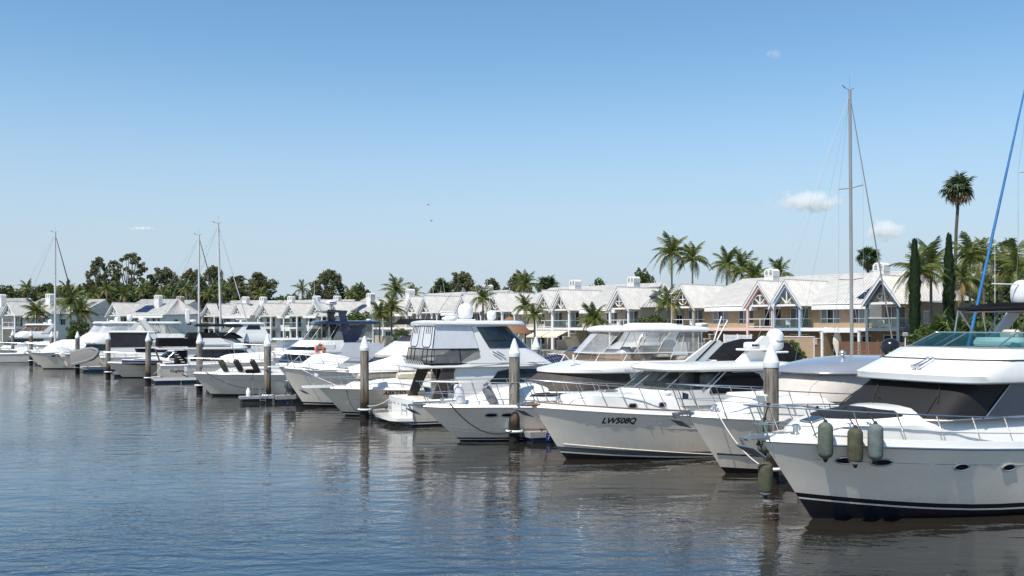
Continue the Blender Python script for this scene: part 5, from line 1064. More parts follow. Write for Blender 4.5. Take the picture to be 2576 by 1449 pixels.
# mooring lines
def line(label, p, q, sag, m='rope_dark', r=.022):
    p, q = Vector(p), Vector(q); pts = [p.lerp(q, k/10) - Vector((0, 0, sag*4*(k/10)*(1 - k/10))) for k in range(11)]
    tag(MB().tube(pts, r, 6).build('mooring_line', m, None), label, 'rope', 'mooring lines')
line('dark mooring line drooping across the hull of the brown-covered cruiser', WP(B4, 1.0, -.85, 1.72), (PIL[1][0] - .1, PIL[1][1] - .5, .55), .55, r=.03)
line('white mooring line running down the bow of the silver-hardtop cruiser', WP(B2, .75, -.55, 2.15), (PIL[0][0] - .35, PIL[0][1] - .3, .6), .25, 'rope_white', .02)
line('dark mooring line drooping down the bow of the ABK23Q cruiser', WP(B6, 1.3, -.75, 1.75), (PIL[2][0] - .25, PIL[2][1] - .3, .5), .5)
line('dark mooring line on the leftmost cream cruiser', WP(B14, 1.2, -.8, 1.85), WP(B14, 4.6, -2.6, .4), .4, r=.03)
line('short dark mooring line from the LW508Q bow to the pontoon 7', WP(B3, .2, .1, 2.0), (PIL[1][0] + 1.4, PIL[1][1] + .3, .55), .05)
line('black strap line from the fourth pile to the high-bowed yacht', WP(B7, .6, -.3, 2.5), (tx + 1.2, ty, .55), .1)
# ------------------------------------------------------------------ sailing boats
def sailboat(label, mast, top, bow_right, furl, furl_m, mast_m='mast_paint', lean=0.0, spr=(.45, .72), J=4.6, hull='hull_white', r=.11, stays='wire', E_=7.0, dodger=None):
    L = 13.0; d = 1 if bow_right else -1; mx, my = mast
    if bow_right: org = (mx + J*AX.x - L*AX.x, my + J*AX.y - L*AX.y)
    else: org = (mx - J*AX.x, my - J*AX.y)
    b = Boat('sailing_yacht', label, 'yacht', org, L, 3.9, 1.5, 1.25, 1.3, stern_out=bow_right, pe=2.0); b.hull(simple_bands(.15, .2), hull, toe=.08, rub='gelcoat')
    Cabin(b, [(1.3, 3.2, 9.2, 1.2, 1.8), (1.9, 3.8, 9.0, 1.05, 1.6)], .9).build('coachroof', 'gelcoat', .08); b.rail(.35, .6, mids=(.5,), n=4, lean=.05)
    m = MB(); ln = lean * d * -1
    P = lambda z: (J - ln*z/top, 0, z)
    m.tube([P(1.2), P(top)], [r, r*.82], 10); mo = m.build('mast', mast_m, b.root, 60)
    for f in spr:
        z = top*f
        for s_ in (1, -1): MB().tube([P(z), (J + .12, s_*1.05, z + .08)], .03, 6).build('spreader', mast_m, mo)
    tp = Vector(P(top - .25)); bw = Vector((.25, 0, 1.55)); st = Vector((L - .1, 0, 1.4))
    fo = MB().tube([bw, bw.lerp(tp, .05), bw.lerp(tp, .5), bw.lerp(tp, .93), tp], [.04, furl, furl*.8, furl*.45, .015], 8).build('furled_sail', furl_m, b.root, 60)
    MB().tube([tp, st], .011, 4).build('backstay', stays, b.root)
    for s_ in (1, -1):
        pts = [tp] + [Vector((J + .12, s_*1.05, top*f + .08)) for f in reversed(spr)] + [Vector((J + .15, s_*1.75, 1.35))]; MB().tube(pts, .010, 4).build('shroud', stays, b.root)
        MB().tube([P(top*spr[0]), (J + .6, s_*1.75, 1.35)], .009, 4).build('shroud', stays, b.root); MB().tube([P(top - .3), (L - 2.5, s_*1.6, 1.5)], .009, 4).build('halyard', 'rope_green' if s_ > 0 else stays, b.root)
    MB().tube([P(2.4), (J + 4.8, 0, 2.5)], .09, 8).build('boom', mast_m, b.root); MB().tube([(J + .2, 0, 2.62), (J + 2.5, 0, 2.72), (J + 4.7, 0, 2.62)], [.14, .2, .1], 8).build('stowed_sail', 'white_canvas', b.root)
    MB().tube([P(top), (J - ln - .35, 0, top + .18)], .015, 4).tube([P(top), (J - ln + .45, 0, top + .12)], .015, 4).tube([(J - ln + .38, 0, top + .12), (J - ln + .62, 0, top + .25)], .03, 4).tube([P(top), (J - ln, 0, top + .9)], .008, 4).build('wind_vane', 'rubber', mo)
    if dodger: Cabin(b, [(1.8, 8.4, 10.4, 1.3, .8), (2.6, 8.9, 10.5, 1.25, .7), (3.1, 9.4, 10.5, .8, .6)], .8).build('spray_hood', dodger, .1)
    return b
s4 = sailboat('sailing yacht with the tallest grey mast, in front of the blue-trimmed houses', (21.4, 60.0), 19.85, True, .05, 'mast_paint', lean=.2, spr=(.40, .69), J=4.2, r=.115)
s5 = sailboat('sailing yacht at the right edge with a blue furled headsail', (28.6, 52.3), 20.5, False, .09, 'blue_sail', 'mast_white', J=6.0, spr=(.44, .66))
s1 = sailboat('sailing yacht at the far left with dark furled headsail', (-64.4, 134.5), 18.3, True, .10, 'rope_dark', 'mast_white', J=4.4, r=.15, spr=(.38, .68))
s2 = sailboat('sailing yacht with the shorter of the two middle masts and dark headsail', (-39.7, 121.0), 16.6, True, .09, 'rope_dark', 'mast_white', J=4.2, r=.14, spr=(.3, .56))
s3 = sailboat('sailing yacht with a leaning white mast and pale furled headsail', (-34.4, 113.0), 17.2, True, .07, 'mast_white', 'mast_white', lean=.4, J=4.4, r=.14, spr=(.36, .62))
b = sailboat('sailing yacht with a blue spray hood and solar panel, mast hidden', (8.6, 78.0), 9.5, False, .06, 'mast_white', 'mast_white', J=4.6, dodger='navy') if False else Boat('sailing_yacht', 'sailing yacht stern with navy spray hood and a tilted solar panel', 'yacht', (-3.5, 66.5), 12, 3.8, 1.5, 1.3, 1.2)
b.hull(simple_bands(.15, .2), toe=.08)
cv = Cabin(b, [(1.6, 7.6, 11.2, 1.35, .9), (2.6, 8.0, 11.2, 1.35, .8), (3.3, 8.5, 11.0, 1.15, .6), (3.55, 8.9, 10.8, .7, .5)], .8).build('spray_hood', 'navy', .08); cv.patch('hood_front', 'tan_canvas', [(-.9, .1, 2.2), (0, .1, 2.2), (.9, .1, 2.2)], both=False, off=.02)
o = MB().cbox(-.8, .8, -1.0, 1.0, 0, .05, .01).build('solar_panel', 'solar', b.root, 0, loc=(6.9, -.9, 2.35), rot=(R(35), R(-8), 0))
for i in range(9): MB().box(-.78 + i*.195, -.775 + i*.195, -.98, .98, .051, .054).build('cell_line', 'white_plastic', o, 0)
for i in range(6): MB().box(-.78, .78, -.9 + i*.36, -.895 + i*.36, .051, .054).build('cell_line', 'white_plastic', o, 0)
b.tubes('hood_frame', 'white_plastic', [[(8.3, -1.4, 2.0), (7.4, -1.3, 3.0), (7.4, 1.3, 3.0), (8.3, 1.4, 2.0)], [(7.4, -1.3, 3.0), (6.6, -1.3, 1.8)]], .035)
# ------------------------------------------------------------------ land
GZ = 1.9
ED = Vector((.634, -.773)); DD = Vector((.773, .634)); H0 = Vector((29.2, 101.4)); HRZ = math.atan2(ED.y, ED.x)
def HP(s_, d): p = H0 + ED*s_ + DD*d; return (p.x, p.y)
edge = [HP(75, -9.0), HP(-84, -9.0), (-38, 184), (-60, 186), (-110, 172), (-190, 178), (-420, 210)]
far = [(-900, 300), (-2500, 1200), (-2500, 6000), (2500, 6000), (2500, 900), (900, 60), (260, 20)]
poly = edge + far
lm = MB(); n_ = len(poly)
lm.add([(x, y, GZ) for x, y in poly], [tuple(range(n_))])
struct(lm.build('ground', 'grass', None, 0, fix=True))
qm = MB()
for (ax, ay), (bx, by) in zip(edge[:-1], edge[1:]): qm.add([(ax, ay, -1.5), (bx, by, -1.5), (bx, by, GZ + .02), (ax, ay, GZ + .02)], [(0, 1, 2, 3)])
qa = qm.build('quay_wall', 'render_beige', None, 0); struct(qa)
pv = MB(); pv.add([(*HP(75, -8.95), GZ + .006), (*HP(-84, -8.95), GZ + .006), (*HP(-84, 0), GZ + .006), (*HP(75, 0), GZ + .006)], [(0, 1, 2, 3)]); struct(pv.build('terrace_paving', 'paving', None, 0))
# ------------------------------------------------------------------ houses
def holes(mb, x0, x1, z0, z1, y0, y1, hs):
    """wall panel between y0 and y1 with rectangular openings (xa, xb, za, zb)"""
    xs = sorted({x0, x1} | {v for h in hs for v in h[:2]}); zs = sorted({z0, z1} | {v for h in hs for v in h[2:]})
    for a, b_ in zip(xs[:-1], xs[1:]):
        for c, d in zip(zs[:-1], zs[1:]):
            mx, mz = (a + b_)/2, (c + d)/2
            if not any(h[0] < mx < h[1] and h[2] < mz < h[3] for h in hs): mb.box(a, b_, y0, y1, c, d)
    return mb
def window(par, xa, xb, za, zb, y, n=3, split=None, fm='trim_white', gm='house_glass', name='window', rnd=None, blind=False):
    fr = MB(); w_ = .07
    fr.box(xa, xb, y, y + .08, za, za + w_).box(xa, xb, y, y + .08, zb - w_, zb)
    for i in range(n + 1):
        x = lerp(xa, xb - w_, i / n); fr.box(x, x + w_, y + .002, y + .078, za + w_, zb - w_)
    if split: fr.box(xa, xb, y + .004, y + .076, split - .035, split + .035)
    o = fr.build(name, fm, par, 0)
    for i in range(n):
        a = lerp(xa, xb - w_, i / n) + w_; b_ = lerp(xa, xb - w_, (i + 1) / n)
        MB().box(a, b_, y + .04, y + .05, za + w_, zb - w_).build('pane', gm if (i % 2 == 0 or rnd is None) else rnd, o, 0)
    return o
def rib_sheet(mb, ridge0, ridge1, eave0, eave1, n, rr=.05, low0=None):
    """sloping metal sheet with standing ribs; corners ridge0-ridge1 (top edge), eave0-eave1 (bottom edge)"""
    r0, r1, e0, e1 = map(Vector, (ridge0, ridge1, eave0, eave1)); nrm = (r1 - r0).cross(e0 - r0)
    if nrm.z < 0: nrm = -nrm
    nrm.normalize(); th = nrm * .06
    mb.add([r0, r1, e1, e0, r0 - th, r1 - th, e1 - th, e0 - th], [(0,1,2,3),(7,6,5,4),(0,4,5,1),(1,5,6,2),(2,6,7,3),(3,7,4,0)])
    for i in range(n):
        f = (i + .5)/n; a = r0.lerp(r1, f); c = e0.lerp(e1, f)
        if (c - a).length < .15: continue
        s_ = (r1 - r0).normalized()*rr if (r1 - r0).length > .1 else (e1 - e0).normalized()*rr
        mb.add([a - s_, a + nrm*rr*1.9, a + s_, c - s_, c + nrm*rr*1.9, c + s_], [(0,1,4,3),(1,2,5,4),(0,2,1),(3,4,5)])
def awning(par, xa, xb, y, ztop, proj=.85, drop=.5, m='awning_white'):
    n = int((xb - xa)/.17)*2; prof = [(0, 0), (.45, -.04), (.8, -.14), (1, -.38), (1.0, -1)]
    rows = []
    for py, pz in prof:
        rows.append([(lerp(xa, xb, i/n), y - proj*py - (.03 if i % 2 else 0), ztop + drop*pz + (.025 if i % 2 else 0)) for i in range(n + 1)])
    o = MB().grid(rows).build('awning', m, par, 0)
    for x in (xa, xb): MB().add([(x, y, ztop)] + [(x, y - proj*py, ztop + drop*pz) for py, pz in prof[1:]] + [(x, y, ztop - drop)], [(0, 1, 2, 3, 4, 5)]).build('awning_end', m, o, 0)
    return o
def chair(par, x, y, z, rz, m='white_plastic'):
    g = MB().cbox(-.25, .25, -.25, .25, .38, .45, .03).box(-.25, .25, .2, .25, .45, .95)
    for a in (-.2, .17):
        for c in (-.22, .18): g.box(a, a + .04, c, c + .04, 0, .38)
    t = tag(g.build('balcony_chair', m, None, 0), '', 'chair'); return t
PEAK, EAVE, FL = 8.0, 5.5, 2.7
def gable_bay(h, xc, style, trim, infill, tm='trim_white', proj=2.2, hw=1.62, top_trim=None, glass=True, louvre=False, hz=0.0):
    tt = top_trim or 'trim_white'; y0 = -proj
    for x in (xc - hw, xc + hw):
        MB().box(x - .12, x + .12, y0 - .12, y0 + .12, 0, EAVE).build('post', trim, h, 0)
    MB().box(xc - hw - .1, xc + hw + .1, y0 - .10, y0 + .02, FL - .02, FL + .28).box(xc + hw - .06, xc + hw + .06, y0 + .12, 0, FL - .02, FL + .28).build('balcony_beam', trim, h, 0)
    MB().box(xc - hw + .12, xc + hw - .07, y0 + .03, -.01, FL, FL + .2).build('balcony_slab', 'render_white', h, 0)
    MB().box(xc - hw + .12, xc + hw - .12, y0 - .06, y0 + .06, EAVE - .22, EAVE).build('tie_beam', tt, h, 0)
    # barge boards
    ex, ez = hw + .42, EAVE - .30; k = (PEAK - .05 - ez)/ex
    bb = MB()
    for s_ in (1, -1):
        bb.add([(xc, y0 - .45, PEAK + .10), (xc + s_*ex, y0 - .45, ez + .1), (xc + s_*ex, y0 - .45, ez - .26), (xc, y0 - .45, PEAK - .32), (xc, y0 - .30, PEAK + .10), (xc + s_*ex, y0 - .30, ez + .1), (xc + s_*ex, y0 - .30, ez - .26), (xc, y0 - .30, PEAK - .32)], [(0,1,2,3),(4,7,6,5),(0,4,5,1),(1,5,6,2),(2,6,7,3)])
    bb.build('barge_board', tt if tt != 'trim_blue' else 'trim_white', h, 0)
    ib = MB()
    for s_ in (1, -1): ib.add([(xc, y0 - .3, PEAK - .34), (xc + s_*(ex - .12), y0 - .3, ez - .1), (xc + s_*(ex - .40), y0 - .3, ez - .1), (xc, y0 - .3, PEAK - .70), (xc, y0 + .1, PEAK - .34), (xc + s_*(ex - .12), y0 + .1, ez - .1), (xc + s_*(ex - .40), y0 + .1, ez - .1), (xc, y0 + .1, PEAK - .70)], [(0,1,2,3),(4,7,6,5),(0,4,5,1),(1,5,6,2),(2,6,7,3)])
    ib.build('gable_soffit', trim, h, 0)
    zi = EAVE + .02
    MB().add([(xc - hw, y0 + .35, zi), (xc + hw, y0 + .35, zi), (xc, y0 + .35, PEAK - .35)], [(0, 1, 2)]).build('gable_infill', infill, h, 0)
    z0 = EAVE; cz = EAVE + .82; o = MB()
    if style == 'circle':
        o.tube([(xc + .62*math.cos(a), y0, cz + .62*math.sin(a)) for a in [i*.2618 for i in range(24)]], .065, 6, closed=True); o.box(xc - .05, xc + .05, y0 - .05, y0 + .05, cz - .6, cz + .6).box(xc - .6, xc + .6, y0 - .048, y0 + .048, cz - .05, cz + .05)
    elif style == 'fan':
        o.tube([(xc + 1.02*math.cos(a), y0, z0 + 1.02*math.sin(a)) for a in [i*.19635 for i in range(17)]], .065, 6); o.box(xc - .06, xc + .06, y0 - .05, y0 + .05, z0, z0 + 1.0)
        for s_ in (1, -1): o.bar((xc, y0, z0 + .05), (xc + s_*.74, y0, z0 + .74), .1)
    else:
        o.box(xc - .06, xc + .06, y0 - .05, y0 + .05, z0, PEAK - .6)
        for s_ in (1, -1): o.bar((xc, y0, z0 + .05), (xc + s_*.78, y0, z0 + .9), .1)
    o.build('gable_ornament', 'trim_white' if trim != 'trim_slate' else 'trim_slate', h, 30)
    # roof over the bay: ridge runs back into the main roof
    rs = MB(); yf = y0 - .5; sl = .42; yr = (PEAK + .12 - 5.55)/sl - .6; ye = -.62
    for s_ in (1, -1):
        X = xc + s_*(ex + .04); ze = ez + .08
        n = 22; R0, R1, E0, E1 = Vector((xc, yf, PEAK + .12)), Vector((xc, yr, PEAK + .12)), Vector((X, yf, ze)), Vector((X, ye, ze))
        rib_sheet(rs, R0, Vector((xc, ye, PEAK + .12)), E0, E1, 7)
        rib_sheet(rs, Vector((xc, ye, PEAK + .12)), R1, E1, R1 + Vector((s_*.01, 0, 0)), 18)
    rs.build('bay_roof', 'roof_white', h, 0)
    MB().tube([(xc, yf, PEAK + .16), (xc, yr, PEAK + .16)], .07, 6).build('ridge_cap', 'roof_white', h)
    # balcony front
    if glass:
        MB().box(xc - hw + .14, xc + hw - .14, y0 - .005, y0 + .005, FL + .34, FL + 1.22).build('balustrade', 'balustrade_glass', h, 0); MB().box(xc + hw - .005, xc + hw + .005, y0 + .14, -.15, FL + .34, FL + 1.22).build('balustrade', 'balustrade_glass', h, 0)
        MB().box(xc - hw + .1, xc + hw - .1, y0 - .025, y0 + .025, FL + 1.22, FL + 1.27).box(xc + hw - .025, xc + hw + .025, y0 + .1, -.1, FL + 1.221, FL + 1.269).build('handrail', 'trim_white', h, 0)
    else:
        r_ = MB()
        for z in (FL + .40, FL + 1.22): r_.box(xc - hw + .1, xc + hw - .1, y0 - .03, y0 + .03, z, z + .07).box(xc + hw - .03, xc + hw + .03, y0 + .1, -.1, z + .001, z + .069)
        r_.box(xc - .03, xc + .03, y0 - .028, y0 + .028, FL + .28, FL + 1.22); r_.build('balustrade', 'trim_white', h, 0)
    if louvre:
        for i in range(11): MB().add([(xc - hw + .15, y0 + .05, FL + 1.3 + i*.115), (xc - .1, y0 + .05, FL + 1.3 + i*.115), (xc - .1, y0 - .03, FL + 1.38 + i*.115), (xc - hw + .15, y0 - .03, FL + 1.38 + i*.115)], [(0, 1, 2, 3)]).build('louvre_slat', 'trim_white', h, 0)
def chimney(h, x, y, z0=6.0, z1=9.75, a=.60, m='render_white'):
    o = MB().box(x - a, x + a, y - a, y + a, z0, z1 - .85).build('chimney', m, h, 0)
    MB().prism([(x - a*1.04, z1 - .85), (x + a*1.04, z1 - .85), (x + a*1.04, z1 - .25), (x + a*.62, z1), (x - a*.62, z1), (x - a*1.04, z1 - .25)], y - a*1.04, y + a*1.04).build('chimney_cap', m, o, 0)
    for s_ in (-1, 1):
        for i in range(4):
            w_ = .17 if i < 3 else .1; MB().box(x + s_*.28 - w_, x + s_*.28 + w_, y - a*1.04 - .012, y - a*1.04 + .01, z1 - .72 + i*.15, z1 - .65 + i*.15).build('vent_slot', 'rubber', o, 0)
    return o
def townhouse(label, s0, bays, W=14.3, D=12.0, wall='render_beige', low='render_brown', base=None, chim=7.2, aw=True, solar=None, left_end=False, right_end=False, low_open=True, ridge=None, chim_m='render_white', rz=None, dd=None, detail=True, group='townhouses along the marina'):
    """s0: metres along the terrace of houses; bays: list of (xc, style, trim, kwargs)"""
    x, y = HP(s0, 2.2) if base is None else (base[0] + (dd or DD).x*2.2, base[1] + (dd or DD).y*2.2)
    h = thing('townhouse', label, 'house', (x, y, GZ), HRZ if rz is None else rz, group)
    xs = sorted(b_[0] for b_ in bays); up = []; lo = []
    for xc, *_ in bays: up.append((xc - 1.15, xc + 1.15, FL + .3, FL + 2.45)); lo.append((xc - 1.2, xc + 1.2, .1, 2.3))
    # windows between / beside the bays
    if len(bays) == 2: wx = [(xs[0] + 2.6, xs[0] + 4.9), (xs[1] - 4.6, xs[1] - 2.5)]
    elif W > 8.2: wx = [(a_, a_ + 2.0) for a_ in [xs[0] + 2.3 + 2.8*k_ for k_ in range(int((W - 4.2)/2.8))]]
    elif W > 6.8: wx = [(xs[0] + 2.4, min(xs[0] + 4.8, W - .5))]
    else: wx = [(3.5, W - .25)]
    for a, c in wx: up.append((a, c, FL + .75, FL + 2.35)); lo.append((a, c, .6, 2.2))
    holes(MB(), 0, W, FL, EAVE + .1, 0, .22, up).build('upper_wall', wall, h, 0)
    holes(MB(), 0, W, 0, FL, .003, .217, lo).build('ground_wall', low, h, 0)
    MB().box(0, .22, .22, D, 0, EAVE + .08).box(W - .22, W, .22, D, 0, EAVE + .08).box(.22, W - .22, D - .2, D, 0, EAVE + .08).build('side_wall', wall, h, 0)
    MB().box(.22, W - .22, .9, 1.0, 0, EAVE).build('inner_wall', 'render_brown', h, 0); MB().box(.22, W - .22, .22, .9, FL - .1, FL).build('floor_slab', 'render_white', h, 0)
    for i, (xc, *_) in enumerate(bays):
        window(h, xc - 1.15, xc + 1.15, FL + .3, FL + 2.45, .08, 3, None, rnd='curtain_glass', name='balcony_door'); window(h, xc - 1.2, xc + 1.2, .1, 2.3, .08, 3, None, name='ground_door')
    for i, (a, c) in enumerate(wx): window(h, a, c, FL + .75, FL + 2.35, .08, 3, FL + 1.25, gm='curtain_glass' if i == 0 else 'house_glass', rnd='house_glass' if i == 0 else 'curtain_glass'); window(h, a, c, .6, 2.2, .08, 2, None, gm='house_glass')
    for xc, st, trim, kw in bays: gable_bay(h, xc, st, trim, kw.pop('infill', 'render_beige'), **kw)
    if aw:
        if len(bays) == 2: awning(h, xs[0] + 2.1, xs[1] - 1.85, 0, EAVE - .12)
        else: awning(h, xs[0] + 1.85, W - .05, 0, EAVE - .12)
    # main roof
    rs = MB(); sl = .42; ry = 7.4; rzv = 5.55 + sl*(ry + .6); hipL, hipR = (min(3.0, W*.3) if left_end else 0), (min(3.0, W*.3) if right_end else 0)
    rib_sheet(rs, (0 + hipL, ry, rzv), (W - hipR, ry, rzv), (-.15 if not left_end else -.4, -.6, 5.55), (W + (.15 if not right_end else .4), -.6, 5.55), int(W/.36))
    rib_sheet(rs, (0 + hipL, ry, rzv), (W - hipR, ry, rzv), (-.15, D + .6, 5.9), (W + .15, D + .6, 5.9), 6)
    if left_end: rib_sheet(rs, (hipL, ry, rzv), (hipL + .01, ry + .01, rzv), (-.4, -.6, 5.55), (-.4, D + .6, 5.9), 20)
    if right_end: rib_sheet(rs, (W - hipR, ry, rzv), (W - hipR + .01, ry + .01, rzv), (W + .4, -.6, 5.55), (W + .4, D + .6, 5.9), 20)
    if not left_end: rs.prism([(0.22, 5.5), (ry, rzv - .07), (D, 5.8)], .0, .2, 'x')
    if not right_end: rs.prism([(0.22, 5.5), (ry, rzv - .07), (D, 5.8)], W - .2, W, 'x')
    rs.build('main_roof', 'roof_white', h, 0)
    MB().box(-.1, W + .1, -.72, -.58, 5.42, 5.56).build('gutter', 'trim_white', h, 0)
    MB().tube([(hipL, ry, rzv + .03), (W - hipR, ry, rzv + .03)], .08, 6).build('ridge_cap', 'roof_white', h)
    if right_end:
        for y_, z_ in ((2.5, FL + .7), (6.6, FL + .7), (4.6, .8)):
            o = MB().box(W - .02, W + .04, y_, y_ + 1.3, z_, z_ + 1.3).build('side_window', 'trim_white', h, 0); MB().box(W + .03, W + .045, y_ + .08, y_ + .62, z_ + .08, z_ + 1.22).box(W + .03, W + .045, y_ + .69, y_ + 1.22, z_ + .08, z_ + 1.22).build('pane', 'house_glass', o, 0)
    if len(bays) == 2:
        a_, c_ = xs[0] + 1.62 + .08, xs[1] - 1.62 - .14
        MB().box(a_, c_, -2.15, -.01, FL + .02, FL + .20).build('terrace_roof', 'render_white', h, 0); MB().box(a_, c_, -2.30, -2.16, FL - .06, FL + .30).build('fascia', bays[-1][2] if bays[-1][1] == 'fan' else bays[0][2] if bays[0][2] != 'trim_blue' else 'trim_white', h, 0)
    if chim: chimney(h, chim, 3.6, m=chim_m)
    if solar:
        for i in range(solar[2]):
            x_ = solar[0] + 1.05*(i % solar[3]); yy = solar[1] + 1.75*(i // solar[3]); z_ = 5.55 + sl*(yy + .6) + .16
            o = MB().cbox(0, 1.0, 0, 1.65, 0, .05, .01).build('solar_panel', 'solar', h, 0, loc=(x_, yy, z_), rot=(math.atan(sl), 0, 0))
    return h
def steps_wall(h, x, y0, y1, z1, z0, n=4, m='render_tan'):
    pts = [(y0, 0)]; k = (y1 - y0)/n; zz = z1
    for i in range(n):
        zz = lerp(z1, z0, i/max(1, n - 1)); pts += [(y0 + k*i, zz), (y0 + k*(i + 1), zz)]
    pts.append((y1, 0)); o = MB().prism(pts, x - .12, x + .12, 'x').build('stepped_wall', m, h, 0)
    for i in range(n):
        zz = lerp(z1, z0, i/max(1, n - 1)); MB().box(x - .16, x + .16, min(y0 + k*i, y0 + k*(i+1)) - .04, max(y0 + k*i, y0 + k*(i+1)) + .04, zz, zz + .07).build('wall_coping', 'render_white', o, 0)
# right-hand terrace, nearest block first
W_ = 14.3
h1 = townhouse('brown townhouse with slate circle gable and blue fan gable, nearest on the right', -1.7, [(1.7, 'W', 'trim_blue', dict(infill='render_beige')), (12.6, 'circle', 'trim_slate', dict(infill='render_beige', louvre=True))], wall='render_tan', right_end=True, chim=9.2, solar=(8.4, .2, 4, 2))
h2 = townhouse('townhouse with pink posts under a fan gable and beige circle gable', -16.0, [(1.7, 'circle', 'render_beige', dict(infill='render_brown', glass=False)), (12.6, 'fan', 'trim_pink', dict(infill='render_beige', glass=False))], wall='render_tan', low='render_brown', left_end=True, chim=10.0, solar=None)
h3 = townhouse('white-trimmed townhouse with triangle gable and circle gable, cream awnings below', -37.3, [(1.7, 'W', 'trim_white', dict(infill='render_beige')), (12.6, 'circle', 'trim_white', dict(infill='render_tan', glass=False))], low='render_beige', right_end=True, chim=9.6, solar=(9.6, 2.4, 8, 5))
h4 = townhouse('white-trimmed townhouse with fan gable behind two palms', -51.6, [(1.7, 'circle', 'trim_white', {}), (12.6, 'fan', 'trim_white', dict(glass=False))], low='render_beige', left_end=True, chim=12.6)
h5 = townhouse('white-trimmed townhouse with triangle gable above the black bimini', -69.6, [(1.7, 'W', 'trim_white', {}), (12.0, 'circle', 'trim_white', {})], low='render_beige', right_end=True, chim=10.4, solar=(4.5, 3.4, 5, 5))
h6 = townhouse('white-trimmed townhouse with circle gable behind the dark bushy palms', -84.4, [(1.7, 'circle', 'trim_white', {}), (12.4, 'fan', 'trim_white', {})], low='render_white', left_end=True, chim=3.0)
# left-hand group, smaller houses with one gable each
LH = [((-34.5, 186), 'W', 'with solar panels beside the navy hardtop', 'trim_white', (3.2, .4, 4, 2)), ((-41.1, 199.3), 'fan', 'fifth of the white row behind the light mast', 'trim_white', None), ((-46.3, 199.3), 'fan', 'with an arched fan in its gable, right of the middle masts', 'trim_white', None), ((-52.6, 202.8), 'circle', 'with a round gable ornament, right of the middle masts', 'trim_white', None),
      ((-59.3, 206.3), 'fan', 'just right of the leaning mast', 'trim_white', None), ((-65.7, 206.3), 'fan', 'just right of the shorter middle mast', 'trim_white', None), ((-77.6, 202.8), 'W', 'with a beige gable and tall beige chimney', 'render_beige', None), ((-82.2, 197.0), 'W', 'with dark solar panels left of the beige gable', 'trim_white', None),
      ((-96.8, 197.6), 'W', 'with a dark glazed gable right of the leftmost mast', 'trim_white', None), ((-99.1, 187.9), 'W', 'with a broad white gable left of the leftmost mast', 'trim_white', None), ((-110.5, 191), 'circle', 'cut by the left edge of the photo', 'trim_white', None)]
for i, (p, st, lb, tr, so) in enumerate(LH):
    W2 = [9, 5.6, 7.0, 7.2, 6.6, 11.5, 6.4, 13, 8.6, 10, 10][i]; ang = R(-21) if i else R(-38); e2 = Vector((math.cos(ang), math.sin(ang))); d2 = Vector((-e2.y, e2.x)); bx = (p[0] - e2.x*1.7, p[1] - e2.y*1.7)
    townhouse('small white marina house ' + lb, 0, [(1.7, st, tr, dict(infill='render_white' if i not in (6, 8) else ('render_tan' if i == 6 else 'house_glass'), glass=(i % 2 == 0)))], W=W2, D=10.5, wall='render_white' if i != 6 else 'render_beige', low='render_white', base=bx, rz=ang, dd=d2, chim=(W2*.62 if i != 6 else 5.6), solar=so if so else ((4.6, .6, 6, 3) if i == 7 else None), left_end=False, right_end=i in (0, 5, 7, 9), chim_m='render_white' if i != 6 else 'render_beige', group='small houses behind the far boats')
# terrace walls, fences and garden furniture in front of the nearest houses
steps_wall(h1, 6.2, -1.0, -4.6, 3.0, 1.3, 4); steps_wall(h2, 6.6, -.6, -5.2, 3.2, 1.2, 5, 'render_brown'); steps_wall(h3, 4.2, -.8, -5.2, 2.6, 1.3, 4, 'render_beige'); steps_wall(h4, 8.0, -.8, -5.2, 2.6, 1.3, 4, 'render_beige')
def fence(label, s0, s1, d, kind, hh=1.5):
    x, y = HP(s0, d); t = thing('garden_fence', label, 'fence', (x, y, GZ), HRZ, 'fences along the quay'); ln_ = s1 - s0
    n = max(1, round(ln_/1.9))
    for i in range(n + 1): MB().box(ln_*i/n - .06, ln_*i/n + .06, -.06, .06, 0, hh + .06).build('post', 'trim_white' if kind != 'timber' else 'timber_slat', t, 0)
    if kind == 'glass':
        for i in range(n): MB().box(ln_*i/n + .08, ln_*(i + 1)/n - .08, -.008, .008, .1, hh).build('pane', 'balustrade_glass', t, 0)
        MB().box(0, ln_, -.03, .03, hh, hh + .05).build('handrail', 'alloy', t, 0)
    elif kind in ('slat', 'timber'):
        for i in range(n):
            for k in range(int(hh/.14)): MB().box(ln_*i/n + .06, ln_*(i + 1)/n - .06, -.015, .015, .06 + .14*k, .17 + .14*k).build('slat', 'white_slat' if kind == 'slat' else 'timber_slat', t, 0)
    else: MB().box(0, ln_, -.1, .1, 0, hh).build('panel', kind, t, 0); MB().box(-.05, ln_ + .05, -.14, .14, hh, hh + .08).build('coping', 'render_white', t, 0)
fence('white slatted fence beneath the pink-posted house', -15.5, -10.5, -7.4, 'slat', 2.2); fence('tall white slatted fence beside the satellite dome', -2.6, .8, -7.2, 'slat', 2.3); fence('tan rendered garden wall below the blue-trimmed house', 1.4, 7.2, -6.0, 'render_tan', 2.1)
fence('timber slatted fence at the foot of the cypress', 10.2, 16.6, -6.4, 'timber', 1.7); fence('glass fence below the cream awnings', -42, -31.5, -7.2, 'glass', 1.5); fence('white rendered wall left of the glass fence', -50, -42.6, -7.2, 'render_white', 1.5); fence('glass fence in front of the pink-posted house', -10.2, -3.0, -8.0, 'glass', 1.4)
fence('beige rendered wall along the quay beyond the middle boats', -72, -52, -7.0, 'render_beige', 1.6)
x, y = HP(-35.6, -2.6); t = thing('fabric_awning', 'pair of cream fold-out fabric awnings below the triangle gable', 'awning', (x, y, GZ), HRZ)
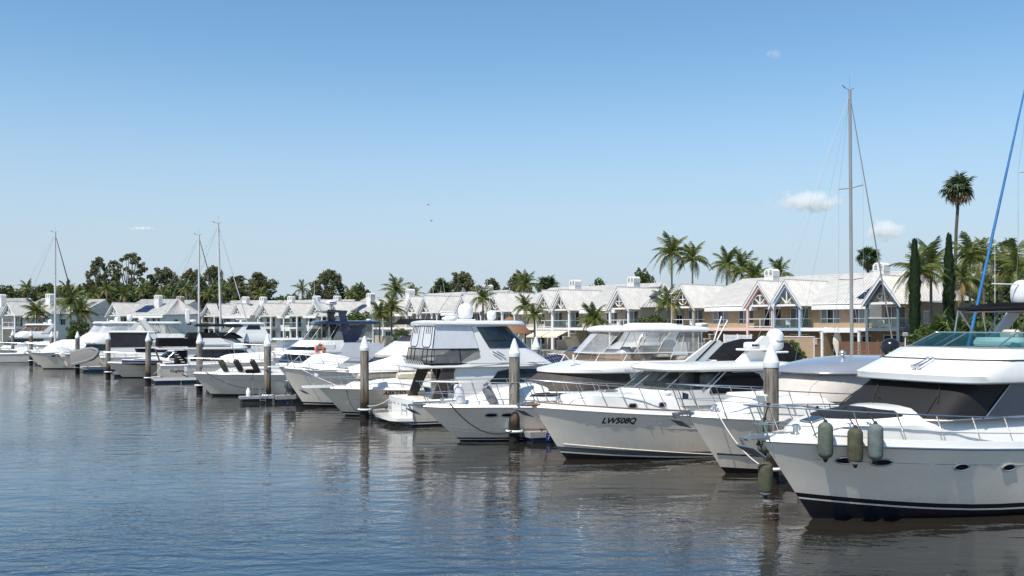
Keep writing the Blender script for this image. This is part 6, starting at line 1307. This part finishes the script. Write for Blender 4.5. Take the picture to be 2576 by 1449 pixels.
for k in (0, 1): MB().add([(-1.9 + 3.2*k, 0, 2.6), (1.15 + 3.2*k, 0, 2.6), (1.15 + 3.2*k, -2.0, 1.85), (-1.9 + 3.2*k, -2.0, 1.85), (1.15 + 3.2*k, -2.0, 1.68), (-1.9 + 3.2*k, -2.0, 1.68)], [(0, 1, 2, 3), (3, 2, 4, 5)]).build('canopy', 'cream', t, 0)
x, y = HP(7.4, -2.4); t = thing('pergola', 'white framed pergola with black roof blades behind the tallest mast', 'pergola', (x, y, GZ), HRZ)
for px_ in (0, 3.9): MB().box(px_ - .1, px_ + .1, -2.6, -2.4, 0, 2.75).build('post', 'trim_white', t, 0)
MB().box(-.1, 4.0, -2.6, -2.4, 2.55, 2.75).build('beam', 'trim_white', t, 0)
for k in range(7): MB().box(0, 3.9, -2.3 + k*.33, -2.08 + k*.33, 2.62, 2.68).build('roof_blade', 'boot_black', t, 0)
def lounge(label, s0, d, z, kind, m, rz=0.0):
    x, y = HP(s0, d); t = thing('armchair' if kind == 'arm' else 'garden_chair', label, 'chair', (x, y, GZ + z), HRZ + rz)
    if kind == 'arm':
        MB().cbox(-.42, .42, -.4, .4, .12, .42, .1).build('seat', m, t, 40); MB().cbox(-.4, .4, .22, .46, .3, .9, .1).build('backrest', m, t, 40); MB().cbox(-.28, .28, .0, .24, .42, .85, .08).build('cushion', 'white_canvas', t, 40)
    else:
        MB().cbox(-.24, .24, -.24, .24, .40, .46, .02).build('seat', m, t, 30); MB().cbox(-.24, .24, .2, .26, .46, .98, .02).build('backrest', m, t, 30)
    for a in (-.2, .2):
        for c in (-.2, .2): MB().box(a - .02, a + .02, c - .02, c + .02, 0, .40).build('leg', m, t, 0)
lounge('round wicker armchair with white cushion on the slate-gabled balcony', 10.6, .7, FL + .2, 'arm', 'rub_grey', 2.6); lounge('white balcony chair under the beige circle gable', -13.6, .9, FL + .2, 'c', 'white_plastic', 1.2); lounge('pale balcony chair left of the blue post', -.4, .8, FL + .2, 'c', 'white_plastic', .6); lounge('dark balcony chair right of the blue post', .9, 1.0, FL + .2, 'c', 'boot_black', 2.0)
lounge('white balcony chair left under the white circle gable', -25.6, .9, FL + .2, 'c', 'white_plastic', 1.0); lounge('white balcony chair right under the white circle gable', -24.5, .9, FL + .2, 'c', 'white_plastic', 2.4); lounge('white balcony chair beneath the triangle gable', -35.2, .9, FL + .2, 'c', 'white_plastic', 1.0)
x, y = HP(8.7, -4.4); t = thing('garden_sculpture', 'tall cream leaf-shaped sculpture on the terrace below the pergola', 'sculpture', (x, y, GZ), 0)
MB().lathe([(.22, 0), (.2, .25), (.08, .45), (.2, .8), (.42, 1.5), (.4, 2.0), (.2, 2.6), (.02, 3.1)], 10, mtx=Matrix.Diagonal((1, .4, 1))).build('leaf_form', 'cream', t, 50); MB().cbox(-.3, .3, -.3, .3, 0, .12, .02).build('plinth', 'render_beige', t, 0)
x, y = HP(3.9, -6.9); t = thing('outdoor_kitchen', 'dark cabinet barbecue bench against the tan garden wall', 'barbecue', (x, y, GZ), HRZ); MB().cbox(-2.2, 2.2, -.4, .4, 0, .9, .03).build('cabinet', 'charcoal_mesh', t, 30); MB().cbox(-2.3, 2.3, -.45, .45, .9, .97, .02).build('benchtop', 'render_tan', t, 30); MB().cbox(-.3, .9, -.3, .3, .97, 1.25, .08).build('grill_hood', 'rubber', t, 40)
x, y = HP(-95, -4); 
for (ux, uy), lb in (((-106.0, 181.0), 'open white market umbrella at the far left'),):
    t = thing('umbrella', lb, 'umbrella', (ux, uy, GZ), 0); MB().tube([(0, 0, 0), (0, 0, 2.6)], .04, 6).build('pole', 'trim_white', t)
    MB().add([(0, 0, 3.1)] + [(2.4*math.cos(i*math.pi/4), 2.4*math.sin(i*math.pi/4), 2.2) for i in range(8)], [(0, 1 + i, 1 + (i + 1) % 8) for i in range(8)]).build('canopy', 'white_canvas', t, 0)
# ------------------------------------------------------------------ plants
rnd = random.Random(11)
ORD = 'first second third fourth fifth sixth seventh eighth ninth tenth eleventh twelfth thirteenth fourteenth fifteenth sixteenth seventeenth eighteenth nineteenth twentieth'.split()
def frond_mesh(L, droop, n=26, wl=.72, name='frond', m='leaf_palm', seed=1):
    """feather frond along +x: arching rib with hanging leaflets"""
    r_ = random.Random(seed); mb = MB(); P = []
    for i in range(n + 1):
        f = i/n; P.append(Vector((L*(f - .18*droop*f*f), 0, L*(.22*math.sin(f*1.7) - droop*f*f*.55))))
    mb.tube([P[0], P[n//3], P[2*n//3], P[n]], [.035, .025, .015, .006], 4)
    for i in range(2, n + 1):
        f = i/n; p = P[i]; d = (P[min(i + 1, n)] - P[i - 1]).normalized(); ll = wl*math.sin(math.pi*min(1, .18 + f*.80))*r_.uniform(.8, 1.1)
        for s_ in (1, -1):
            tip = p + d*ll*.55 + Vector((0, s_*ll*.62, -ll*(.35 + .5*r_.random()))); w_ = d*.040
            mid = p.lerp(tip, .5) + Vector((0, 0, ll*.10))
            mb.add([p - w_, p + w_, mid + w_*1.1, tip, mid - w_*1.1], [(0, 1, 2, 4), (4, 2, 3)])
    return mb.mesh(name, m, 0, fix=False)
def fan_mesh(r, name, m, droop=.3, n=15, seed=1):
    """fan leaf: stalk then radiating blades"""
    q = random.Random(seed); mb = MB(); mb.tube([(0, 0, 0), (r*.45, 0, .12*r), (r*.9, 0, .08*r)], [.03, .02, .015], 4); c = Vector((r*.9, 0, .08*r))
    for i in range(n):
        a = R(-125 + 250*i/(n - 1)); l = r*(.85 + .2*q.random()); d = Vector((math.cos(a), math.sin(a), 0)); s_ = Vector((-math.sin(a), math.cos(a), 0))*.10*r
        t1 = c + d*l*.62 - Vector((0, 0, droop*l*.18)); t2 = c + d*l - Vector((0, 0, droop*l*(.55 + .4*q.random())))
        mb.add([c, t1 - s_, t2, t1 + s_], [(0, 1, 2, 3)])
    return mb.mesh(name, m, 0, fix=False)
FR = [frond_mesh(2.6, d, seed=i) for i, d in enumerate((1.0, 1.45, 1.9, .6))]; FRD = frond_mesh(2.3, 1.7, m='leaf_palm_dry', seed=9)
FN = [fan_mesh(1.0, 'fan_leaf', 'leaf_fan', d, seed=i) for i, d in enumerate((.5, .9, 1.2))]; FND = [fan_mesh(.9, 'dead_leaf', 'leaf_dead', d, seed=i + 5) for i, d in enumerate((1.0, 1.5))]
def palm(label, x, y, z0, ztop, k=1.0, lean=0.0, n=20, trunk_r=.14, dry=2, bark='bark_palm', name='palm_tree', group=None, skip=0):
    t = thing(name, label, 'palm', (x, y, z0), rnd.uniform(0, 6), group); h = ztop - z0 - 1.0*k
    pts = [(lean*(f*f)*h*.12, 0, h*f) for f in (0, .25, .5, .75, 1)]
    MB().tube(pts, [trunk_r*1.25, trunk_r*1.05, trunk_r, trunk_r*.9, trunk_r*.8], 8).build('trunk', bark, t, 60)
    tx_, tz = pts[-1][0], pts[-1][2]; MB().tube([(tx_, 0, tz - .1), (tx_, 0, tz + .55*k), (tx_, 0, tz + .8*k)], [trunk_r*.95, trunk_r*.9, .05], 8).build('crownshaft', 'leaf_palm', t, 60)
    for i in range(n):
        f = i/n; a = i*2.399 + rnd.uniform(-.2, .2); el = R(lerp(74, -12, f ** .8)) + rnd.uniform(-.22, .22); me = FR[(i*7) % 3 if f > .25 else 3]
        if dry and i >= n - dry: me = FRD
        o = link('frond', me, t, (tx_, 0, tz + .55*k*(1 - f*.4)), (rnd.uniform(-.25, .25), -el, a), (k*rnd.uniform(.85, 1.1),)*3)
    return t
def fanpalm(label, x, y, z0, ztop, k=1.0, n=22, dead=14, trunk_r=.2, lean=0.0):
    t = thing('fan_palm', label, 'palm', (x, y, z0), rnd.uniform(0, 6)); h = ztop - z0 - .9*k
    pts = [(lean*h*.05*math.sin(f*3), 0, h*f) for f in (0, .25, .5, .75, 1)]; MB().tube(pts, [trunk_r*1.3, trunk_r*1.1, trunk_r, trunk_r*.9, trunk_r*.85], 8).build('trunk', 'bark_dark', t, 60); tx_ = pts[-1][0]
    for i in range(n):
        f = i/n; link('fan_leaf', FN[i % 3], t, (tx_, 0, h + .1*k), (rnd.uniform(-.4, .4), -R(lerp(80, -32, f)) + rnd.uniform(-.2, .2), i*2.399), (k*rnd.uniform(.8, 1.12),)*3)
    for i in range(dead): link('dead_leaf', FND[i % 2], t, (tx_, 0, h + rnd.uniform(-.15, .15)*k), (rnd.uniform(-.5, .5), R(rnd.uniform(8, 58)), i*2.399), (k*rnd.uniform(.6, 1.05),)*3)
    return t
def foliage(blobs, per, size, seed, squash=.8, drop=.25):
    """leaf-sized faces scattered through the crown's clumps, thicker towards each clump's skin"""
    q = random.Random(seed); vs = []; fs = []
    for (cx, cy, cz, r) in blobs:
        for _ in range(int(per*r*r)):
            d = Vector((q.gauss(0, 1), q.gauss(0, 1), q.gauss(0, 1))).normalized(); rr = r*(q.uniform(.25, 1) ** .45)*q.uniform(.85, 1.12)
            p = Vector((cx, cy, cz)) + Vector((d.x*rr, d.y*rr, d.z*rr*squash)); s_ = size*q.uniform(.6, 1.35)
            a = Vector((q.gauss(0, 1), q.gauss(0, 1), q.gauss(0, .7))).normalized()*s_; b_ = a.cross(Vector((q.gauss(0, 1), q.gauss(0, 1), q.gauss(0, 1)))).normalized()*s_*.5
            k = len(vs); vs += [p - a, p - b_ - Vector((0, 0, drop*s_)), p + a - Vector((0, 0, drop*s_)), p + b_]; fs.append((k, k + 1, k + 2, k + 3))
    m = MB(); m.v = [tuple(v) for v in vs]; m.f = fs; return m
def gum_proto(seed, H, spread, nb, br, airy, m='leaf_gum', size=.34, per=105, base=.35):
    """trunk, limbs and clumped crown; returns (trunk mesh, crown mesh)"""
    q = random.Random(seed); tr = MB(); blobs = []
    top = H*.62; tr.tube([(0, 0, 0), (.1, .05, H*.25), (q.uniform(-.4, .4), q.uniform(-.4, .4), top)], [H*.022, H*.018, H*.010], 7)
    for i in range(nb):
        a = i*2.399 + q.uniform(-.3, .3); f = i/nb; z = lerp(H*base, H*.97, f ** .85); rad = spread*math.sin(math.pi*min(1, .28 + .68*f)) * q.uniform(.45, 1.0) * (1 if not airy else 1.1)
        p = Vector((math.cos(a)*rad, math.sin(a)*rad, z)); r_ = br*q.uniform(.7, 1.25)*(1.0 - .25*f); blobs.append((p.x, p.y, p.z - r_*.3, r_))
        z0 = max(H*.18, min(top, z*.62)); tr.tube([(0, 0, z0), p*.55 + Vector((0, 0, z0*.30)), p], [H*.010, H*.006, H*.002], 5)
        for j in range(2): w_ = p + Vector((q.uniform(-1, 1), q.uniform(-1, 1), q.uniform(-.2, .7)))*r_*.9; blobs.append((w_.x, w_.y, w_.z, r_*q.uniform(.4, .65)))
    return tr.mesh('trunk', 'bark_gum', 60), foliage(blobs, per, size, seed + 50).mesh('crown', m, 0, fix=False)
PROTO = {'gumA': gum_proto(1, 24, 7.2, 34, 1.12, True, per=120, size=.30, base=.40), 'gumB': gum_proto(2, 24, 5.0, 34, 1.45, False, per=95, size=.32, base=.2), 'gumC': gum_proto(3, 18, 6.0, 38, 1.65, False, per=95, size=.30, base=.25), 'round': gum_proto(4, 13, 4.8, 24, 2.3, False, 'leaf_dark', .34, 75, .3), 'bush': gum_proto(5, 6, 3.2, 14, 1.7, False, 'leaf_bush', .30, 75, .15), 'low': gum_proto(6, 9, 4.4, 20, 2.2, False, 'leaf_dark', .34, 75, .12), 'gumD': gum_proto(7, 16, 3.6, 24, 2.2, False, 'leaf_gum', .34, 80, .2)}
def tree(kind, label, x, y, ztop, group=None, wide=1.0, z0=GZ, name='gum_tree'):
    H = {'gumA': 24, 'gumB': 24, 'gumC': 18, 'round': 13, 'bush': 6, 'low': 9, 'gumD': 16}[kind]; k = (ztop - z0)/H
    t = thing(name, label, 'tree' if kind != 'bush' else 'shrub', (x, y, z0), rnd.uniform(0, 6), group); tr, cr = PROTO[kind]
    link('trunk', tr, t, scale=(k*wide, k*wide, k)); link('crown', cr, t, scale=(k*wide, k*wide, k)); return t
def at(px_, py_, Y): return (px_ - 1288)/2400*Y, 5 - (py_ - 822)/2400*Y      # x and height of a sighted point at distance Y
def T(kind, px_, py_, Y, label, wide=1.0, **k): x, z = at(px_, py_, Y); return tree(kind, label, x, Y, z, wide=wide, **k)
T('gumB', 248, 640, 235, 'slender dark gum tree left of the airy one', .85); T('gumA', 326, 630, 240, 'tall airy gum tree with visible forking limbs', 1.05); T('gumC', 415, 672, 245, 'broad gum tree right of the airy one', .9)
T('gumC', 480, 676, 238, 'gum tree behind the shorter middle mast', .8); T('gumC', 535, 668, 246, 'gum tree behind the leaning mast', .75); T('gumD', 592, 698, 236, 'dense brown-green tree right of the leaning mast', 1.25); T('gumD', 651, 690, 232, 'dense tapered tree at the right end of the left grove', 1.1)
T('gumC', 826, 678, 225, 'big round-crowned gum tree standing alone', 1.0); T('round', 905, 722, 230, 'small ragged tree right of the lone round gum', .7); T('gumC', 1162, 683, 196, 'round-topped gum tree behind the satellite dome', .95); T('gumC', 1238, 700, 205, 'flat gum tree between the two dome-shaped ones', .8); T('gumC', 1305, 686, 200, 'gum tree behind the tallest palm in the middle', .85)
T('round', 1612, 690, 150, 'small dark tree top right of a white chimney', .6); T('bush', 1507, 716, 160, 'tiny tree top between two roofs', .5); T('round', 1375, 708, 190, 'dark tree top left of a white chimney', .5); T('round', 1110, 712, 190, 'dark tree left of the round-topped gum', .6)
lows = [(20, 728), (60, 728), (105, 722), (150, 730), (195, 735), (240, 715), (290, 718), (345, 722), (395, 726), (440, 722), (492, 728), (540, 722), (575, 730), (630, 735), (700, 752), (735, 748), (775, 750), (850, 742), (890, 745), (930, 752)]
for i, (a, c) in enumerate(lows): T('low' if i % 3 else 'round', a, c, 222 + (i*7) % 20, 'dark green tree in the low belt behind the small houses, %s from the left' % ORD[i], 1.15, group='low belt of trees behind the small houses', name='bushy_tree')
for i, (a, c, Y) in enumerate(((2480, 700, 118), (2540, 690, 125), (2585, 680, 120), (2450, 735, 112), (2640, 690, 130))): T('low' if i != 1 else 'round', a, c, Y, ['dense green tree right of the blue sail', 'dense tree under the small fan palm', 'dense tree at the right edge', 'low green tree behind the second cypress', 'dense tree cut by the right edge'][i], .9, name='bushy_tree')
# palms (sighted crown top, distance)
def PM(px_, py_, Y, label, k=1.0, z0=GZ, **kw): x, z = at(px_, py_, Y); return palm(label, x, Y, z0, z, k, **kw)
PM(1690, 624, 135, 'tall feather palm, left of the pair above the roofs', 1.45); PM(1742, 640, 138, 'tall feather palm, right of the pair above the roofs', 1.35)
PM(1828, 655, 132, 'feather palm left of the clump behind the white chimney', 1.25); PM(1866, 668, 130, 'feather palm in the middle of the clump behind the chimney', 1.3); PM(1900, 690, 128, 'low feather palm against the white chimney', 1.2); PM(1960, 680, 126, 'feather palm right of the white chimney', 1.2)
PM(1215, 742, 122, 'feather palm in front of the white terrace, left of two', .95); PM(1322, 757, 128, 'tall thin palm before the gum trees', 1.0) if False else None
PM(1322, 706, 150, 'tall thin feather palm rising above the terrace roof', 1.25); PM(1320, 765, 118, 'short feather palm in front of the fan gable, left of two', .85); PM(1345, 785, 116, 'short feather palm in front of the fan gable, right of two', .8)
PM(1680, 752, 98, 'feather palm in front of the beige circle gable', .95); PM(1493, 795, 104, 'bushy palm below the triangle gable beside the cream awnings', 1.0, n=26, trunk_r=.2); PM(985, 770, 150, 'bushy palm in front of the far terrace', 1.25, n=24); PM(955, 785, 148, 'drooping palm left of the bushy one by the far terrace', 1.1, n=20)
PM(995, 722, 190, 'feather palm top above the far terrace roof', 1.6); PM(1040, 738, 188, 'small feather palm top right of it above the far roof', 1.2)
PM(178, 752, 172, 'broad clump palm right of the leftmost mast', 1.6, n=26); PM(205, 775, 170, 'lower palm of the clump right of the leftmost mast', 1.4, n=22); PM(92, 778, 172, 'short palm left of the leftmost mast', 1.35, n=22)
PM(2308, 668, 84, 'feather palm with yellow fronds before the slate gable', 1.15, lean=.4); PM(2342, 655, 86, 'feather palm beside the first cypress', 1.15, dry=3)
PM(2440, 630, 92, 'tall feather palm left of the blue sail', 1.25); PM(2420, 690, 90, 'shorter feather palm under the tall one', 1.1, dry=4); PM(2475, 640, 100, 'feather palm behind the blue sail', 1.3); PM(2520, 668, 104, 'feather palm right of the blue sail', 1.2); PM(2560, 660, 96, 'feather palm at the right edge', 1.3)
for i, a in enumerate((70, 130, 168, 235, 268, 312, 360, 410, 470, 525, 560, 655, 760, 880)): PM(a, 722 + (i*13) % 26, 215, 'feather palm in the tree belt behind the small houses, %s from the left' % ORD[i], 1.15, n=15, group='palms in the belt behind the small houses')
x, z = at(2414, 455, 112); fanpalm('very tall thin fan palm standing above everything on the right', x, 112, GZ, z, 1.2, trunk_r=.2, lean=.5, dead=16)
x, z = at(2184, 636, 118); fanpalm('fan palm behind the grey mast', x, 118, GZ, z, .95); x, z = at(2537, 611, 125); fanpalm('small fan palm at the right edge', x, 125, GZ, z, .8); x, z = at(1379, 708, 165); fanpalm('dark fan palm beside the white chimney', x, 165, GZ, z, 1.3)
x, z = at(1112, 716, 185); fanpalm('dark fan palm left of the round-topped gum', x, 185, GZ, z, 1.4)
def cypress(label, px_, py_, Y, w_):
    x, z = at(px_, py_, Y); H = z - GZ; t = thing('cypress_tree', label, 'tree', (x, Y, GZ), 0); q = random.Random(int(px_)); vs = []; fs = []
    MB().tube([(0, 0, 0), (0, 0, H*.8)], [.15, .03], 6).build('trunk', 'bark_dark', t)
    for _ in range(4200):
        f = q.random() ** 1.15; rr = w_*(.12 + .88*math.sin(math.pi*min(1, .10 + .9*(1 - f) ** .8)) ** .8*(1 - f) ** .35)*(1 + .12*math.sin(f*40 + q.random())); a = q.uniform(0, 6.283); rad = rr*q.uniform(.7, 1.18)
        p = Vector((math.cos(a)*rad, math.sin(a)*rad, f*H)); s_ = q.uniform(.09, .26); u_ = Vector((math.cos(a)*.3, math.sin(a)*.3, 1)).normalized()*s_*1.6; v_ = Vector((-math.sin(a), math.cos(a), q.uniform(-.3, .3)))*s_*.55
        k = len(vs); vs += [p - u_*.3, p + v_, p + u_, p - v_]; fs.append((k, k + 1, k + 2, k + 3))
    m = MB(); m.v = [tuple(v) for v in vs]; m.f = fs; m.build('crown', 'leaf_cypress', t, 0, fix=False)
    m2 = MB().lathe([(w_*.2, .1), (w_*.6, H*.15), (w_*.65, H*.4), (w_*.45, H*.7), (w_*.12, H*.9), (.02, H*.97)], 10); m2.build('inner_crown', 'leaf_cypress', t, 0)
cypress('slender dark cypress, left of the two, beside the slate-gabled house', 2301, 607, 82, .52); cypress('slender dark cypress, right of the two', 2387, 594, 84, .55)
# broad-leaved garden plants by the houses
bl = MB(); rows = [[(f*1.5, s_*.26*math.sin(math.pi*min(1, .12 + f*.88)), .25*math.sin(f*2.4) - .25*f*f) for s_ in (-1, 0, 1)] for f in [i/7 for i in range(8)]]; bl.grid(rows); BL = bl.mesh('big_leaf', 'leaf_banana', 40)
def banana(label, px_, py_, Y, k=1.0, n=14):
    x, z = at(px_, py_, Y); t = thing('broad_leaf_plant', label, 'plant', (x, Y, GZ), 0); H = z - GZ
    MB().tube([(0, 0, 0), (0, 0, H*.55)], [.12, .06], 6).build('stem', 'bark_palm', t)
    for i in range(n): link('big_leaf', BL, t, (0, 0, H*lerp(.55, .25, i/n)), (rnd.uniform(-.3, .3), -R(lerp(80, 5, i/n)), i*2.399), (k*rnd.uniform(.8, 1.2),)*3)
for a, c, Y, k, lb in ((2345, 800, 78, 1.1, 'broad-leaved plant at the foot of the first cypress'), (2372, 770, 80, 1.3, 'tall broad-leaved plant between the cypresses'), (2405, 785, 78, 1.2, 'broad-leaved plant right of the second cypress'), (2440, 790, 80, 1.2, 'broad-leaved plant under the feather palms'), (2500, 780, 84, 1.3, 'broad-leaved plant right of the blue sail'), (2545, 790, 82, 1.3, 'broad-leaved plant at the right edge'), (2470, 800, 76, 1.1, 'low broad-leaved plant by the blue sail')): banana(lb, a, c, Y, k, 16)
for a, c, Y, lb in ((1625, 805, 103, 'clipped green shrub left of the front palm'), (1650, 800, 104, 'bright green shrub beside the front palm'), (1990, 860, 84, 'small shrub behind the satellite dome'), (2360, 815, 80, 'dense shrub by the cypresses'), (2420, 815, 80, 'dense shrub under the palms'), (2480, 815, 82, 'dense shrub right of the palms'), (2550, 810, 84, 'dense shrub at the right edge'), (1010, 830, 148, 'shrub under the bushy palm'), (900, 790, 178, 'shrub between the far houses'), (200, 810, 168, 'shrub under the clump palm')): T('bush', a, c, Y, lb, 1.0, name='shrub')
# brown side-wall house beyond the cypresses
h = townhouse('tan end house with hipped white roof behind the cypresses', 0, [(3.0, 'circle', 'render_tan', dict(infill='render_tan'))], W=12, D=11, base=HP(22, 3.0), wall='render_tan', low='render_tan', chim=None, right_end=True, left_end=True, aw=False)
# thatched hut roof beyond the middle palms
x, z = at(1240, 800, 112); t = thing('thatched_hut', 'thatched hut roof between the palms behind the tall yacht', 'hut', (x + 2.0, 112, GZ), 0)
MB().lathe([(2.6, 2.3), (2.5, 2.5), (1.4, 3.5), (.1, 4.3)], 14).build('roof', 'thatch', t, 30)
for a in range(4): MB().tube([(1.8*math.cos(a*1.57), 1.8*math.sin(a*1.57), 0), (1.8*math.cos(a*1.57), 1.8*math.sin(a*1.57), 2.5)], .08, 6).build('post', 'bark_dark', t)
# ------------------------------------------------------------------ clouds and birds
def cloud(label, px_, py_, Y, wpx, hpx, seed, dens):
    """a soft puff: density fades to nothing inside an ellipsoid and is broken up by noise"""
    x, z = at(px_, py_, Y); k = Y/2400; o = MB().ball((0, 0, 0), 1, n=24, m=14).build('cloud', 'white_canvas', None, 60, loc=(x, Y, z)); o.scale = (wpx*k*.62, hpx*k*1.1, hpx*k*.80)
    m = bpy.data.materials.new('cloud_%d' % seed); m.use_nodes = True; t_ = m.node_tree; t_.nodes.remove(t_.nodes['Principled BSDF']); N = t_.nodes.new; Lk = t_.links.new
    pv_ = N('ShaderNodeVolumePrincipled'); pv_.inputs['Color'].default_value = (1, 1, 1, 1); pv_.inputs['Anisotropy'].default_value = 0
    tc = N('ShaderNodeTexCoord'); ln_ = N('ShaderNodeVectorMath'); ln_.operation = 'LENGTH'; Lk(tc.outputs['Object'], ln_.inputs[0])
    mp = N('ShaderNodeMapping'); mp.inputs['Scale'].default_value = (wpx/hpx*.8, 1.2, 1.1); mp.inputs['Location'].default_value = (seed*3.1, seed*1.7, 0); Lk(tc.outputs['Object'], mp.inputs[0])
    n = N('ShaderNodeTexNoise'); n.inputs['Scale'].default_value = 1.5; n.inputs['Detail'].default_value = 5; Lk(mp.outputs[0], n.inputs['Vector'])
    a = N('ShaderNodeMath'); a.operation = 'MULTIPLY_ADD'; a.inputs[1].default_value = -.62; Lk(ln_.outputs['Value'], a.inputs[0]); Lk(n.outputs['Fac'], a.inputs[2])
    mr = N('ShaderNodeMapRange'); mr.interpolation_type = 'SMOOTHSTEP'; mr.inputs[1].default_value = 0.0; mr.inputs[2].default_value = .28; mr.inputs[3].default_value = 0; mr.inputs[4].default_value = dens/(hpx*k); Lk(a.outputs[0], mr.inputs[0]); Lk(mr.outputs[0], pv_.inputs['Density']); Lk(pv_.outputs[0], t_.nodes['Material Output'].inputs['Volume'])
    o.data.materials.clear(); o.data.materials.append(m); tag(o, label, 'cloud'); return o
cloud('long white cloud left of the tallest mast', 2036, 508, 2400, 185, 44, 3, 2.0); cloud('small white cloud right of the tallest mast', 2228, 580, 2400, 110, 42, 8, 1.8)
cloud('faint thin cloud above the left grove', 358, 576, 2400, 75, 10, 5, 1.2); cloud('faint wisp high on the right', 1948, 136, 2400, 45, 20, 6, .25)
for i, (a, c) in enumerate(((1077, 517), (1085, 557))):
    x, z = at(a, c, 140); t = MB().add([(0, 0, 0), (.14, .05, .16), (.36, .1, .10), (.14, -.07, .12), (-.12, .03, .20), (-.30, .1, .26), (-.12, -.07, .16), (.02, .25, .02), (.02, -.18, -.02)], [(0, 1, 2, 3), (0, 6, 5, 4), (7, 1, 0, 4), (8, 0, 3), (8, 6, 0)]).build('bird', 'rubber', None, 0, loc=(x, 140, z)); tag(t, ['small dark bird in the sky, upper one', 'small dark bird in the sky, lower one'][i], 'bird')

# ------------------------------------------------------------------ small harbour clutter
for i, (x, y) in enumerate(PIL[:8]):
    p = Vector((x, y, 0)) + Vector((AX.x, AX.y, 0))*3.2 + Vector((NX.x, NX.y, 0))*-.45; t = thing('power_pedestal', 'white dockside power pedestal on the pontoon ' + fing[i], 'pedestal', (p.x, p.y, .49), TH, 'power pedestals on the pontoons')
    MB().cbox(-.11, .11, -.1, .1, 0, .95, .02).build('cabinet', 'white_plastic', t, 30); MB().cbox(-.13, .13, -.12, .12, .95, 1.05, .03).build('lamp_cap', 'rub_grey', t, 30); MB().tube([(.0, -.1, .4), (.1, -.35, .12), (.6, -.5, .02), (1.3, -.6, .02)], .018, 5).build('power_lead', 'rubber', t)
def pennant(label, b, u, y, z, m, w_=.34):
    p = WP(b, u, y, z); t = thing('pennant', label, 'flag', p, TH); MB().tube([(0, 0, -.45), (0, 0, .12)], .008, 5).build('staff', 'steel', t)
    MB().grid([[(w_*f, .04*math.sin(f*7), .08 - .22*f*.4 - h_*(.24 - .10*f)) for f in (0, .25, .5, .75, 1)] for h_ in (0, .5, 1)]).build('cloth', m, t, 40)
pennant('small blue pennant on the bow rail of the silver-hardtop cruiser', B2, -.35, -.15, 2.75, 'navy', .26); pennant('small dark blue pennant on the bow rail of the brown-covered cruiser', B4, .1, -.1, 2.35, 'navy'); pennant('small white and purple pennant on the bow rail of the ABK23Q cruiser', B6, -.35, -.15, 2.4, 'white_canvas')
line('white spring line from the LW508Q foredeck to its pontoon', WP(B3, 2.4, 1.6, 2.0), (PIL[1][0] + 3.5, PIL[1][1] + .9, .55), .25, 'rope_white'); line('white bow line from the high-bowed yacht to its pontoon', WP(B7, 1.0, -.6, 2.5), (PIL[2][0] + 2.4, PIL[2][1] + 1.6, .5), .3, 'rope_white'); line('dark bow line from the navy-hardtop yacht to its pile', WP(B8, .9, -.6, 1.75), (PIL[3][0] - .25, PIL[3][1] - .1, .9), .35)
line('white stern line from the stern-out yacht to the third pile', (WP(B5, 15.0, -1.8, 1.2)), (PIL[2][0] + .2, PIL[2][1] - .2, .7), .15, 'rope_white'); line('white stern line from the Kingfisher yacht to its pile', WP(KF, 15.0, 1.9, 1.3), (PIL[5][0] + .2, PIL[5][1], .8), .2, 'rope_white')
x, z = at(2292, 876, 57); t = thing('horseshoe_buoy', 'orange horseshoe buoy on a white post left of the near flybridge', 'lifebuoy', (x, 57, z - .2), 0); MB().tube([(.2*math.cos(a), 0, .2*math.sin(a)) for a in [-.6 + i*.3 for i in range(15)]], .08, 8).build('ring', 'orange', t, 60); MB().tube([(-.35, 0, -1.6), (-.35, 0, .9)], .03, 6).build('post', 'white_plastic', t); MB().cbox(-.5, -.2, -.1, .1, .9, 1.15, .04).build('lamp', 'rub_grey', t, 30)
for u, y in ((2.2, -.9), (3.1, -1.15), (4.1, -1.35)): MB().cbox(u - .28, u + .28, y - .16, y + .16, B1.zs(B1.tu(u, 2)) + .03, B1.zs(B1.tu(u, 2)) + .045, .005).build('deck_grip', 'fender_grey', B1.root, 0)
